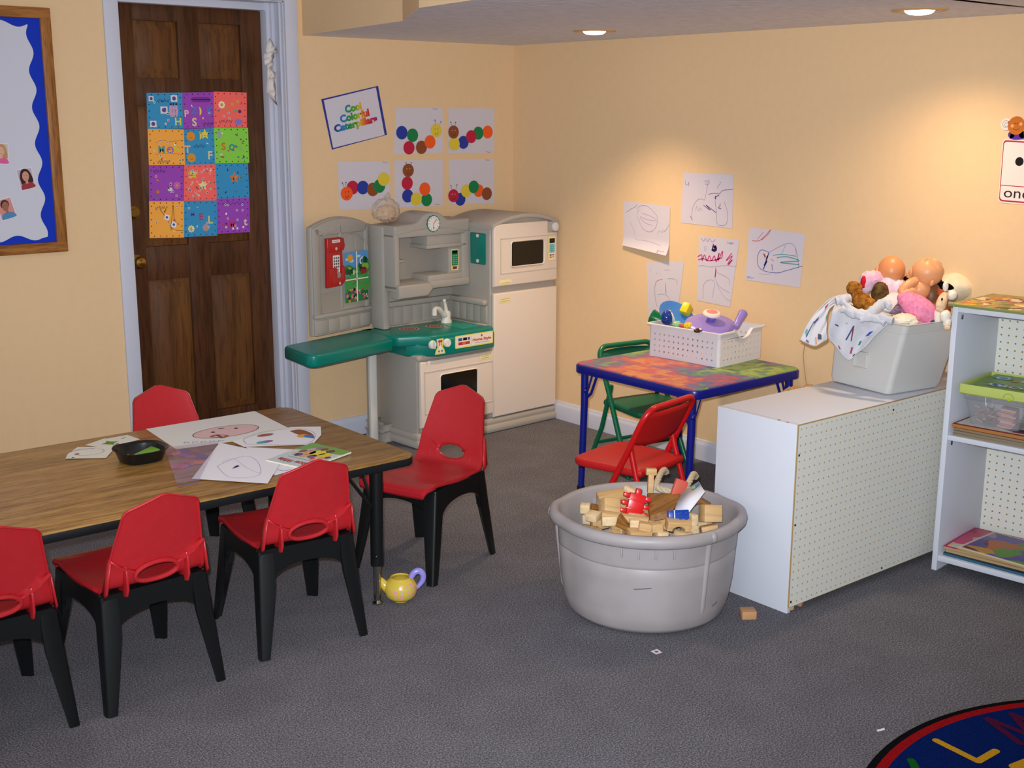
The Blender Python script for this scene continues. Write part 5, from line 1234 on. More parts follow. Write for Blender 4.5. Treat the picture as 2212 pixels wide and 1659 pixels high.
def folding_chair(label, loc, rz, hexc, vin):
    t = thing('folding_chair', label, 'chair', loc, (0, 0, R(rz)), None)
    m = M(hexc, .28, .5); mv = noisy('vinyl_' + vin, vin, vin, 40, 2, .5, .35, .15, 500, dist=.0006)
    w_ = .158; r = .0118
    top = []
    for i in range(9):
        a = PI*i/8
        top.append((-(w_-.045)*1 - .045*math.cos(a)*0, 0, 0))
    # upright + front legs: one bent tube
    zt = .548; yt = -.125
    def up(z): return yt + (zt-z)/zt*.27
    path = [(-w_-.012, up(0.0), 0.0), (-w_-.004, up(.2), .2), (-w_, up(.34), .34), (-w_, up(.49), .49)]
    for i in range(1, 7):
        a = PI/2*i/6; path.append((-w_+.05*(1-math.cos(a)), up(.498+.05*math.sin(a)), .498+.05*math.sin(a)))
    path += [(-x, y, z) for x, y, z in path[::-1]]
    mb = MB(); mb.tube(path, r, m, 12); mb.build('back_frame', t)
    for s_ in (-1, 1):
        mb = MB(); mb.tube([(s_*(w_-.02), up(.385)+.004, .385), (s_*(w_-.02), up(.37)-.012, .35), (s_*(w_-.016), -.10, .18), (s_*(w_-.006), -.18, 0)], r*.92, m, 12); mb.build('leg', t)
    mb = MB()
    mb.tube([(-w_+.012, -.136, .10), (w_-.012, -.136, .10)], .0085, m, 10); mb.build('crossbar', t)
    mb = MB(); mb.tube([(-w_-.006, up(.13), .13), (w_+.006, up(.13), .13)], .0085, m, 10); mb.build('crossbar', t)
    # seat and backrest
    st = spline([(-.13, -.125), (0, -.132), (.13, -.125), (.142, -.11), (.152, 0), (.162, .13), (.15, .165), (.12, .182), (0, .19), (-.12, .182), (-.15, .165), (-.162, .13), (-.152, 0), (-.142, -.11), (-.13, -.125)], 4)[:-1]
    SY = .035
    mb = MB(); mb.prism([(x, y+SY) for x, y in st], .282, .312, mv, None, .011, 3); mb.build('seat', t)
    mb = MB()
    def bf(u, v_):
        x = (u*2-1)*(w_-.008); z = .408 + .118*v_ - .018*(1-abs(u*2-1)**3)*(1-v_)
        return Vector((x, up(z) - .022*(1-(u*2-1)**2) + .002, z + .006*(1-(u*2-1)**2)*v_))
    mb.grid(bf, 17, 7, mv)
    solid(mb.build('backrest', t), .006, 0)
    for s_ in (-1, 1):
        mb = MB(); mb.tube([(s_*(w_-.012), up(.30), .30), (s_*(w_+.002), up(.30), .30)], .007, CHROME, 8); mb.build('pivot_bolt', t)
    return t
folding_chair('red folding chair pulled up to the corner of the folding table, behind the grey tub', (-.985, -1.965, 0), 10, 'C01418', 'B8181A')
folding_chair('green folding chair on the wall side of the folding table', (-.30, -1.28, 0), 172, '00603E', '0C5A40')

# ------------------------------------------------------------------ white basket with play food and dishes
WB_ = M('D4D0D4', .4, .4, name='white_basket_plastic')
BK = Matrix.Translation((-.251, -1.607, FT)) @ Matrix.Rotation(R(5), 4, 'Z')
bx, by, bh = .155, .185, .142
bask = thing('plastic_basket', 'white perforated plastic basket full of toy dishes on the patchwork table', 'basket', (-.251, -1.607, FT), (0, 0, R(5)))
mb = MB()
def wall_X(side):
    # (a,b,c): a along the wall, b up, c outwards
    if side == 'front': return Matrix(((1, 0, 0, 0), (0, 0, -1, -by), (0, 1, 0, 0), (0, 0, 0, 1)))
    if side == 'back': return Matrix(((-1, 0, 0, 0), (0, 0, 1, by), (0, 1, 0, 0), (0, 0, 0, 1)))
    if side == 'left': return Matrix(((0, 0, -1, -bx), (-1, 0, 0, 0), (0, 1, 0, 0), (0, 0, 0, 1)))
    return Matrix(((0, 0, 1, bx), (1, 0, 0, 0), (0, 1, 0, 0), (0, 0, 0, 1)))
for side, hl in (('front', bx), ('back', bx), ('left', by), ('right', by)):
    X = wall_X(side)
    perforated(mb, -hl+.022, hl-.022, .014, .112, .0255, .0043, .0025, WB_, M('A8A4AC', .5, .3), X)
    g = []
    k0 = hl-.022
    for a0, a1, b0, b1 in ((-hl+.012, hl-.012, 0, .014), (-hl+.012, -k0, .014, .112), (k0, hl-.012, .014, .112)): g.append((a0, a1, b0, b1))
    for a0, a1, b0, b1 in g: mb.add([(a0, b0, 0), (a1, b0, 0), (a1, b1, 0), (a0, b1, 0)], [[0, 1, 2, 3]], WB_, X, smooth=False)
    top = [(-hl+.012, .112), (hl-.012, .112), (hl-.012, bh)]
    if side in ('front', 'back'): top += [(.055 - .0*i, bh) for i in range(1)] + [(.05*math.cos(PI*i/10), bh-.034*math.sin(PI*i/10)**.8) for i in range(11)] + [(-.055, bh)]
    top += [(-hl+.012, bh)]
    mb.add([(a, b_, 0) for a, b_ in top], [list(range(len(top)))], WB_, X, smooth=False)
for sx_, sy_, a0 in ((1, 1, 0), (-1, 1, PI/2), (-1, -1, PI), (1, -1, 1.5*PI)):
    mb.grid(lambda u, v_: Vector((sx_*(bx-.012)+.012*math.cos(a0+PI/2*u), sy_*(by-.012)+.012*math.sin(a0+PI/2*u), bh*v_)), 6, 2, WB_)
mb.add([(-bx+.004, -by+.004, .003), (bx-.004, -by+.004, .003), (bx-.004, by-.004, .003), (-bx+.004, by-.004, .003)], [[0, 1, 2, 3]], WB_)
def densify(q):
    out = []
    for i, p in enumerate(q):
        out.append(p); r_ = q[(i+1) % len(q)]
        if math.dist(p, r_) > .05:
            for k in range(1, 24): out.append((p[0]+(r_[0]-p[0])*k/24, p[1]+(r_[1]-p[1])*k/24))
    return out
ro = densify(rrect(-bx-.014, bx+.014, -by-.014, by+.014, .02, 5)); ri = densify(rrect(-bx, bx, -by, by, .012, 5))
n = len(ro)
def zl(p): return bh - (.034*max(0, 1-(p[0]/.052)**2)**.5 if abs(p[1]) > by-.001 else 0)
vs = [(p[0], p[1], zl(p)-.004) for p in ro] + [(p[0], p[1], zl(p)) for p in ro] + [(p[0], p[1], zl(q_)+.001) for p, q_ in zip(ri, ro)]
mb.add(vs, [[i, (i+1) % n, n+(i+1) % n, n+i] for i in range(n)] + [[n+i, n+(i+1) % n, 2*n+(i+1) % n, 2*n+i] for i in range(n)], WB_)
mb.build('basket_body', bask)
def inb(x, y, z): return BK @ Vector((x, y, z))
LIL = M('8C78C4', .3, .45, name='lilac_plastic')
# lilac pan lid
lid = thing('toy_saucepan', 'lilac toy saucepan with a white and pink knobbed lid lying in the basket', 'toy dish', (-0.2837, -1.6611, 0.7120), (R(14), R(-4), R(-12)))
mb = MB(); mb.lathe([(0, .012), (.05, .011), (.088, .006), (.100, 0), (.104, -.004), (.100, -.006), (.09, .001), (0, .006)], LIL, 48, Matrix.Diagonal((1.08, .95, 1, 1))); ld = mb.build('lid', lid)
mb = MB(); mb.lathe([(.010, .01), (.017, .016), (.02, .026), (.014, .034), (0, .036)], M('7A68C8', .2, .5), 24); mb.build('knob_stem', ld)
mb = MB(); mb.lathe([(0, .034), (.03, .034), (.038, .038), (.039, .044), (.034, .05), (.024, .052)], M('DCD0CC', .4, .4), 32); mb.lathe([(.0245, .0515), (.02, .053), (0, .0535)], M('D8827A', .4, .4), 32); mb.build('knob', ld)
mb = MB(); mb.lathe([(.0, -.05), (.07, -.05), (.088, -.03), (.095, -.006)], LIL, 40); mb.build('pan_body', lid)
hp = lid.matrix_basis.inverted() @ Vector((-0.2590, -1.7960, 0.7420))
Xh = Matrix.Translation(hp) @ lid.matrix_basis.to_3x3().inverted().to_4x4()
mb = MB(); mb.tube(spline3([(-.036, -.012, -.028), (-.012, -.004, -.008), (.014, .004, .010), (.034, .01, .024)], 4), [.013, .014, .015, .0155, .016, .0165, .017, .0175, .018, .0185, .019, .0195, .019], LIL, 14, X=Xh)
mb.tube([(.032, .0095, .0225), (.038, .0115, .0265)], [.017, .013], M('9C8CD0', .3, .4), 14, X=Xh); mb.build('handle', lid)
# blue plate on edge
mb = MB(); mb.lathe([(0, .0), (.055, .0), (.072, .008), (.088, .014), (.0885, .0165), (.07, .011), (.055, .003), (0, .003)], M('3A78C4', .25, .5), 40)
tag(mb.build('toy_plate', None, (-0.2570, -1.4367, 0.7000), (R(38), R(16), R(-25))), 'sky blue toy plate standing on edge in the basket', 'toy dish')
# green cup
mb = MB(); mb.lathe([(0, 0), (.026, 0), (.034, .05), (.036, .052), (.033, .05), (.024, .004), (0, .004)], M('0A6A34', .3, .45), 28)
tag(mb.build('toy_cup', None, (-0.2770, -1.3753, 0.6800), (R(-70), R(20), R(30))), 'dark green toy cup at the back left of the basket', 'toy cup')
# blue globe-like rattle with white ruffle
ball = thing('toy_ball', 'deep blue toy ball with a pale ruffled collar in the basket', 'toy', (-0.3714, -1.4933, 0.7220))
mb = MB(); mb.ball((0, 0, 0), (.029, .026, .032), M('12357E', .2, .5), nu=28, nv=18, fn=lambda d: 1+.07*noise.noise(d*5)); mb.build('ball', ball)
mb = MB(); mb.lathe([(.012, 0), (.030, .004), (.036, .010), (.032, .016), (.014, .02)], M('D4D2CC', .5, .3), 30, XF((.016, .004, -.006), (R(10), R(70), R(-20)))); mb.build('ruffle', ball)
mb = MB(); mb.box(-.032, .032, -.018, .018, -.025, .025, M('D8C21C', .35, .4), .006)
tag(mb.build('toy_block', None, (-0.1921, -1.4386, 0.7300), (R(12), R(35), R(25))), 'plain yellow toy block standing behind the blue plate', 'toy')
corn = thing('toy_food', 'yellow and orange toy food piece at the front of the basket', 'toy food', (-0.3840, -1.6267, 0.7060))
mb = MB(); mb.ball((0, 0, 0), (.019, .016, .014), M('DDBB2A', .35, .4), nu=24, nv=14, fn=lambda d: 1+.16*math.sin(6*math.atan2(d.y, d.x))); mb.build('flower_body', corn)
mb = MB(); mb.ball((.016, -.006, -.012), (.015, .012, .011), M('E0571C', .35, .4), nu=20, nv=12, fn=lambda d: 1+.1*math.sin(5*math.atan2(d.y, d.x))); mb.build('orange_piece', corn)
mb = MB(); mb.ball((0, 0, 0), (.024, .015, .015), M('8EC08A', .5, .3), nu=20, nv=12, fn=lambda d: 1+.25*noise.noise(d*5))
tag(mb.build('toy_lettuce', None, (-0.3714, -1.5527, 0.7000)), 'crumpled pale green toy lettuce in front of the blue ball', 'toy food')
mb = MB(); mb.ball((0, 0, 0), (.022, .014, .010), M('3A2018', .3, .4), nu=20, nv=12); mb.ball((.004, -.008, .005), (.008, .006, .006), M('E0D8D0', .4), nu=10, nv=8)
tag(mb.build('toy_pastry', None, (-0.4114, -1.7062, 0.7000)), 'dark brown toy pastry with a white spot at the front rim of the basket', 'toy food')
mb = MB(); mb.ball((0, 0, 0), (.012, .011, .011), M('C85A58', .4, .35), nu=16, nv=10)
tag(mb.build('toy_tomato', None, (-0.3720, -1.5821, 0.7000)), 'small red toy tomato between the lettuce and the yellow toy food', 'toy food')
# ------------------------------------------------------------------ grey tub of wooden blocks
TUBM = noisy('warm_grey_tub_plastic', '979090', 'A09898', 8, 4, .42, .35, .08, 500, dist=.0006)
TX, TY = -1.445, -2.44
tub = thing('storage_tub', 'large round warm grey plastic tub of wooden blocks on the carpet', 'tub', (TX, TY, 0))
def bulge(a, z):
    # two flat grip bulges left and right of the viewer, shallow ribs between
    k = 0
    for c in (R(140), R(-42)):
        d = (a-c+PI) % (2*PI)-PI
        k = max(k, math.exp(-(d/.30)**4))
    return k
def tr(a, z, base):
    kb_ = bulge(a, z)
    r = base*(1 + .045*kb_*min(1, z/.1))
    e = abs(((a-R(49)) % PI) - PI/2)
    return r*(1 + .035*abs(math.sin(a-R(49)))**2)
prof = [(0, .0), (.19, .0), (.232, .006), (.245, .022), (.252, .06), (.257, .12), (.261, .18), (.2638, .2225), (.2622, .2245), (.2642, .2265), (.2650, .234), (.2682, .285), (.2690, .294), (.271, .3015), (.284, .298), (.291, .303), (.294, .318), (.290, .332), (.281, .338), (.270, .337), (.263, .328), (.258, .25), (.247, .1), (.238, .03), (.2, .014), (0, .012)]
n = 96
mb = MB(); vs = []; fs = []
for r, z in prof:
    for j in range(n):
        a = 2*PI*j/n; q = tr(a, z, r); vs.append((q*math.cos(a), q*math.sin(a), z + (.004*bulge(a, z) if z > .29 else 0)))
for i in range(len(prof)-1):
    for j in range(n): fs.append([i*n+j, i*n+(j+1) % n, (i+1)*n+(j+1) % n, (i+1)*n+j])
mb.add(vs, fs, TUBM)
for a in [R(x) for x in (-152, -141, -130, -118)]:      # stiffening tabs under the rim
    q = tr(a, .28, .27); mb.box(-.012, .004, -.003, .003, .262, .30, TUBM, .001, XF((q*math.cos(a), q*math.sin(a), 0), (0, 0, a)))
for a in (R(-92), R(138), R(86), R(-8)):
    mb.tube([(tr(a, .03, .238)*math.cos(a), tr(a, .03, .238)*math.sin(a), .03), (tr(a, .08, .2475)*math.cos(a), tr(a, .08, .2475)*math.sin(a), .08), (tr(a, .2, .258)*math.cos(a), tr(a, .2, .258)*math.sin(a), .2), (tr(a, .3, .268)*math.cos(a), tr(a, .3, .268)*math.sin(a), .3)], [.006, .011, .011, .011], TUBM, 10)
    mb.ball((tr(a, .32, .283)*math.cos(a), tr(a, .32, .283)*math.sin(a), .319), (.015, .015, .019), TUBM, nu=16, nv=10)
mb.build('tub_body', tub, angle=60)
for a, da, z in ((-80, 3, .075), (-138, 6, .16)):
    s = MB(); pts = []
    for i in range(9):
        t = R(a-da+2*da*i/8); q = tr(t, z, .2555 if z < .1 else .2602)+.0006; pts.append((q*math.cos(t), q*math.sin(t), z+.0008*i))
    s.tube(pts, .0009, M('3A3634', .8), 5)
    o = s.build('scuff_mark', tub)
# rope handle hanging inside
ROPE = M('C4B498', .8, .15, name='sisal_rope')
P1, P2 = [(-1.1294, -2.2228, 0.3450), (-1.1658, -2.2439, 0.3650), (-1.2473, -2.2986, 0.3650), (-1.2984, -2.3465, 0.3520)], [(-1.0886, -2.3254, 0.3450), (-1.1247, -2.3449, 0.3660), (-1.2011, -2.3926, 0.3600), (-1.2695, -2.4255, 0.3500)]
path = spline3([P1[0], P1[1], P1[2], P1[3], P2[3], P2[2], P2[1], P2[0]], 10)
mb = MB()
for ph in (0, 2*PI/3, 4*PI/3):
    out = []
    for i, p in enumerate(path):
        t = (path[min(i+1, len(path)-1)]-path[max(i-1, 0)]).normalized()
        u = t.orthogonal().normalized() if abs(t.z) > .99 else (Vector((0, 0, 1))-t*t.z).normalized()
        w_ = t.cross(u); an = ph + i*.8
        out.append(p - Vector((TX, TY, 0)) + (u*math.cos(an)+w_*math.sin(an))*.0052)
    mb.tube(out, .0062, ROPE, 8)
o = mb.build('rope_handle', tub); o['label'] = 'twisted rope handle'
# ---- blocks: (position, euler degrees, size, wood, label)
def block(lab, pos, rot, size, m, bev=.003, shape='box'):
    mb = MB(); a, b_, c = size
    if shape == 'box': mb.box(-a/2, a/2, -b_/2, b_/2, -c/2, c/2, m, bev)
    elif shape == 'arch':
        pts = [(-a/2, -c/2), (-a*.28, -c/2)] + [(-a*.28*math.cos(PI*i/12), -c/2+c*.55*math.sin(PI*i/12)) for i in range(1, 12)] + [(a*.28, -c/2), (a/2, -c/2), (a/2, c/2), (-a/2, c/2)]
        mb.prism(pts, -b_/2, b_/2, m, Matrix(((1, 0, 0, 0), (0, 0, -1, 0), (0, 1, 0, 0), (0, 0, 0, 1))), .002)
    elif shape == 'wedge': mb.prism([(-a/2, -c/2), (a/2, -c/2), (-a/2, c/2)], -b_/2, b_/2, m, Matrix(((1, 0, 0, 0), (0, 0, -1, 0), (0, 1, 0, 0), (0, 0, 0, 1))), .002)
    elif shape == 'cyl': mb.lathe([(0, -c/2), (a/2-.002, -c/2), (a/2, -c/2+.002), (a/2, c/2-.002), (a/2-.002, c/2), (0, c/2)], m, 28)
    elif shape == 'tee':
        mb.box(-a*.26, a*.26, -b_/2, b_/2, -c/2, c/2-a*.5, m, .002); mb.box(-a/2, a/2, -b_/2, b_/2, c/2-a*.62, c/2, m, .003)
    o = mb.build('wooden_block', None, pos, tuple(R(q) for q in rot))
    return tag(o, lab, 'block', 'wooden blocks in the tub')
block('long maple block at the far left of the pile in the tub', (-1.4197, -2.2464, 0.3250), (8, -6, -30), (0.095, 0.045, 0.024), BLOCK, .003, 'box')
block('short tan block end touching the long block, behind the red brick', (-1.3512, -2.2631, 0.3300), (0, 20, -60), (0.04, 0.03, 0.03), BLOCK2, .003, 'box')
block('thick square tan block in front of the long maple block', (-1.5116, -2.3328, 0.3280), (-25, 10, -20), (0.058, 0.05, 0.05), BLOCK, .003, 'box')
block('small pale block at the left rim of the tub pile', (-1.5592, -2.2691, 0.3150), (5, 0, -50), (0.032, 0.03, 0.03), BLOCK2, .003, 'box')
block('small dark tan block between the left rim and the square block', (-1.5219, -2.2698, 0.3100), (0, 15, -10), (0.035, 0.03, 0.02), BROWNWOOD, .003, 'box')
block('pale flat block at the front left of the tub pile', (-1.5877, -2.3374, 0.3120), (10, 0, -70), (0.04, 0.04, 0.024), BLOCK2, .003, 'box')
block('long pale plank lying across the front of the tub pile', (-1.5414, -2.4361, 0.3220), (6, 5, -52), (0.15, 0.024, 0.022), BLOCK, .003, 'box')
block('light upright block just behind the front left rim of the tub', (-1.5805, -2.4030, 0.3120), (-10, 0, -35), (0.048, 0.03, 0.03), BLOCK2, .003, 'box')
block('brown wedge shaped block at the front of the tub pile', (-1.5592, -2.4611, 0.3150), (0, 15, -65), (0.06, 0.028, 0.04), BROWNWOOD, .003, 'wedge')
block('whitish block to the right of the brown wedge shaped block', (-1.5371, -2.4725, 0.3120), (0, 0, -40), (0.03, 0.03, 0.03), BLOCK2, .003, 'box')
block('grey brown block at the middle of the front rim of the tub', (-1.5292, -2.5129, 0.3120), (0, 8, -42), (0.04, 0.03, 0.024), BLOCK, .003, 'box')
block('orange tan block beside the grey brown one at the front rim', (-1.5068, -2.5401, 0.3120), (0, -4, -30), (0.036, 0.03, 0.026), BLOCK, .003, 'box')
block('tan block with a curved cut below the blue brick', (-1.4413, -2.5701, 0.3150), (10, 4, -32), (0.075, 0.04, 0.03), BLOCK, .003, 'arch')
block('largest square tan block at the right of the tub pile', (-1.2922, -2.5723, 0.3200), (-18, 6, -25), (0.062, 0.05, 0.056), BLOCK, .003, 'box')
block('dark arch shaped block behind the largest square block', (-1.2740, -2.5166, 0.3350), (0, 25, -60), (0.05, 0.03, 0.03), BROWNWOOD, .003, 'arch')
block('small pale block between the blue brick and the largest square block', (-1.3684, -2.5665, 0.3150), (0, 0, -20), (0.024, 0.03, 0.034), BLOCK2, .003, 'box')
block('upright T shaped block rising above the rear rim of the tub', (-1.3072, -2.3185, 0.3720), (-4, 2, -39), (0.036, 0.026, 0.085), BLOCK, .003, 'tee')
block('pinkish tan block lying against the red brick', (-1.4365, -2.3989, 0.3320), (-20, 0, -39), (0.026, 0.018, 0.02), BLOCK2, .003, 'box')
block('plain wooden block half buried in the tub pile', (TX+0.011, TY+0.147, 0.279), (13, -12, 34), (0.067, 0.041, 0.035), BLOCK2)
block('plain wooden block half buried in the tub pile', (TX+-0.106, TY+0.113, 0.278), (-6, 6, 155), (0.054, 0.036, 0.032), BLOCK)
block('plain wooden block half buried in the tub pile', (TX+-0.036, TY+-0.036, 0.289), (6, -6, 106), (0.060, 0.043, 0.041), BLOCK2)
block('plain wooden block half buried in the tub pile', (TX+0.182, TY+0.015, 0.275), (9, 9, 65), (0.055, 0.038, 0.038), BLOCK)
block('plain wooden block half buried in the tub pile', (TX+0.071, TY+-0.118, 0.280), (-15, -13, 66), (0.068, 0.043, 0.039), BLOCK2)
block('plain wooden block half buried in the tub pile', (TX+-0.124, TY+-0.139, 0.275), (1, 12, 3), (0.050, 0.036, 0.040), BLOCK2)
block('plain wooden block half buried in the tub pile', (TX+-0.170, TY+-0.025, 0.276), (-12, -8, 51), (0.052, 0.043, 0.043), BLOCK)
block('plain wooden block half buried in the tub pile', (TX+0.008, TY+-0.154, 0.278), (-11, -14, 166), (0.063, 0.039, 0.033), BLOCK2)
block('plain wooden block half buried in the tub pile', (TX+-0.011, TY+0.033, 0.290), (6, -7, 109), (0.053, 0.045, 0.041), BLOCK2)
block('plain wooden block half buried in the tub pile', (TX+-0.182, TY+0.066, 0.274), (1, -5, 158), (0.052, 0.041, 0.035), BLOCK)
block('plain wooden block half buried in the tub pile', (TX+0.045, TY+-0.043, 0.288), (15, -11, 112), (0.065, 0.042, 0.041), BLOCK)
block('plain wooden block half buried in the tub pile', (TX+0.061, TY+0.070, 0.284), (-6, -7, 94), (0.062, 0.041, 0.038), BLOCK)
block('plain wooden block half buried in the tub pile', (TX+0.129, TY+-0.029, 0.280), (-11, 15, 21), (0.052, 0.043, 0.031), BLOCK)
block('plain wooden block half buried in the tub pile', (TX+0.123, TY+-0.157, 0.274), (9, 9, 144), (0.054, 0.036, 0.037), BLOCK)
block('plain wooden block half buried in the tub pile', (TX+0.152, TY+0.094, 0.276), (-4, 5, 111), (0.065, 0.040, 0.041), BLOCK2)
block('plain wooden block half buried in the tub pile', (TX+-0.076, TY+0.180, 0.274), (-3, -5, 23), (0.062, 0.041, 0.032), BLOCK2)
block('plain wooden block half buried in the tub pile', (TX+-0.051, TY+-0.107, 0.282), (6, 6, 65), (0.052, 0.036, 0.037), BLOCK2)
block('plain wooden block half buried in the tub pile', (TX+0.168, TY+-0.088, 0.275), (11, 7, 97), (0.052, 0.035, 0.036), BLOCK2)
block('plain wooden block half buried in the tub pile', (TX+0.085, TY+0.157, 0.276), (-4, -14, 43), (0.058, 0.042, 0.042), BLOCK2)
block('plain wooden block half buried in the tub pile', (TX+-0.103, TY+-0.062, 0.282), (-6, -3, 155), (0.068, 0.044, 0.041), BLOCK)
block('plain wooden block half buried in the tub pile', (TX+-0.096, TY+0.024, 0.284), (5, 13, 18), (0.052, 0.039, 0.033), BLOCK)
block('plain wooden block half buried in the tub pile', (TX+-0.071, TY+-0.182, 0.274), (4, 15, 158), (0.063, 0.037, 0.032), BLOCK2)
block('plain wooden block half buried in the tub pile', (TX+-0.042, TY+0.095, 0.283), (11, -7, 38), (0.064, 0.044, 0.043), BLOCK)
block('plain wooden block half buried in the tub pile', (TX+0.117, TY+0.036, 0.281), (14, -5, 48), (0.050, 0.037, 0.035), BLOCK)
WQ = [Vector(q) for q in ((-1.3649, -2.3588, 0.3520), (-1.2830, -2.4352, 0.3520), (-1.4006, -2.5146, 0.3450), (-1.4646, -2.4714, 0.3250))]
mb = MB(); LOW = [Vector(q) for q in ((-1.3393, -2.3333, 0.3200), (-1.2539, -2.4022, 0.3200), (-1.4250, -2.5068, 0.3120), (-1.4705, -2.4725, 0.3000))]
mb.add(WQ+LOW, [[3, 2, 1, 0], [4, 5, 6, 7], [0, 1, 5, 4], [1, 2, 6, 5], [2, 3, 7, 6], [3, 0, 4, 7]], BROWNWOOD, smooth=False)
o = mb.build('wooden_block'); o.modifiers.new('edge', 'BEVEL').width = .003
tag(o, 'large brown sloping wooden piece in the middle of the tub pile', 'block', 'wooden blocks in the tub')
# toys among the blocks
DUP = M('D21418', .28, .45, name='red_brick_plastic')
mb = MB()
mb.box(-.026, .026, -.012, .012, -.036, .036, DUP, .002)
for i in (-1, 0, 1):
    for s_ in (-1, 1):
        mb.box(s_*.036-.010, s_*.036+.010, -.011, .011, i*.026-.007, i*.026+.007, DUP, .002)
mb.box(-.009, .009, -.011, .011, .03, .054, DUP, .003); mb.box(-.009, .009, -.011, .011, -.054, -.03, DUP, .003)
for i in (-.5, .5): mb.box(-.03, .03, -.016, -.01, i*.03-.003, i*.03+.003, DUP, .001)
tag(mb.build('interlocking_brick', None, (-1.4499, -2.3898, 0.3350), (R(-14), R(14), R(-38))), 'bright red notched plastic brick in the tub beside the brown wooden wedge', 'toy brick')
BLU = M('0C3C9C', .25, .5, name='blue_brick_plastic')
br = thing('toy_brick', 'studded blue plastic brick in front of the white card in the tub', 'toy brick', (-1.4258, -2.5548, 0.3350), (R(-18), R(0), R(-32)))
mb = MB(); mb.box(-.033, .033, -.012, .012, -.019, .019, BLU, .002); mb.box(-.0155, -.0125, -.0125, .0125, -.0193, .0193, M('D8DCE4', .4), .0005); mb.build('brick_body', br)
mb = MB()
for x in (.004, .022):
    for z in (-.009, .009): mb.lathe([(0, 0), (.0055, 0), (.0055, .004), (.0045, .005), (0, .005)], BLU, 14, XF((x, -.012, z), (PI/2, 0, 0)))
mb.build('studs', br)
cd = thing('folded_card', 'white folded card with a small blue and green mark in the tub', 'card', (0, 0, 0))
c1, c2, c3, c4, c5, c6 = (-1.3893, -2.5076, 0.3350), (-1.3475, -2.4764, 0.3450), (-1.3146, -2.4697, 0.3700), (-1.2568, -2.4864, 0.4000), (-1.2905, -2.5444, 0.3850), (-1.3778, -2.5555, 0.3350)
mb = MB(); mb.add([c1, c2, c3, c4, c5, c6], [[0, 1, 2, 3, 4, 5]], M('DEDCE4', .5, .3), smooth=False); solid(mb.build('card_sheet', cd), .0008)
e_ = (Vector(c4)-Vector(c3)).normalized(); f_ = (Vector(c6)-Vector(c1)).normalized()
q0 = Vector(c4) + (Vector(c5)-Vector(c4))*.12 - e_*.004; nrm = (Vector(c3)-Vector(c2)).cross(Vector(c4)-Vector(c3)).normalized()
if nrm.dot(Vector((-.62, -.75, .25))) < 0: nrm = -nrm
q0 += nrm*.0015; g_ = (Vector(c5)-Vector(c4)).normalized()
mb = MB(); mb.add([q0, q0-e_*.016, q0-e_*.016+g_*.012, q0+g_*.012], [[0, 1, 2, 3]], M('2A7AA8', .4)); mb.add([q0-e_*.016, q0-e_*.028, q0-e_*.028+g_*.012, q0-e_*.016+g_*.012], [[0, 1, 2, 3]], M('8AB070', .4))
mb.build('printed_mark', cd)
mb = MB(); mb.box(-.022, .022, -.009, .009, -.03, .03, M('C85A48', .45, .35), .003)
tag(mb.build('coral_block', None, (-1.2813, -2.4239, 0.3650), (R(-10), R(22), R(-30))), 'coral pink block leaning behind the rope handle in the tub', 'block')
# ------------------------------------------------------------------ low white cabinet with a pegboard back
cab = thing('pegboard_cabinet', 'low white cabinet with a cream pegboard back facing the room, beside the tub', 'cabinet', (0, 0, 0))
cx0, cx1, cy0, cy1, cz = -1.137, -.035, -2.78, -2.452, .629
mb = MB(); mb.box(cx0, cx0+.018, cy0+.004, cy1, 0, cz, WHITELAM, .0015); mb.build('end_panel', cab)
mb = MB(); mb.box(cx1-.018, cx1, cy0+.004, cy1, 0, cz, WHITELAM, .0015); mb.build('end_panel', cab)
mb = MB(); mb.box(cx0+.0175, cx1-.0175, cy0+.003, cy1, cz-.018, cz, WHITELAM, .0008); mb.build('top_panel', cab)
mb = MB()
for z in (.04, .32): mb.box(cx0+.018, cx1-.018, cy0+.01, cy1, z, z+.018, WHITELAM, .001)
mb.build('shelf_board', cab)
mb = MB()
Xp = Matrix(((1, 0, 0, 0), (0, 0, -1, cy0), (0, 1, 0, 0), (0, 0, 0, 1)))
perforated(mb, cx0+.004, cx1-.002, .022, cz-.002, .0262, .0030, .004, PEG, PEGHOLE, Xp)
mb.box(cx0+.004, cx1-.002, cy0+.004, cy0+.0065, .022, cz-.002, PEGHOLE)
mb.box(cx0+.002, cx1-.002, cy0-.0005, cy0+.004, cz-.002, cz+.0005, PEGHOLE); mb.box(cx0+.002, cx0+.0042, cy0-.0003, cy0+.004, .022, cz-.002, PEGHOLE); mb.box(cx0+.004, cx1-.002, cy0, cy0+.004, .0205, .022, PEGHOLE)
mb.build('pegboard_back', cab)
for x, z in ((cx0+.012, .53), (cx0+.012, .04), (-.62, .032), (-.62, .60), (cx0+.012, .30)):
    mb = MB(); mb.ball((x, cy0-.0005, z), (.004, .0016, .004), M('3A3C44', .3, .5, 1), nu=12, nv=8); mb.build('screw', cab)
for x, y, r in ((-1.130, -2.70, .005), (-1.132, -2.735, .004)):
    mb = MB(); mb.ball((x, y, cz+.0008), (r, r*1.3, .0012), M('B07A5A', .9), nu=10, nv=6); o = mb.build('chip', cab); o['label'] = 'chipped laminate spot'

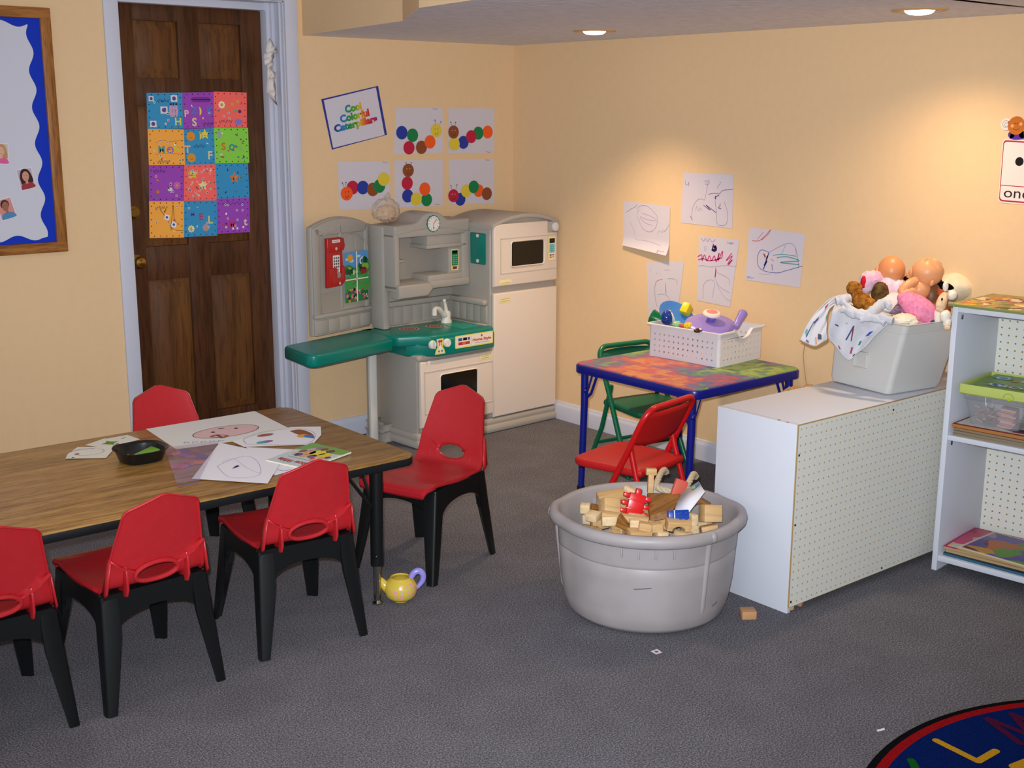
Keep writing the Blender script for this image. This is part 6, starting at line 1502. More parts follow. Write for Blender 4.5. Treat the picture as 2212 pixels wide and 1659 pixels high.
# ------------------------------------------------------------------ white storage box of dolls and soft toys
BIN = fresh('translucent_white_plastic', .35, .4)
nt, N, L, b = nodes(BIN)
b.inputs['Base Color'].default_value = lin('D2D0CC'); b.inputs['Alpha'].default_value = .8
sb = thing('storage_box', 'open translucent white storage box of dolls and soft toys on the white cabinet', 'box', (-.420, -2.605, cz+.001), (0, 0, R(-8.5)))
BHt = .252
def shell(hx, hy, z, r=.018, n=6): return [(x, y, z) for x, y in rrect(-hx, hx, -hy, hy, r, n)]
mb = MB()
SHX, SHY = .036, -.022
def shell(hx, hy, z, r=.018, n=6):
    k_ = max(0, z)/BHt; return [(x + SHX*k_ - (.012*k_ if x > 0 else 0), y + SHY*k_, z) for x, y in rrect(-hx, hx, -hy, hy, r, n)]
R_ = [shell(.118, .124, 0), shell(.128, .134, .004), shell(.134, .14, .02), shell(.150, .158, BHt-.035), shell(.152, .160, BHt-.034), shell(.157, .166, BHt-.004), shell(.163, .172, BHt), shell(.158, .167, BHt+.001), shell(.149, .157, BHt-.02), shell(.130, .136, .02), shell(.12, .126, .006)]
n = len(R_[0]); vs = [p for r_ in R_ for p in r_]
mb.add(vs, [[i*n+j, i*n+(j+1) % n, (i+1)*n+(j+1) % n, (i+1)*n+j] for i in range(len(R_)-1) for j in range(n)] + [list(range(n))[::-1], [(len(R_)-1)*n+j for j in range(n)]], BIN)
mb.build('box_body', sb)
# moulded label pocket on the left face
mb = MB()
for y0, y1, z0, z1 in ((-.03, .032, .128, .133), (-.03, .032, .072, .077), (-.03, -.025, .077, .128), (.027, .032, .077, .128)): mb.box(-.134, -.122, y0-.004, y1-.004, z0, z1, BIN, .002)
mb.build('label_pocket', sb)
def fur(name, c1, c2): return noisy(name, c1, c2, 60, 5, .95, .05, .9, 140, dist=.006)
TEDDY = fur('golden_brown_fur', '7A4414', 'B07632'); BROWNF = fur('dark_brown_fur', '4A3418', '6E5430')
SKIN = M('D48A58', .4, .4, name='peach_doll_vinyl'); SKIN2 = M('DE9C6C', .4, .4, name='pale_doll_vinyl')
def lump(d, s=6, a=.08): return 1 + a*noise.noise(Vector(d)*s)
def blobs(mb, items, m, fn=None):
    for p, r in items: mb.ball(p, r, m, nu=28, nv=18, fn=fn)
# bald doll
dl = thing('baby_doll', 'bald baby doll in a pink and white suit at the back of the storage box', 'doll', (0, 0, 0))
hd = Vector((-0.3376, -2.5482, 1.0271))
mb = MB(); X = Matrix.Translation(hd) @ Euler((0, R(8), R(-40))).to_matrix().to_4x4()
mb.ball((0, 0, 0), (.047, .051, .054), SKIN, X, 36, 24, lambda d: 1 - .05*max(0, -d.z)**2)
mb.ball((-.046, .006, -.004), (.010, .007, .014), SKIN, X, 14, 10); mb.ball((.046, .006, -.012), (.007, .007, .013), SKIN, X, 14, 10)
mb.ball((-.02, .049, -.012), (.012, .008, .009), SKIN, X, 12, 8); mb.ball((0, .052, -.006), (.008, .007, .007), SKIN, X, 12, 8)
mb.tube([hd+Vector((0, 0, -.045)), hd+Vector((0, 0, -.075))], [.02, .022], SKIN, 14)
mb.build('head', dl)
SUIT = noisy('pink_and_white_print_cloth', 'D8A4BC', 'D8CAD4', 18, 2, .85, .1, .4, 40, dist=.004)
mb = MB(); blobs(mb, [((-0.3451, -2.5522, 0.9464), (.075, .05, .075)), ((-0.3996, -2.5200, 0.9943), (.045, .035, .035)), ((-0.4269, -2.5122, 0.9891), (.03, .03, .04)), ((-0.3460, -2.5852, 0.9669), (.035, .03, .035))], SUIT, lambda d: lump(d, 4, .12)); mb.build('suit', dl)
mb = MB(); mb.ball((-0.4486, -2.5137, 0.9911), (.013, .012, .024), M('C41C24', .8, .1), Matrix.Identity(4), 16, 12); o = mb.build('cuff', dl); o['label'] = 'red cuff'
# doll with moulded hair
d2 = thing('baby_doll', 'moulded-hair baby doll leaning against the pink soft toy', 'doll', (0, 0, 0))
hd = Vector((-0.2912, -2.6652, 1.0302)); X = Matrix.Translation(hd) @ Euler((R(6), R(10), R(-40))).to_matrix().to_4x4()
mb = MB(); mb.ball((0, 0, 0), (.055, .052, .051), SKIN2, X, 40, 26, lambda d: 1 + .012*math.sin(7*math.atan2(d.y, d.x)+5*d.z)*max(0, d.z+.2))
mb.ball((-.051, .012, -.012), (.010, .012, .016), SKIN2, X, 14, 10); mb.ball((-.048, .03, -.026), (.014, .014, .014), SKIN2, X, 14, 10); mb.ball((.008, -.051, -.026), (.008, .006, .012), SKIN2, X, 14, 10)
mb.build('head', d2)
mb = MB()
HAIR = M('E2AE78', .4, .4, name='moulded_hair_warm_lit')  # hair shares the skin colour; yellow lamp light is put into this tone
for i in range(13):
    t = i/12; a0 = R(-160+190*t)
    pts = []
    for j in range(9):
        k = j/8; th = R(14+62*k*(.75+.25*math.sin(i*2.1))); a = a0 + .5*k
        pts.append(X @ Vector((.0565*math.sin(th)*math.cos(a), .0535*math.sin(th)*math.sin(a), .0525*math.cos(th))))
    mb.tube(pts, [.0016*(1-.7*j/8) for j in range(9)], HAIR, 6)
mb.build('hair', d2)
mb = MB()
blobs(mb, [((-0.3185, -2.6602, 0.9696), (.042, .034, .038))], SKIN2)
mb.tube(spline3([(-0.3563, -2.6595, 1.0022), (-0.3872, -2.6562, 0.9947), (-0.4087, -2.6494, 0.9796), (-0.4140, -2.6482, 0.9686), (-0.4037, -2.6636, 0.9678), (-0.3859, -2.6700, 0.9734)], 5), [.017]*6+[.016]*5+[.015]*5+[.0145]*5+[.013]*5, SKIN2, 14)
for q in ((-0.3815, -2.6757, 0.9801), (-0.3801, -2.6775, 0.9776), (-0.3790, -2.6793, 0.9748), (-0.3789, -2.6802, 0.9720), (-0.3803, -2.6799, 0.9688)): mb.tube([Vector((-0.3881, -2.6675, 0.9759)), Vector(q)], [.005, .0035], SKIN2, 8)
mb.build('body', d2)
# pink plush, brown doll body, hat, pillow
mb = MB(); pts = spline3([(-0.4232, -2.6595, 0.9496), (-0.4191, -2.6875, 0.9331), (-0.4083, -2.7146, 0.9160), (-0.3956, -2.7368, 0.8981), (-0.3913, -2.7467, 0.8763)], 6)
PINKF = noisy('pink_plush', 'E07AA0', 'EE96B4', 90, 4, .95, .05, .7, 300, dist=.003)
nn_ = len(pts); mb.tube(pts, [.008+.036*math.sin(PI*(.14+.72*i/(nn_-1)))**.7 for i in range(nn_)], PINKF, 22)
mb.ball(pts[-1], .024, PINKF); mb.ball(pts[0], .02, PINKF)
tag(mb.build('soft_toy'), 'bright pink plush limb curving over the front edge of the storage box', 'soft toy')
mb = MB(); mb.ball((-0.2828, -2.6841, 0.9428), (.036, .034, .05), M('6E4528', .45, .35, name='brown_doll_vinyl'), nu=28, nv=18); mb.ball((-0.2882, -2.7008, 0.9156), (.028, .028, .03), M('6E4528', .45, .35), nu=20, nv=14)
tag(mb.build('brown_doll'), 'brown vinyl doll between the pink plush and the cow soft toy', 'doll')
mb = MB(); HATM = noisy('black_felt', '0A0809', '16120F', 40, 3, .95, .05, .3, 200, dist=.002)
X = Matrix.Translation(Vector((-0.1657, -2.5964, 0.9829))) @ Euler((R(-12), R(14), R(-40))).to_matrix().to_4x4()
mb.lathe([(0, .02), (.04, .018), (.05, .0), (.085, -.004), (.092, -.01), (.088, -.014), (.05, -.012), (0, -.012)], HATM, 36, X)
tag(mb.build('felt_hat'), 'black felt hat tucked behind the two doll heads', 'hat')
mb = MB(); mb.ball((0.0162, -2.5984, 0.9436), (.10, .075, .055), noisy('ivory_fleece', 'DACCAC', 'E2D6BC', 40, 3, .95, .05, .4, 120, dist=.003), nu=36, nv=22, fn=lambda d: lump(d, 2, .06))
tag(mb.build('pillow'), 'rounded ivory pillow against the wall behind the black hat', 'pillow')
# cow soft toy hanging over the right front corner
cow = thing('soft_toy', 'white and rust cow soft toy hanging over the box corner next to the shelf', 'soft toy', (0, 0, 0))
SPOT = noisy('white_dotted_plush', 'E4DAC8', 'F0E8DA', 120, 2, .95, .05, .4, 300, dist=.002)
CREAMP = noisy('cream_plush', 'D8B490', 'E4C8A6', 80, 3, .95, .05, .5, 250, dist=.002); RUST = noisy('rust_plush', '8E3E1E', 'AC5630', 80, 3, .95, .05, .5, 250, dist=.002)
mb = MB(); mb.tube(spline3([(-0.3569, -2.7763, 0.9636), (-0.3796, -2.7832, 0.9441), (-0.3921, -2.7856, 0.9232)], 5), [.014, .015, .016, .017, .0175, .018, .018, .0175, .017, .016, .014], CREAMP, 18); mb.ball((-0.3921, -2.7856, 0.9232), .014, CREAMP); mb.ball((-0.3569, -2.7763, 0.9636), .014, CREAMP); mb.build('head', cow)
mb = MB(); blobs(mb, [((-0.3626, -2.7907, 0.9209), (.017, .014, .02)), ((-0.3805, -2.7876, 0.9399), (.010, .008, .012))], RUST); mb.build('patch', cow)
mb = MB(); mb.ball((-0.3928, -2.7911, 0.9575), (.0038, .0035, .005), M('0C0A0A', .1, .6), nu=12, nv=8); mb.build('eye', cow)
mb = MB(); mb.ball((-0.3391, -2.7687, 0.9949), (.012, .009, .019), SPOT); mb.build('ear', cow)
mb = MB(); mb.ball((-0.3174, -2.7823, 0.9639), (.021, .017, .018), SPOT); mb.build('ear', cow)
mb = MB()
for a, b_ in (((-0.3560, -2.7726, 0.9791), (-0.3707, -2.7580, 0.9878)), ((-0.3563, -2.7731, 0.9767), (-0.3732, -2.7575, 0.9822)), ((-0.3567, -2.7735, 0.9742), (-0.3714, -2.7604, 0.9775)), ((-0.3575, -2.7735, 0.9717), (-0.3740, -2.7596, 0.9729)), ((-0.3584, -2.7736, 0.9692), (-0.3724, -2.7626, 0.9673))): mb.tube([Vector(a), (Vector(a)+Vector(b_))/2, Vector(b_)], [.004, .004, .001], M('B8502C', .9, .1), 6)
mb.build('mane', cow)
mb = MB(); blobs(mb, [((-0.3854, -2.8047, 0.8994), (.022, .018, .022)), ((-0.3880, -2.8151, 0.8786), (.016, .014, .018)), ((-0.3914, -2.7805, 0.8969), (.014, .014, .03))], SPOT, lambda d: lump(d, 5, .06))
mb.build('body', cow)
mb = MB(); mb.ball((-0.3948, -2.8206, 0.8635), (.013, .012, .010), CREAMP); mb.build('hoof', cow)
# teddy and a darker bear
tb_ = thing('teddy_bear', 'golden brown teddy bear lying at the left of the storage box', 'soft toy', (0, 0, 0))
mb = MB(); blobs(mb, [((-0.5112, -2.5516, 0.9342), (.034, .03, .028)), ((-0.5069, -2.5780, 0.9239), (.03, .026, .024)), ((-0.5118, -2.5337, 0.9486), (.022, .02, .026))], TEDDY, lambda d: 1+.16*noise.noise(d*7)); mb.build('body', tb_)
mb = MB(); mb.ball((-0.5107, -2.5134, 0.9759), (.026, .022, .024), TEDDY, nu=28, nv=18, fn=lambda d: 1+.16*noise.noise(d*7)); mb.build('head', tb_)
mb = MB(); mb.ball((-0.4955, -2.5259, 0.9759), (.014, .012, .016), TEDDY, nu=20, nv=14, fn=lambda d: 1+.18*noise.noise(d*7)); mb.build('ear', tb_)
mb = MB(); mb.ball((-0.4228, -2.5658, 0.9534), (.031, .03, .042), BROWNF, nu=28, nv=18, fn=lambda d: 1+.12*noise.noise(d*7))
tag(mb.build('soft_toy'), 'dark brown furry toy beside the golden teddy bear', 'soft toy')
mb = MB(); blobs(mb, [((-0.3887, -2.6017, 0.9264), (.06, .05, .03)), ((-0.4301, -2.6116, 0.9118), (.05, .045, .022))], M('D2D0D0', .85, .1), lambda d: lump(d, 3, .16))
tag(mb.build('folded_cloth'), 'crumpled pale grey cloth in the middle of the storage box', 'cloth')
mb = MB(); vs = [(-0.5026, -2.6607, 0.9024), (-0.4794, -2.6927, 0.9042), (-0.4318, -2.6624, 0.9378), (-0.4553, -2.6531, 0.9259)]
mb.add(vs, [[0, 1, 2, 3]], noisy('purple_print_cloth', '5A4458', '84708A', 60, 2, .9, .1), smooth=False)
tag(solid(mb.build('printed_cloth'), .004, 0), 'purple printed cloth corner beside the pink plush', 'cloth')
mb = MB(); blobs(mb, [((-0.4882, -2.7109, 0.8849), (.05, .04, .022)), ((-0.4812, -2.7321, 0.8774), (.03, .026, .016))], M('E6DCC8', .85, .1, name='cream_cloth'), lambda d: lump(d, 4, .16))
tag(mb.build('folded_cloth'), 'cream crumpled cloth at the near corner of the storage box', 'cloth')
mb = MB(); mb.ball((-0.3849, -2.7127, 0.8286), (.06, .05, .075), M('D88AAE', .9, .1), nu=24, nv=16, fn=lambda d: lump(d, 3, .12))
tag(mb.build('doll_blanket'), 'rose pink doll blanket under the bright pink plush', 'cloth')
mb = MB(); mb.ball((-0.3975, -2.7685, 0.8750), (.013, .010, .008), M('1E5A8A', .4, .4)); tag(mb.build('toy_bead'), 'small blue toy at the right front rim of the storage box', 'toy')
# printed baby suit draped over the left side
CLOTH = noisy('white_cotton_jersey', 'C2C2CA', 'CCCCD2', 14, 3, .9, .1, .35, 60, dist=.004)
def dep(x): return 4.085 + (1270-x)/885*.26
def net(rows):
    def f(u, v):
        nr = len(rows); nc = len(rows[0])
        col = [spl_at(r_, u) for r_ in rows]
        p = spl_at(col, v)
        w_ = .006*noise.noise(Vector((u*5.2, v*4.1, 1.7))) + .004*math.sin(u*17+v*5)*(.3+v*.7)
        return p + Vector((-.6, -.75, .1))*w_
    return f
def spl_at(pts, t):
    n = len(pts)-1; i = min(int(t*n), n-1); k = t*n-i
    P = [Vector(pts[max(i-1, 0)]), Vector(pts[i]), Vector(pts[i+1]), Vector(pts[min(i+2, n)])]
    return .5*((2*P[1]) + (P[2]-P[0])*k + (2*P[0]-5*P[1]+4*P[2]-P[3])*k*k + (3*P[1]-P[0]-3*P[2]+P[3])*k**3)
suit = thing('baby_suit', 'white printed baby suit draped over the left side of the storage box', 'clothing', (0, 0, 0))
rows = [[(-0.4530, -2.4185, 0.9172), (-0.4533, -2.4706, 0.9117), (-0.4549, -2.5346, 0.9014), (-0.4558, -2.5885, 0.9016), (-0.4586, -2.6434, 0.8925)], [(-0.5619, -2.4710, 0.9007), (-0.5612, -2.5167, 0.9063), (-0.5633, -2.5872, 0.8991), (-0.5662, -2.6565, 0.8939), (-0.5697, -2.7207, 0.8916)], [(-0.5774, -2.4741, 0.8630), (-0.5785, -2.5174, 0.8557), (-0.5793, -2.5791, 0.8559), (-0.5809, -2.6400, 0.8564), (-0.5816, -2.7015, 0.8712)], [(-0.5846, -2.4743, 0.8240), (-0.5869, -2.5155, 0.8069), (-0.5886, -2.5673, 0.7982), (-0.5870, -2.6175, 0.8183), (-0.5864, -2.6658, 0.8349)], [(-0.5870, -2.4834, 0.7940), (-0.5902, -2.5166, 0.7711), (-0.5955, -2.5694, 0.7354), (-0.5917, -2.6096, 0.7690), (-0.5881, -2.6418, 0.8026)]]
f1 = net(rows); mb = MB(); mb.grid(f1, 41, 41, CLOTH); solid(mb.build('body', suit), .0025, 0)
rows2 = [[(-0.4637, -2.4674, 0.9474), (-0.4899, -2.4524, 0.9247), (-0.5079, -2.4432, 0.9053)], [(-0.5393, -2.4479, 0.9371), (-0.5478, -2.4480, 0.9130), (-0.5560, -2.4477, 0.8905)], [(-0.5941, -2.4337, 0.8992), (-0.5884, -2.4476, 0.8673), (-0.5785, -2.4614, 0.8481)], [(-0.6426, -2.4278, 0.8504), (-0.6285, -2.4468, 0.8250), (-0.5978, -2.4738, 0.8188)], [(-0.6813, -2.4252, 0.7948), (-0.6440, -2.4619, 0.7743), (-0.6052, -2.4865, 0.7999)]]
f2 = net(rows2); mb = MB(); mb.grid(f2, 33, 33, CLOTH); solid(mb.build('sleeve', suit), .0025, 0)
def roll(pts, r0, k):
    q = spline3(pts, k); return q, [r0*(1+.5*noise.noise(Vector((i*.31, r0*90, 2)))) * (.55+.45*math.sin(PI*min(max(i/(len(q)-1), .12), .88))) for i in range(len(q))]
mb = MB()
for pts_, r_ in (([(-0.5974, -2.5326, 0.9378), (-0.6064, -2.5709, 0.9175), (-0.6045, -2.6154, 0.9069), (-0.5833, -2.6447, 0.9117), (-0.5435, -2.6456, 0.9303), (-0.5271, -2.6555, 0.9427), (-0.5319, -2.6816, 0.9304)], .019), ([(-0.6189, -2.5717, 0.9253), (-0.6274, -2.6166, 0.9062), (-0.6166, -2.6538, 0.9003), (-0.6046, -2.6965, 0.9015), (-0.5965, -2.7382, 0.8951)], .017), ([(-0.5897, -2.5005, 0.9333), (-0.5663, -2.5179, 0.9397), (-0.5420, -2.5232, 0.9446)], .02), ([(-0.6330, -2.6365, 0.8902), (-0.6178, -2.6729, 0.8998), (-0.6148, -2.7189, 0.8866)], .013), ([(-0.6261, -2.5547, 0.9175), (-0.6290, -2.5953, 0.9068), (-0.6228, -2.6286, 0.9009)], .016)):
    q, rr_ = roll(pts_, r_, 7); mb.tube(q, rr_, CLOTH, 14, flat=.7)
mb.build('collar', suit)
def mark(mb, f, u, v, du, dv, col, rot=0):
    c, s_ = math.cos(rot), math.sin(rot); n3 = Vector((-.62, -.75, .2)).normalized()
    pts = []
    for a, b_ in ((-1, -1), (1, -1), (1, 1), (-1, 1)):
        x, y = a*du, b_*dv
        pts.append(f(min(max(u+x*c-y*s_, 0), 1), min(max(v+x*s_+y*c, 0), 1)) + n3*.0035)
    mb.add(pts, [[0, 1, 2, 3]], M(col, .85, .1), smooth=False)
mb = MB()
for q in ((.45, .62, .012, .12, '3A4A7A', .25), (.5, .62, .011, .12, '7A3A4A', -.2), (.82, .66, .03, .06, '3A4AA8', .1), (.72, .82, .03, .03, '3A7A70', .4), (.55, .86, .02, .04, 'A84A5A', .3), (.3, .92, .03, .02, 'A83A44', .6), (.62, .95, .03, .015, '4A3A4A', .1), (.18, .55, .035, .012, '3A4A8A', .1), (.3, .8, .012, .03, 'D8C890', .1), (.35, .48, .02, .012, 'B8A8A0', 0)): mark(mb, f1, *q)
mb.build('print', suit)
mb = MB()
for q in ((.3, .36, .05, .04, 'A8323A', .3), (.75, .42, .06, .04, '6A9A90', .2), (.3, .62, .04, .06, '54508A', .4), (.2, .78, .02, .12, '2A5A7A', .2), (.12, .84, .05, .03, '6AA0A0', .1), (.7, .84, .07, .05, '4A4E5A', .2), (.55, .9, .02, .06, 'D0784A', .1), (.25, .95, .05, .02, '7A6A90', .1), (.85, .3, .03, .02, '7A88B8', .1)): mark(mb, f2, *q)
mb.build('print', suit)
mb = MB(); mb.tube([f2(i/12, 1)+Vector((0, 0, -.001)) for i in range(13)], .003, M('9A7A4A', .9), 6); mb.build('hem', suit)

# ------------------------------------------------------------------ tall white shelf unit
SH = thing('shelf_unit', 'tall white open shelf unit with pegboard back at the right edge, against the wall', 'shelf', (-.42, -2.85, 0), (0, 0, R(-84)))
SW, SD, ST = .60, .355, .944
def sbx(name, x0, x1, y0, y1, z0, z1, m=WHITELAM, bev=.0015):
    mb = MB(); mb.box(x0, x1, y0, y1, z0, z1, m, bev); return mb.build(name, SH)
sbx('side_panel', 0, .019, 0, SD, 0, ST); sbx('side_panel', SW-.019, SW, 0, SD, 0, ST)
sbx('top_panel', .019, SW-.019, 0, SD, ST-.019, ST)
sbx('shelf_board', .019, SW-.019, .004, SD-.012, .478, .496); sbx('shelf_board', .019, SW-.019, .004, SD-.012, .036, .057)
mb = MB(); Xs = Matrix(((1, 0, 0, 0), (0, 0, -1, SD-.012), (0, 1, 0, 0), (0, 0, 0, 1)))
perforated(mb, .019, SW-.019, .057, ST-.019, .0262, .0033, .004, PEG, PEGHOLE, Xs); mb.box(.019, SW-.019, SD-.0078, SD-.005, .057, ST-.019, PEGHOLE); mb.build('pegboard_back', SH)
for y, z in ((.035, .905), (.035, .463)):
    mb = MB(); mb.box(.019, .023, y-.004, y+.004, z-.008, z+.008, M('5A5C64', .35, .5, 1), .001); mb.build('shelf_pin', SH)
mb = MB(); mb.tube([(-.003, .02, .895), (-.010, .02, .882), (-.010, .02, .868), (-.003, .02, .855)], .002, CHROME, 6); mb.build('wire_hook', SH)
SM = Matrix.Translation((-.42, -2.85, 0)) @ Matrix.Rotation(R(-84), 4, 'Z')
def on_shelf(mb, name, label, cat, pos, rz=0, group=None):
    o = mb.build(name); o.matrix_world = SM @ Matrix.Translation(pos) @ Matrix.Rotation(R(rz), 4, 'Z'); return tag(o, label, cat, group)
def thing_on_shelf(name, label, cat, pos, rz=0, group=None):
    o = thing(name, label, cat, group=group); o.matrix_world = SM @ Matrix.Translation(pos) @ Matrix.Rotation(R(rz), 4, 'Z'); return o
def puzzlemat(name, cols, scale):
    m = fresh(name, .45, .35); nt, N, L, b = nodes(m)
    tc = N.new('ShaderNodeTexCoord'); nz = N.new('ShaderNodeTexNoise'); nz.inputs['Scale'].default_value = scale*.5; L.new(tc.outputs['Object'], nz.inputs[0])
    ad = N.new('ShaderNodeMix'); ad.data_type = 'RGBA'; ad.inputs[0].default_value = .12; L.new(tc.outputs['Object'], ad.inputs[6]); L.new(nz.outputs['Color'], ad.inputs[7])
    vo = N.new('ShaderNodeTexVoronoi'); vo.inputs['Scale'].default_value = scale; L.new(ad.outputs[2], vo.inputs['Vector'])
    sp = N.new('ShaderNodeSeparateColor'); L.new(vo.outputs['Color'], sp.inputs[0])
    rp = ramp(nt, [((i+.0)/len(cols), c) for i, c in enumerate(cols)], 'CONSTANT'); L.new(sp.outputs[0], rp.inputs[0]); L.new(rp.outputs[0], b.inputs['Base Color'])
    return m
HB = M('9A6E44', .85, .1, name='fibreboard_edge')
# picture puzzle on top
pz = thing_on_shelf('tray_puzzle', 'wooden picture puzzle with many coloured pieces lying on top of the shelf unit', 'puzzle', (-.012, -.012, ST), -1)
mb = MB(); mb.box(0, .50, 0, .34, 0, .005, M('7E8A5A', .7, .2), .001); mb.box(.0, .50, 0, .012, .005, .009, M('8A9456', .6, .2), .001); mb.box(0, .012, .012, .34, .005, .009, M('8A9456', .6, .2), .001); mb.box(.012, .5, .328, .34, .005, .009, M('8A9456', .6, .2), .001); mb.build('tray', pz)
mb = MB(); mb.box(.012, .498, .012, .328, .005, .0085, puzzlemat('garden_puzzle_print', ['6E7A3A', 'B07A48', 'D0A030', '8A9A4A', 'C05A34', 'B8825A', '5A4A3A', 'D8C8B0', 'B07A48', '7A4A5A', 'C8A24A', '9A8A50'], 34), .0005); mb.build('pieces', pz)
# upper compartment: stack of fibreboard puzzles, clear box, game box
z = .496
for i, (dx, dy, rz, th, col, lab) in enumerate(((0, .004, 1.5, .010, '8A7A62', 'thin fibreboard puzzle at the bottom of the upper shelf stack'), (.004, 0, 0, .010, '857866', 'greyish fibreboard puzzle second from the bottom of the upper stack'), (.0, .003, -1, .010, '8E7658', 'brown fibreboard puzzle with a red line, third in the upper stack'), (-.004, .0, 0, .013, 'A8713E', 'orange brown framed puzzle on top of the upper stack, under the clear box'))):
    t = thing_on_shelf('tray_puzzle', lab, 'puzzle', (.03+dx, .010+dy, z), rz, 'puzzles stacked on the middle shelf')
    mb = MB(); mb.box(0, .30, 0, .22, 0, th-.002, M(col, .8, .15), .001); mb.build('board', t)
    mb = MB(); mb.box(.002, .298, .002, .218, th-.002, th-.0005, M('7A2A2A' if i in (2, 3) else '6A625A', .7, .2), .0005); mb.build('coloured_layer', t)
    if i == 3:
        s = Sheet((0, 0, th-.0005), (1, 0, 0), (0, 1, 0), .0004, .0003); s.rect(.01, .29, .01, .21, M('DCD4CA', .5, .3), 0)
        s.poly(spline([(.15, .05), (.20, .035), (.285, .05), (.285, .10), (.22, .08), (.15, .05)], 4)[:-1], M('3A2038', .5), 1); s.poly([(.19, .02), (.285, .03), (.285, .06), (.21, .045)], M('8A2A3A', .5), 2); s.disc(.235, .095, .02, M('2A4A80', .5), 2, .009); s.poly([(.25, .11), (.285, .10), (.285, .16), (.26, .14)], M('9A4A2A', .5), 1)
        s.build('picture', t)
    z += th
CLR = M('B8B8C2', .12, .5, alpha=.33, name='clear_plastic_box')
cb = thing_on_shelf('clear_box', 'clear plastic box of pinkish pieces under the green game box on the shelf', 'box', (.055, .03, z), 3)
mb = MB()
def rr4(x0, x1, y0, y1, z_, r=.015): return [(x, y, z_) for x, y in rrect(x0, x1, y0, y1, r, 4)]
rings = [rr4(.018, .182, .014, .146, 0), rr4(.008, .192, .006, .154, .05), rr4(0, .20, 0, .16, .088), rr4(-.004, .204, -.004, .164, .09)]
k = len(rings[0]); mb.add([p for r_ in rings for p in r_], [[i*k+j, i*k+(j+1) % k, (i+1)*k+(j+1) % k, (i+1)*k+j] for i in range(3) for j in range(k)] + [list(range(k))[::-1]], CLR); mb.build('box_body', cb)
mb = MB(); mb.prism(rrect(-.006, .206, -.006, .166, .015, 4), .088, .108, CLR, None, .004); mb.build('lid', cb)
for i in range(9):
    mb = MB(); mb.box(0, .05, 0, .055, 0, .007, M(['C89A8A', 'B8806E', 'D2A898'][i % 3], .7, .2), .0015)
    o = mb.build('game_tile'); o.matrix_world = cb.matrix_world @ Matrix.Translation((.105+.004*(i % 3), .03+.003*(i % 2), .002+.0072*i)) @ Euler((0, R(6), R(4*(i % 3)))).to_matrix().to_4x4()
    tag(o, 'pink brown card tile in the stack inside the clear box', 'game tile', 'tiles inside the clear box')
mb = MB()
rg = random.Random(4)
for i in range(34): mb.box(-.011, .011, -.011, .011, -.002, .002, M(rg.choice(['A88A72', 'C0A08A', '8A7060']), .7), 0, XF((rg.uniform(.03, .09), rg.uniform(.03, .13), .004+rg.uniform(0, .05)), (rg.uniform(-.6, .6), rg.uniform(-.6, .6), rg.uniform(0, 3))))
o = mb.build('loose_pieces'); o.matrix_world = cb.matrix_world.copy(); tag(o, 'jumble of small tan pieces inside the clear box', 'game pieces', kind='stuff')
gb = thing_on_shelf('game_box', 'lime green game box with white lettering on top of the clear box', 'game box', (.045, .008, z+.109), 2)
LIME = M('B8C468', .5, .3, name='pale_lime_card')
mb = MB(); mb.box(0, .40, 0, .27, 0, .003, LIME)
for q in ((0, .40, 0, .003), (0, .40, .267, .27), (0, .003, .003, .267), (.397, .40, .003, .267)): mb.box(*q, 0, .034, LIME, .0006)
mb.build('box_lid', gb)
mb = MB(); mb.box(.022, .38, .012, .258, .003, .030, M('6E9A20', .4, .4, name='lime_printed_card'), .001); mb.build('box_base', gb)
s = Sheet((0, 0, .0302), (1, 0, 0), (0, 1, 0), .0003, .0003)
s.text('MEMORY', .185, .072, .034, M('D8DCE0', .4, .4), 3, PI, .27, .03); s.poly(rrect(.05, .33, .05, .096, .02), M('8A5A40', .45), 1); s.disc(.10, .074, .026, M('1E5A90', .45), 2); s.disc(.2, .074, .026, M('1E5A90', .45), 2)
s.disc(.07, .20, .036, M('2A88A0', .45), 1, .028); s.ring(.07, .20, .02, .008, M('C8D8E0', .45), 2); s.disc(.12, .17, .014, M('D0702A', .45), 2); s.disc(.16, .19, .024, M('D0D0DC', .45), 1); s.disc(.2, .17, .022, M('4A5AA8', .45), 2); s.disc(.25, .2, .026, M('B83030', .45), 1)
s.rect(.03, .13, .02, .034, M('8AAA40', .45), 1); s.rect(.036, .05, .023, .031, M('3A4A80', .45), 2)
s.build('printed_top', gb)
s = Sheet((0, 0, 0), (1, 0, 0), (0, 0, 1), .0006, .0003); s.ring(.165, .006, .017, .0025, M('8EA03A', .5), 1, t0=0, t1=PI); s.disc(.167, .004, .008, M('A8C020', .5), 1, .005); s.build('front_mark', gb)
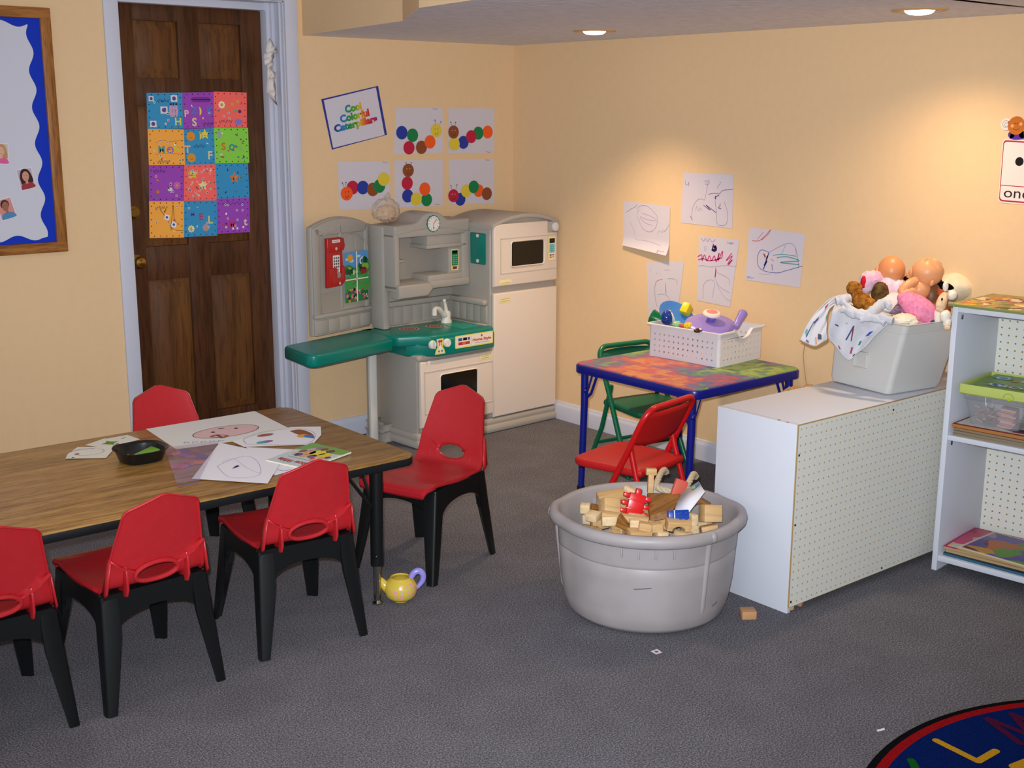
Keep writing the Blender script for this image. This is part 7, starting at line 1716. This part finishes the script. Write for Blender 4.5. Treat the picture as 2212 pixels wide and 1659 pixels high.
# lower compartment: books and puzzles lying flat
z = .057
for i, (x, y, w_, d_, rz, th, col, lab) in enumerate(((.030, .02, .44, .25, -1, .010, '1C2E4A', 'dark blue book at the bottom of the lower shelf pile'), (.034, .03, .40, .25, 1, .010, 'A88A5C', 'tan fibreboard puzzle between the dark blue book and the pink puzzle'), (.024, .03, .42, .27, 2, .010, 'B4245A', 'magenta bordered puzzle under the tilted top puzzle'), (.075, .03, .40, .25, -5, .009, 'D8C8B0', 'white edged puzzle with an orange and purple picture, topmost on the lower shelf'))):
    t = thing_on_shelf('book' if i == 0 else 'tray_puzzle', lab, 'book' if i == 0 else 'puzzle', (x, y, z), rz, None if i == 0 else 'books and puzzles on the bottom shelf')
    if i == 0:
        mb = MB(); mb.box(.002, w_-.002, .002, d_-.004, .002, th-.002, M('C8C0B0', .8)); mb.build('pages', t)
        mb = MB(); mb.box(0, w_, 0, d_, 0, .0018, M(col, .4, .4), .0006); mb.box(0, w_, 0, d_, th-.0018, th, M(col, .4, .4), .0006); mb.box(0, w_, 0, .002, 0, th, M('2E5E78', .4, .4), .0006); mb.build('cover', t)
    else:
        mb = MB(); mb.box(0, w_, 0, d_, 0, th-.002, M('B0966C', .8, .1), .0008); mb.build('board', t)
        mb = MB(); mb.box(0, w_, 0, d_, th-.002, th, M(col, .45, .35), .0006)
        mb.build('frame', t)
        if i >= 2:
            m_ = puzzlemat('hippo_puzzle_print', ['8A4428', '5E4A90', '6A5AA0', 'B8642A', '5E4A90', '6A2A24', 'C08A30', '6A5AA0', 'A888A8', '5C8A30'], 15) if i == 3 else puzzlemat('pink_puzzle_print', ['C84A70', 'D8B070', 'C0C0A8', 'B83060'], 14)
            mb = MB(); mb.box(.010, w_-.010, .010, d_-.010, th-.001, th+.0008, m_, .0003); mb.build('picture', t)
    z += th
# soft tan toy standing behind the cabinet
TANF = fur('tan_fur', 'A07848', 'BC9664')
st_ = thing('stuffed_toy', 'tan stuffed toy whose top just shows behind the white cabinet', 'soft toy', (-.60, -2.33, 0))
mb = MB(); mb.lathe([(0, 0), (.075, .0), (.09, .06), (.088, .25), (.07, .42), (.06, .5), (.05, .56), (0, .6)], TANF, 28); mb.build('body', st_)
for nm, pp in (('ear', (-0.6056, -2.3600, 0.5925)), ('ear', (-0.5233, -2.3600, 0.5878))):
    mb = MB(); mb.ball(Vector(pp) - Vector((-.60, -2.33, .012)), (.04, .025, .026), TANF, nu=24, nv=14, fn=lambda d: lump(d, 5, .08)); mb.build(nm, st_)
# ------------------------------------------------------------------ round alphabet rug
RX, RY, RR = -1.503, -4.261, .80
def rugmat(name, c1, c2): return noisy(name, c1, c2, 300, 3, .97, .03, .5, 420, dist=.003)
rug = thing('alphabet_rug', 'round dark blue rug with red border and coloured letters, bottom right corner', 'rug', (RX, RY, 0))
mb = MB(); mb.lathe([(RR, .0), (RR, .004), (RR-.006, .008), (RR-.022, .0085)], rugmat('black_rug_binding', '060608', '121216'), 128); mb.build('edge_binding', rug)
mb = MB(); mb.lathe([(RR-.022, .0085), (RR-.047, .0088)], rugmat('red_rug_pile', '7A0A10', '9A141A'), 128); mb.build('red_border', rug)
mb = MB(); mb.lathe([(RR-.047, .0088), (.3, .009), (.0, .009)], rugmat('blue_rug_pile', '02144A', '06205E'), 128); mb.build('blue_field', rug)
def letter(name, strokes, w_, m, lab):
    s = Sheet((-RX+0, -RY+0, .009), (1, 0, 0), (0, 1, 0), .0008, .0003)
    s.O = Vector((-RX, -RY, .009))
    for k, st in enumerate(strokes):
        s.line(st, w_, m, k)
        for i_, p in enumerate(st): s.disc(p[0], p[1], w_/2, m, k+.3+.2*i_, n=14)
    o = s.build(name, rug); o['label'] = lab
letter('letter', [[(-1.5069, -3.5415), (-1.5182, -3.6636)], [(-1.5182, -3.6636), (-1.4383, -3.6655)]], .021, rugmat('mustard_rug_pile', 'A87A12', 'C8962A'), 'mustard letter L')
letter('letter', [[(-1.3014, -3.5650), (-1.3530, -3.6846)], [(-1.2962, -3.5660), (-1.2962, -3.6854)], [(-1.2258, -3.5939), (-1.2962, -3.6854)], [(-1.2258, -3.5939), (-1.2245, -3.7253)]], .019, rugmat('maroon_rug_pile', '3A0A2A', '52183A'), 'maroon letter M')
letter('letter', [[(-1.6430, -3.5565), (-1.6995, -3.6207)], [(-1.6995, -3.6207), (-1.6747, -3.6675)]], .021, rugmat('green_rug_pile', '0A4A14', '14601E'), 'dark green letter')
letter('inner_shape', [[(-1.4715, -3.7353), (-1.3889, -3.7489), (-1.3240, -3.7873)]], .03, rugmat('yellow_rug_pile', 'A87A12', 'C8962A'), 'mustard inner ring')

# ------------------------------------------------------------------ toy teapot
TP_ = Vector((-2.0416, -1.9006, -0.0000))
tea = thing('toy_teapot', 'yellow toy teapot with pink and grey squares and a lilac handle on the carpet', 'toy teapot', TP_, (0, 0, R(-34)))
TY_ = M('CEB042', .22, .5, name='yellow_glazed_plastic')
prof = [(0, .003), (.022, .0), (.026, .002), (.026, .006), (.036, .008), (.050, .022), (.055, .042), (.052, .060), (.043, .074), (.036, .079), (.034, .083), (.031, .084), (.030, .079), (.034, .074), (.044, .058), (.047, .042), (.043, .024), (.0, .012)]
def rad(z):
    pr = prof[3:12]
    for (r0, z0), (r1, z1) in zip(pr, pr[1:]):
        if z0 <= z <= z1: return r0+(r1-r0)*(z-z0)/(z1-z0)
    return .05
mb = MB(); mb.lathe(prof, TY_, 48); mb.build('pot_body', tea)
mb = MB()
mb.tube(spline3([(-.040, 0, .045), (-.054, 0, .058), (-.064, 0, .070), (-.074, 0, .074)], 4), [.02, .019, .018, .017, .0155, .0145, .0135, .013, .0125, .0125, .013, .0135, .014], TY_, 18, cap=False)
mb.lathe([(.014, 0), (.0115, .002), (.010, -.01), (0, -.012)], TY_, 18, XF((-.074, 0, .074), (0, R(-75), 0)))
mb.build('spout', tea)
mb = MB(); hp_ = spline3([(.034, .004, .078), (.045, .006, .094), (.060, .008, .099), (.073, .009, .088), (.074, .009, .068), (.064, .007, .052), (.052, .005, .040)], 6)
k = len(hp_); mb.tube(hp_, [.0105-.0042*(i/(k-1))+.002*math.sin(PI*i/(k-1)) for i in range(k)], M('8E86D0', .25, .5, name='lilac_plastic_handle'), 14); o = mb.build('handle', tea); o['label'] = 'lilac handle'
mb = MB()
for i, (a, z, c) in enumerate([(R(-90+q[0]), q[1], q[2]) for q in ((-16, .062, 'g'), (2, .062, 'p'), (24, .063, 'g'), (46, .066, 'p'), (-18, .046, 'p'), (4, .046, 'g'), (28, .047, 'p'), (50, .05, 'g'), (66, .053, 'p'), (-18, .03, 'g'), (4, .03, 'p'), (28, .031, 'g'), (52, .033, 'p'), (70, .037, 'p'))]):
    q = .0056 if c == 'p' else .0042; vs = []
    for dx, dz in ((-1, -1), (1, -1), (1, 1), (-1, 1)):
        zz_ = z+dz*q; r = rad(zz_)+.0006; an = a+dx*q/r; vs.append((r*math.cos(an), r*math.sin(an), zz_))
    mb.add(vs, [[0, 1, 2, 3]], M('E08AA8' if c == 'p' else 'A8AC98', .3, .4), smooth=False)
mb.build('painted_squares', tea)

# ------------------------------------------------------------------ odds and ends on the carpet
def lone(lab, p, rz, size, m=None, cat='block', name='wooden_block'):
    mb = MB(); a, b_, c = size; mb.box(-a/2, a/2, -b_/2, b_/2, 0, c, m or BLOCK, .0025)
    return tag(mb.build(name, None, p, (0, 0, R(rz))), lab, cat)
lone('single tan wooden block on the carpet between the tub and the white cabinet', (-1.2549, -2.7131, 0.0000), -36, (.047, .045, .027), M('B88A60', .6, .25, name='worn_beech'))
lone('small tan block peeking out under the left end of the pegboard', (-1.0978, -2.7541, 0.0000), -10, (.02, .03, .016))
lone('small reddish block under the pegboard, right of the other peeking block', (-1.0494, -2.7540, 0.0000), 15, (.02, .03, .016), M('A87A60', .6, .2))
s = Sheet((0, 0, 0), (1, 0, 0), (0, 1, 0), .002, .0004)
q = [(-1.6828, -2.6969), (-1.6860, -2.7230), (-1.6618, -2.7264), (-1.6550, -2.6988)]
s.poly(q, M('DCD4DA', .6, .2), 0); s.disc(sum(p[0] for p in q)/4, sum(p[1] for p in q)/4, .006, M('8A4A44', .6), 1)
tag(s.build('paper_scrap'), 'small square paper scrap with a dark dot on the carpet below the tub', 'paper')
s = Sheet((0, 0, 0), (1, 0, 0), (0, 1, 0), .002, .0004); s.poly([(-1.5661, -3.4040), (-1.5717, -3.4121), (-1.5482, -3.4186), (-1.5416, -3.4114)], M('E4E2EC', .5, .3), 0)
tag(s.build('paper_sliver'), 'tiny white sliver of paper on the carpet near the round rug', 'paper')
# ------------------------------------------------------------------ camera and light
cam = bpy.data.cameras.new('camera'); co = bpy.data.objects.new('camera', cam); COL.objects.link(co)
cam.sensor_width = 36; cam.lens = 42.631; cam.clip_start = .05; cam.clip_end = 60
rt, up, fw_ = Vector((0.7724, -0.6352, 0.0032)), Vector((0.1360, 0.1702, 0.9760)), Vector((0.6205, 0.7534, -0.2179))
m3 = Matrix((rt, up, -fw_)).transposed()
co.matrix_world = Matrix.Translation(Vector((-4.1509, -5.0365, 1.5750))) @ m3.to_4x4()
SC.camera = co
def lamp(name, kind, loc, energy, color, rot=None, look=None, **k):
    l = bpy.data.lights.new(name, kind); l.energy = energy; l.color = color
    for a, v in k.items(): setattr(l, a, v)
    o = bpy.data.objects.new(name, l); COL.objects.link(o); o.location = loc
    if look is not None: o.rotation_euler = (Vector(look)-Vector(loc)).to_track_quat('-Z', 'Y').to_euler()
    return o
eye = Vector((-4.1509, -5.0365, 1.5750))
# the photographer's flash, just above and left of the lens
lamp('camera_flash', 'SPOT', eye + up*.055 - rt*.03, 650, (.90, .95, 1.0), look=eye + fw_*4 + up*.45, spot_size=R(84), spot_blend=1, shadow_soft_size=.018)
for (x, y), e_, a_ in zip(LAMPS, (84, 36), (104, 140)):
    lamp('downlight', 'SPOT', (x, y, H1-.03), e_, (1, .72, .44), look=(x, y, 0), spot_size=R(a_), spot_blend=1, shadow_soft_size=.05)
for x, y in ((-3.4, -1.6), (-3.6, -3.9), (-5.2, -2.4)):
    lamp('main_ceiling_lamp', 'SPOT', (x, y, H2-.03), 22, (1, .85, .68), look=(x, y, 0), spot_size=R(160), spot_blend=1, shadow_soft_size=.08)
w = bpy.data.worlds.new('room_ambience'); SC.world = w; w.use_nodes = True
w.node_tree.nodes['Background'].inputs[0].default_value = (.86, .92, 1.0, 1); w.node_tree.nodes['Background'].inputs[1].default_value = .72
SC.view_settings.view_transform = 'Standard'; SC.view_settings.look = 'None'; SC.view_settings.exposure = 0; SC.view_settings.gamma = 1
SC.view_settings.use_curve_mapping = False
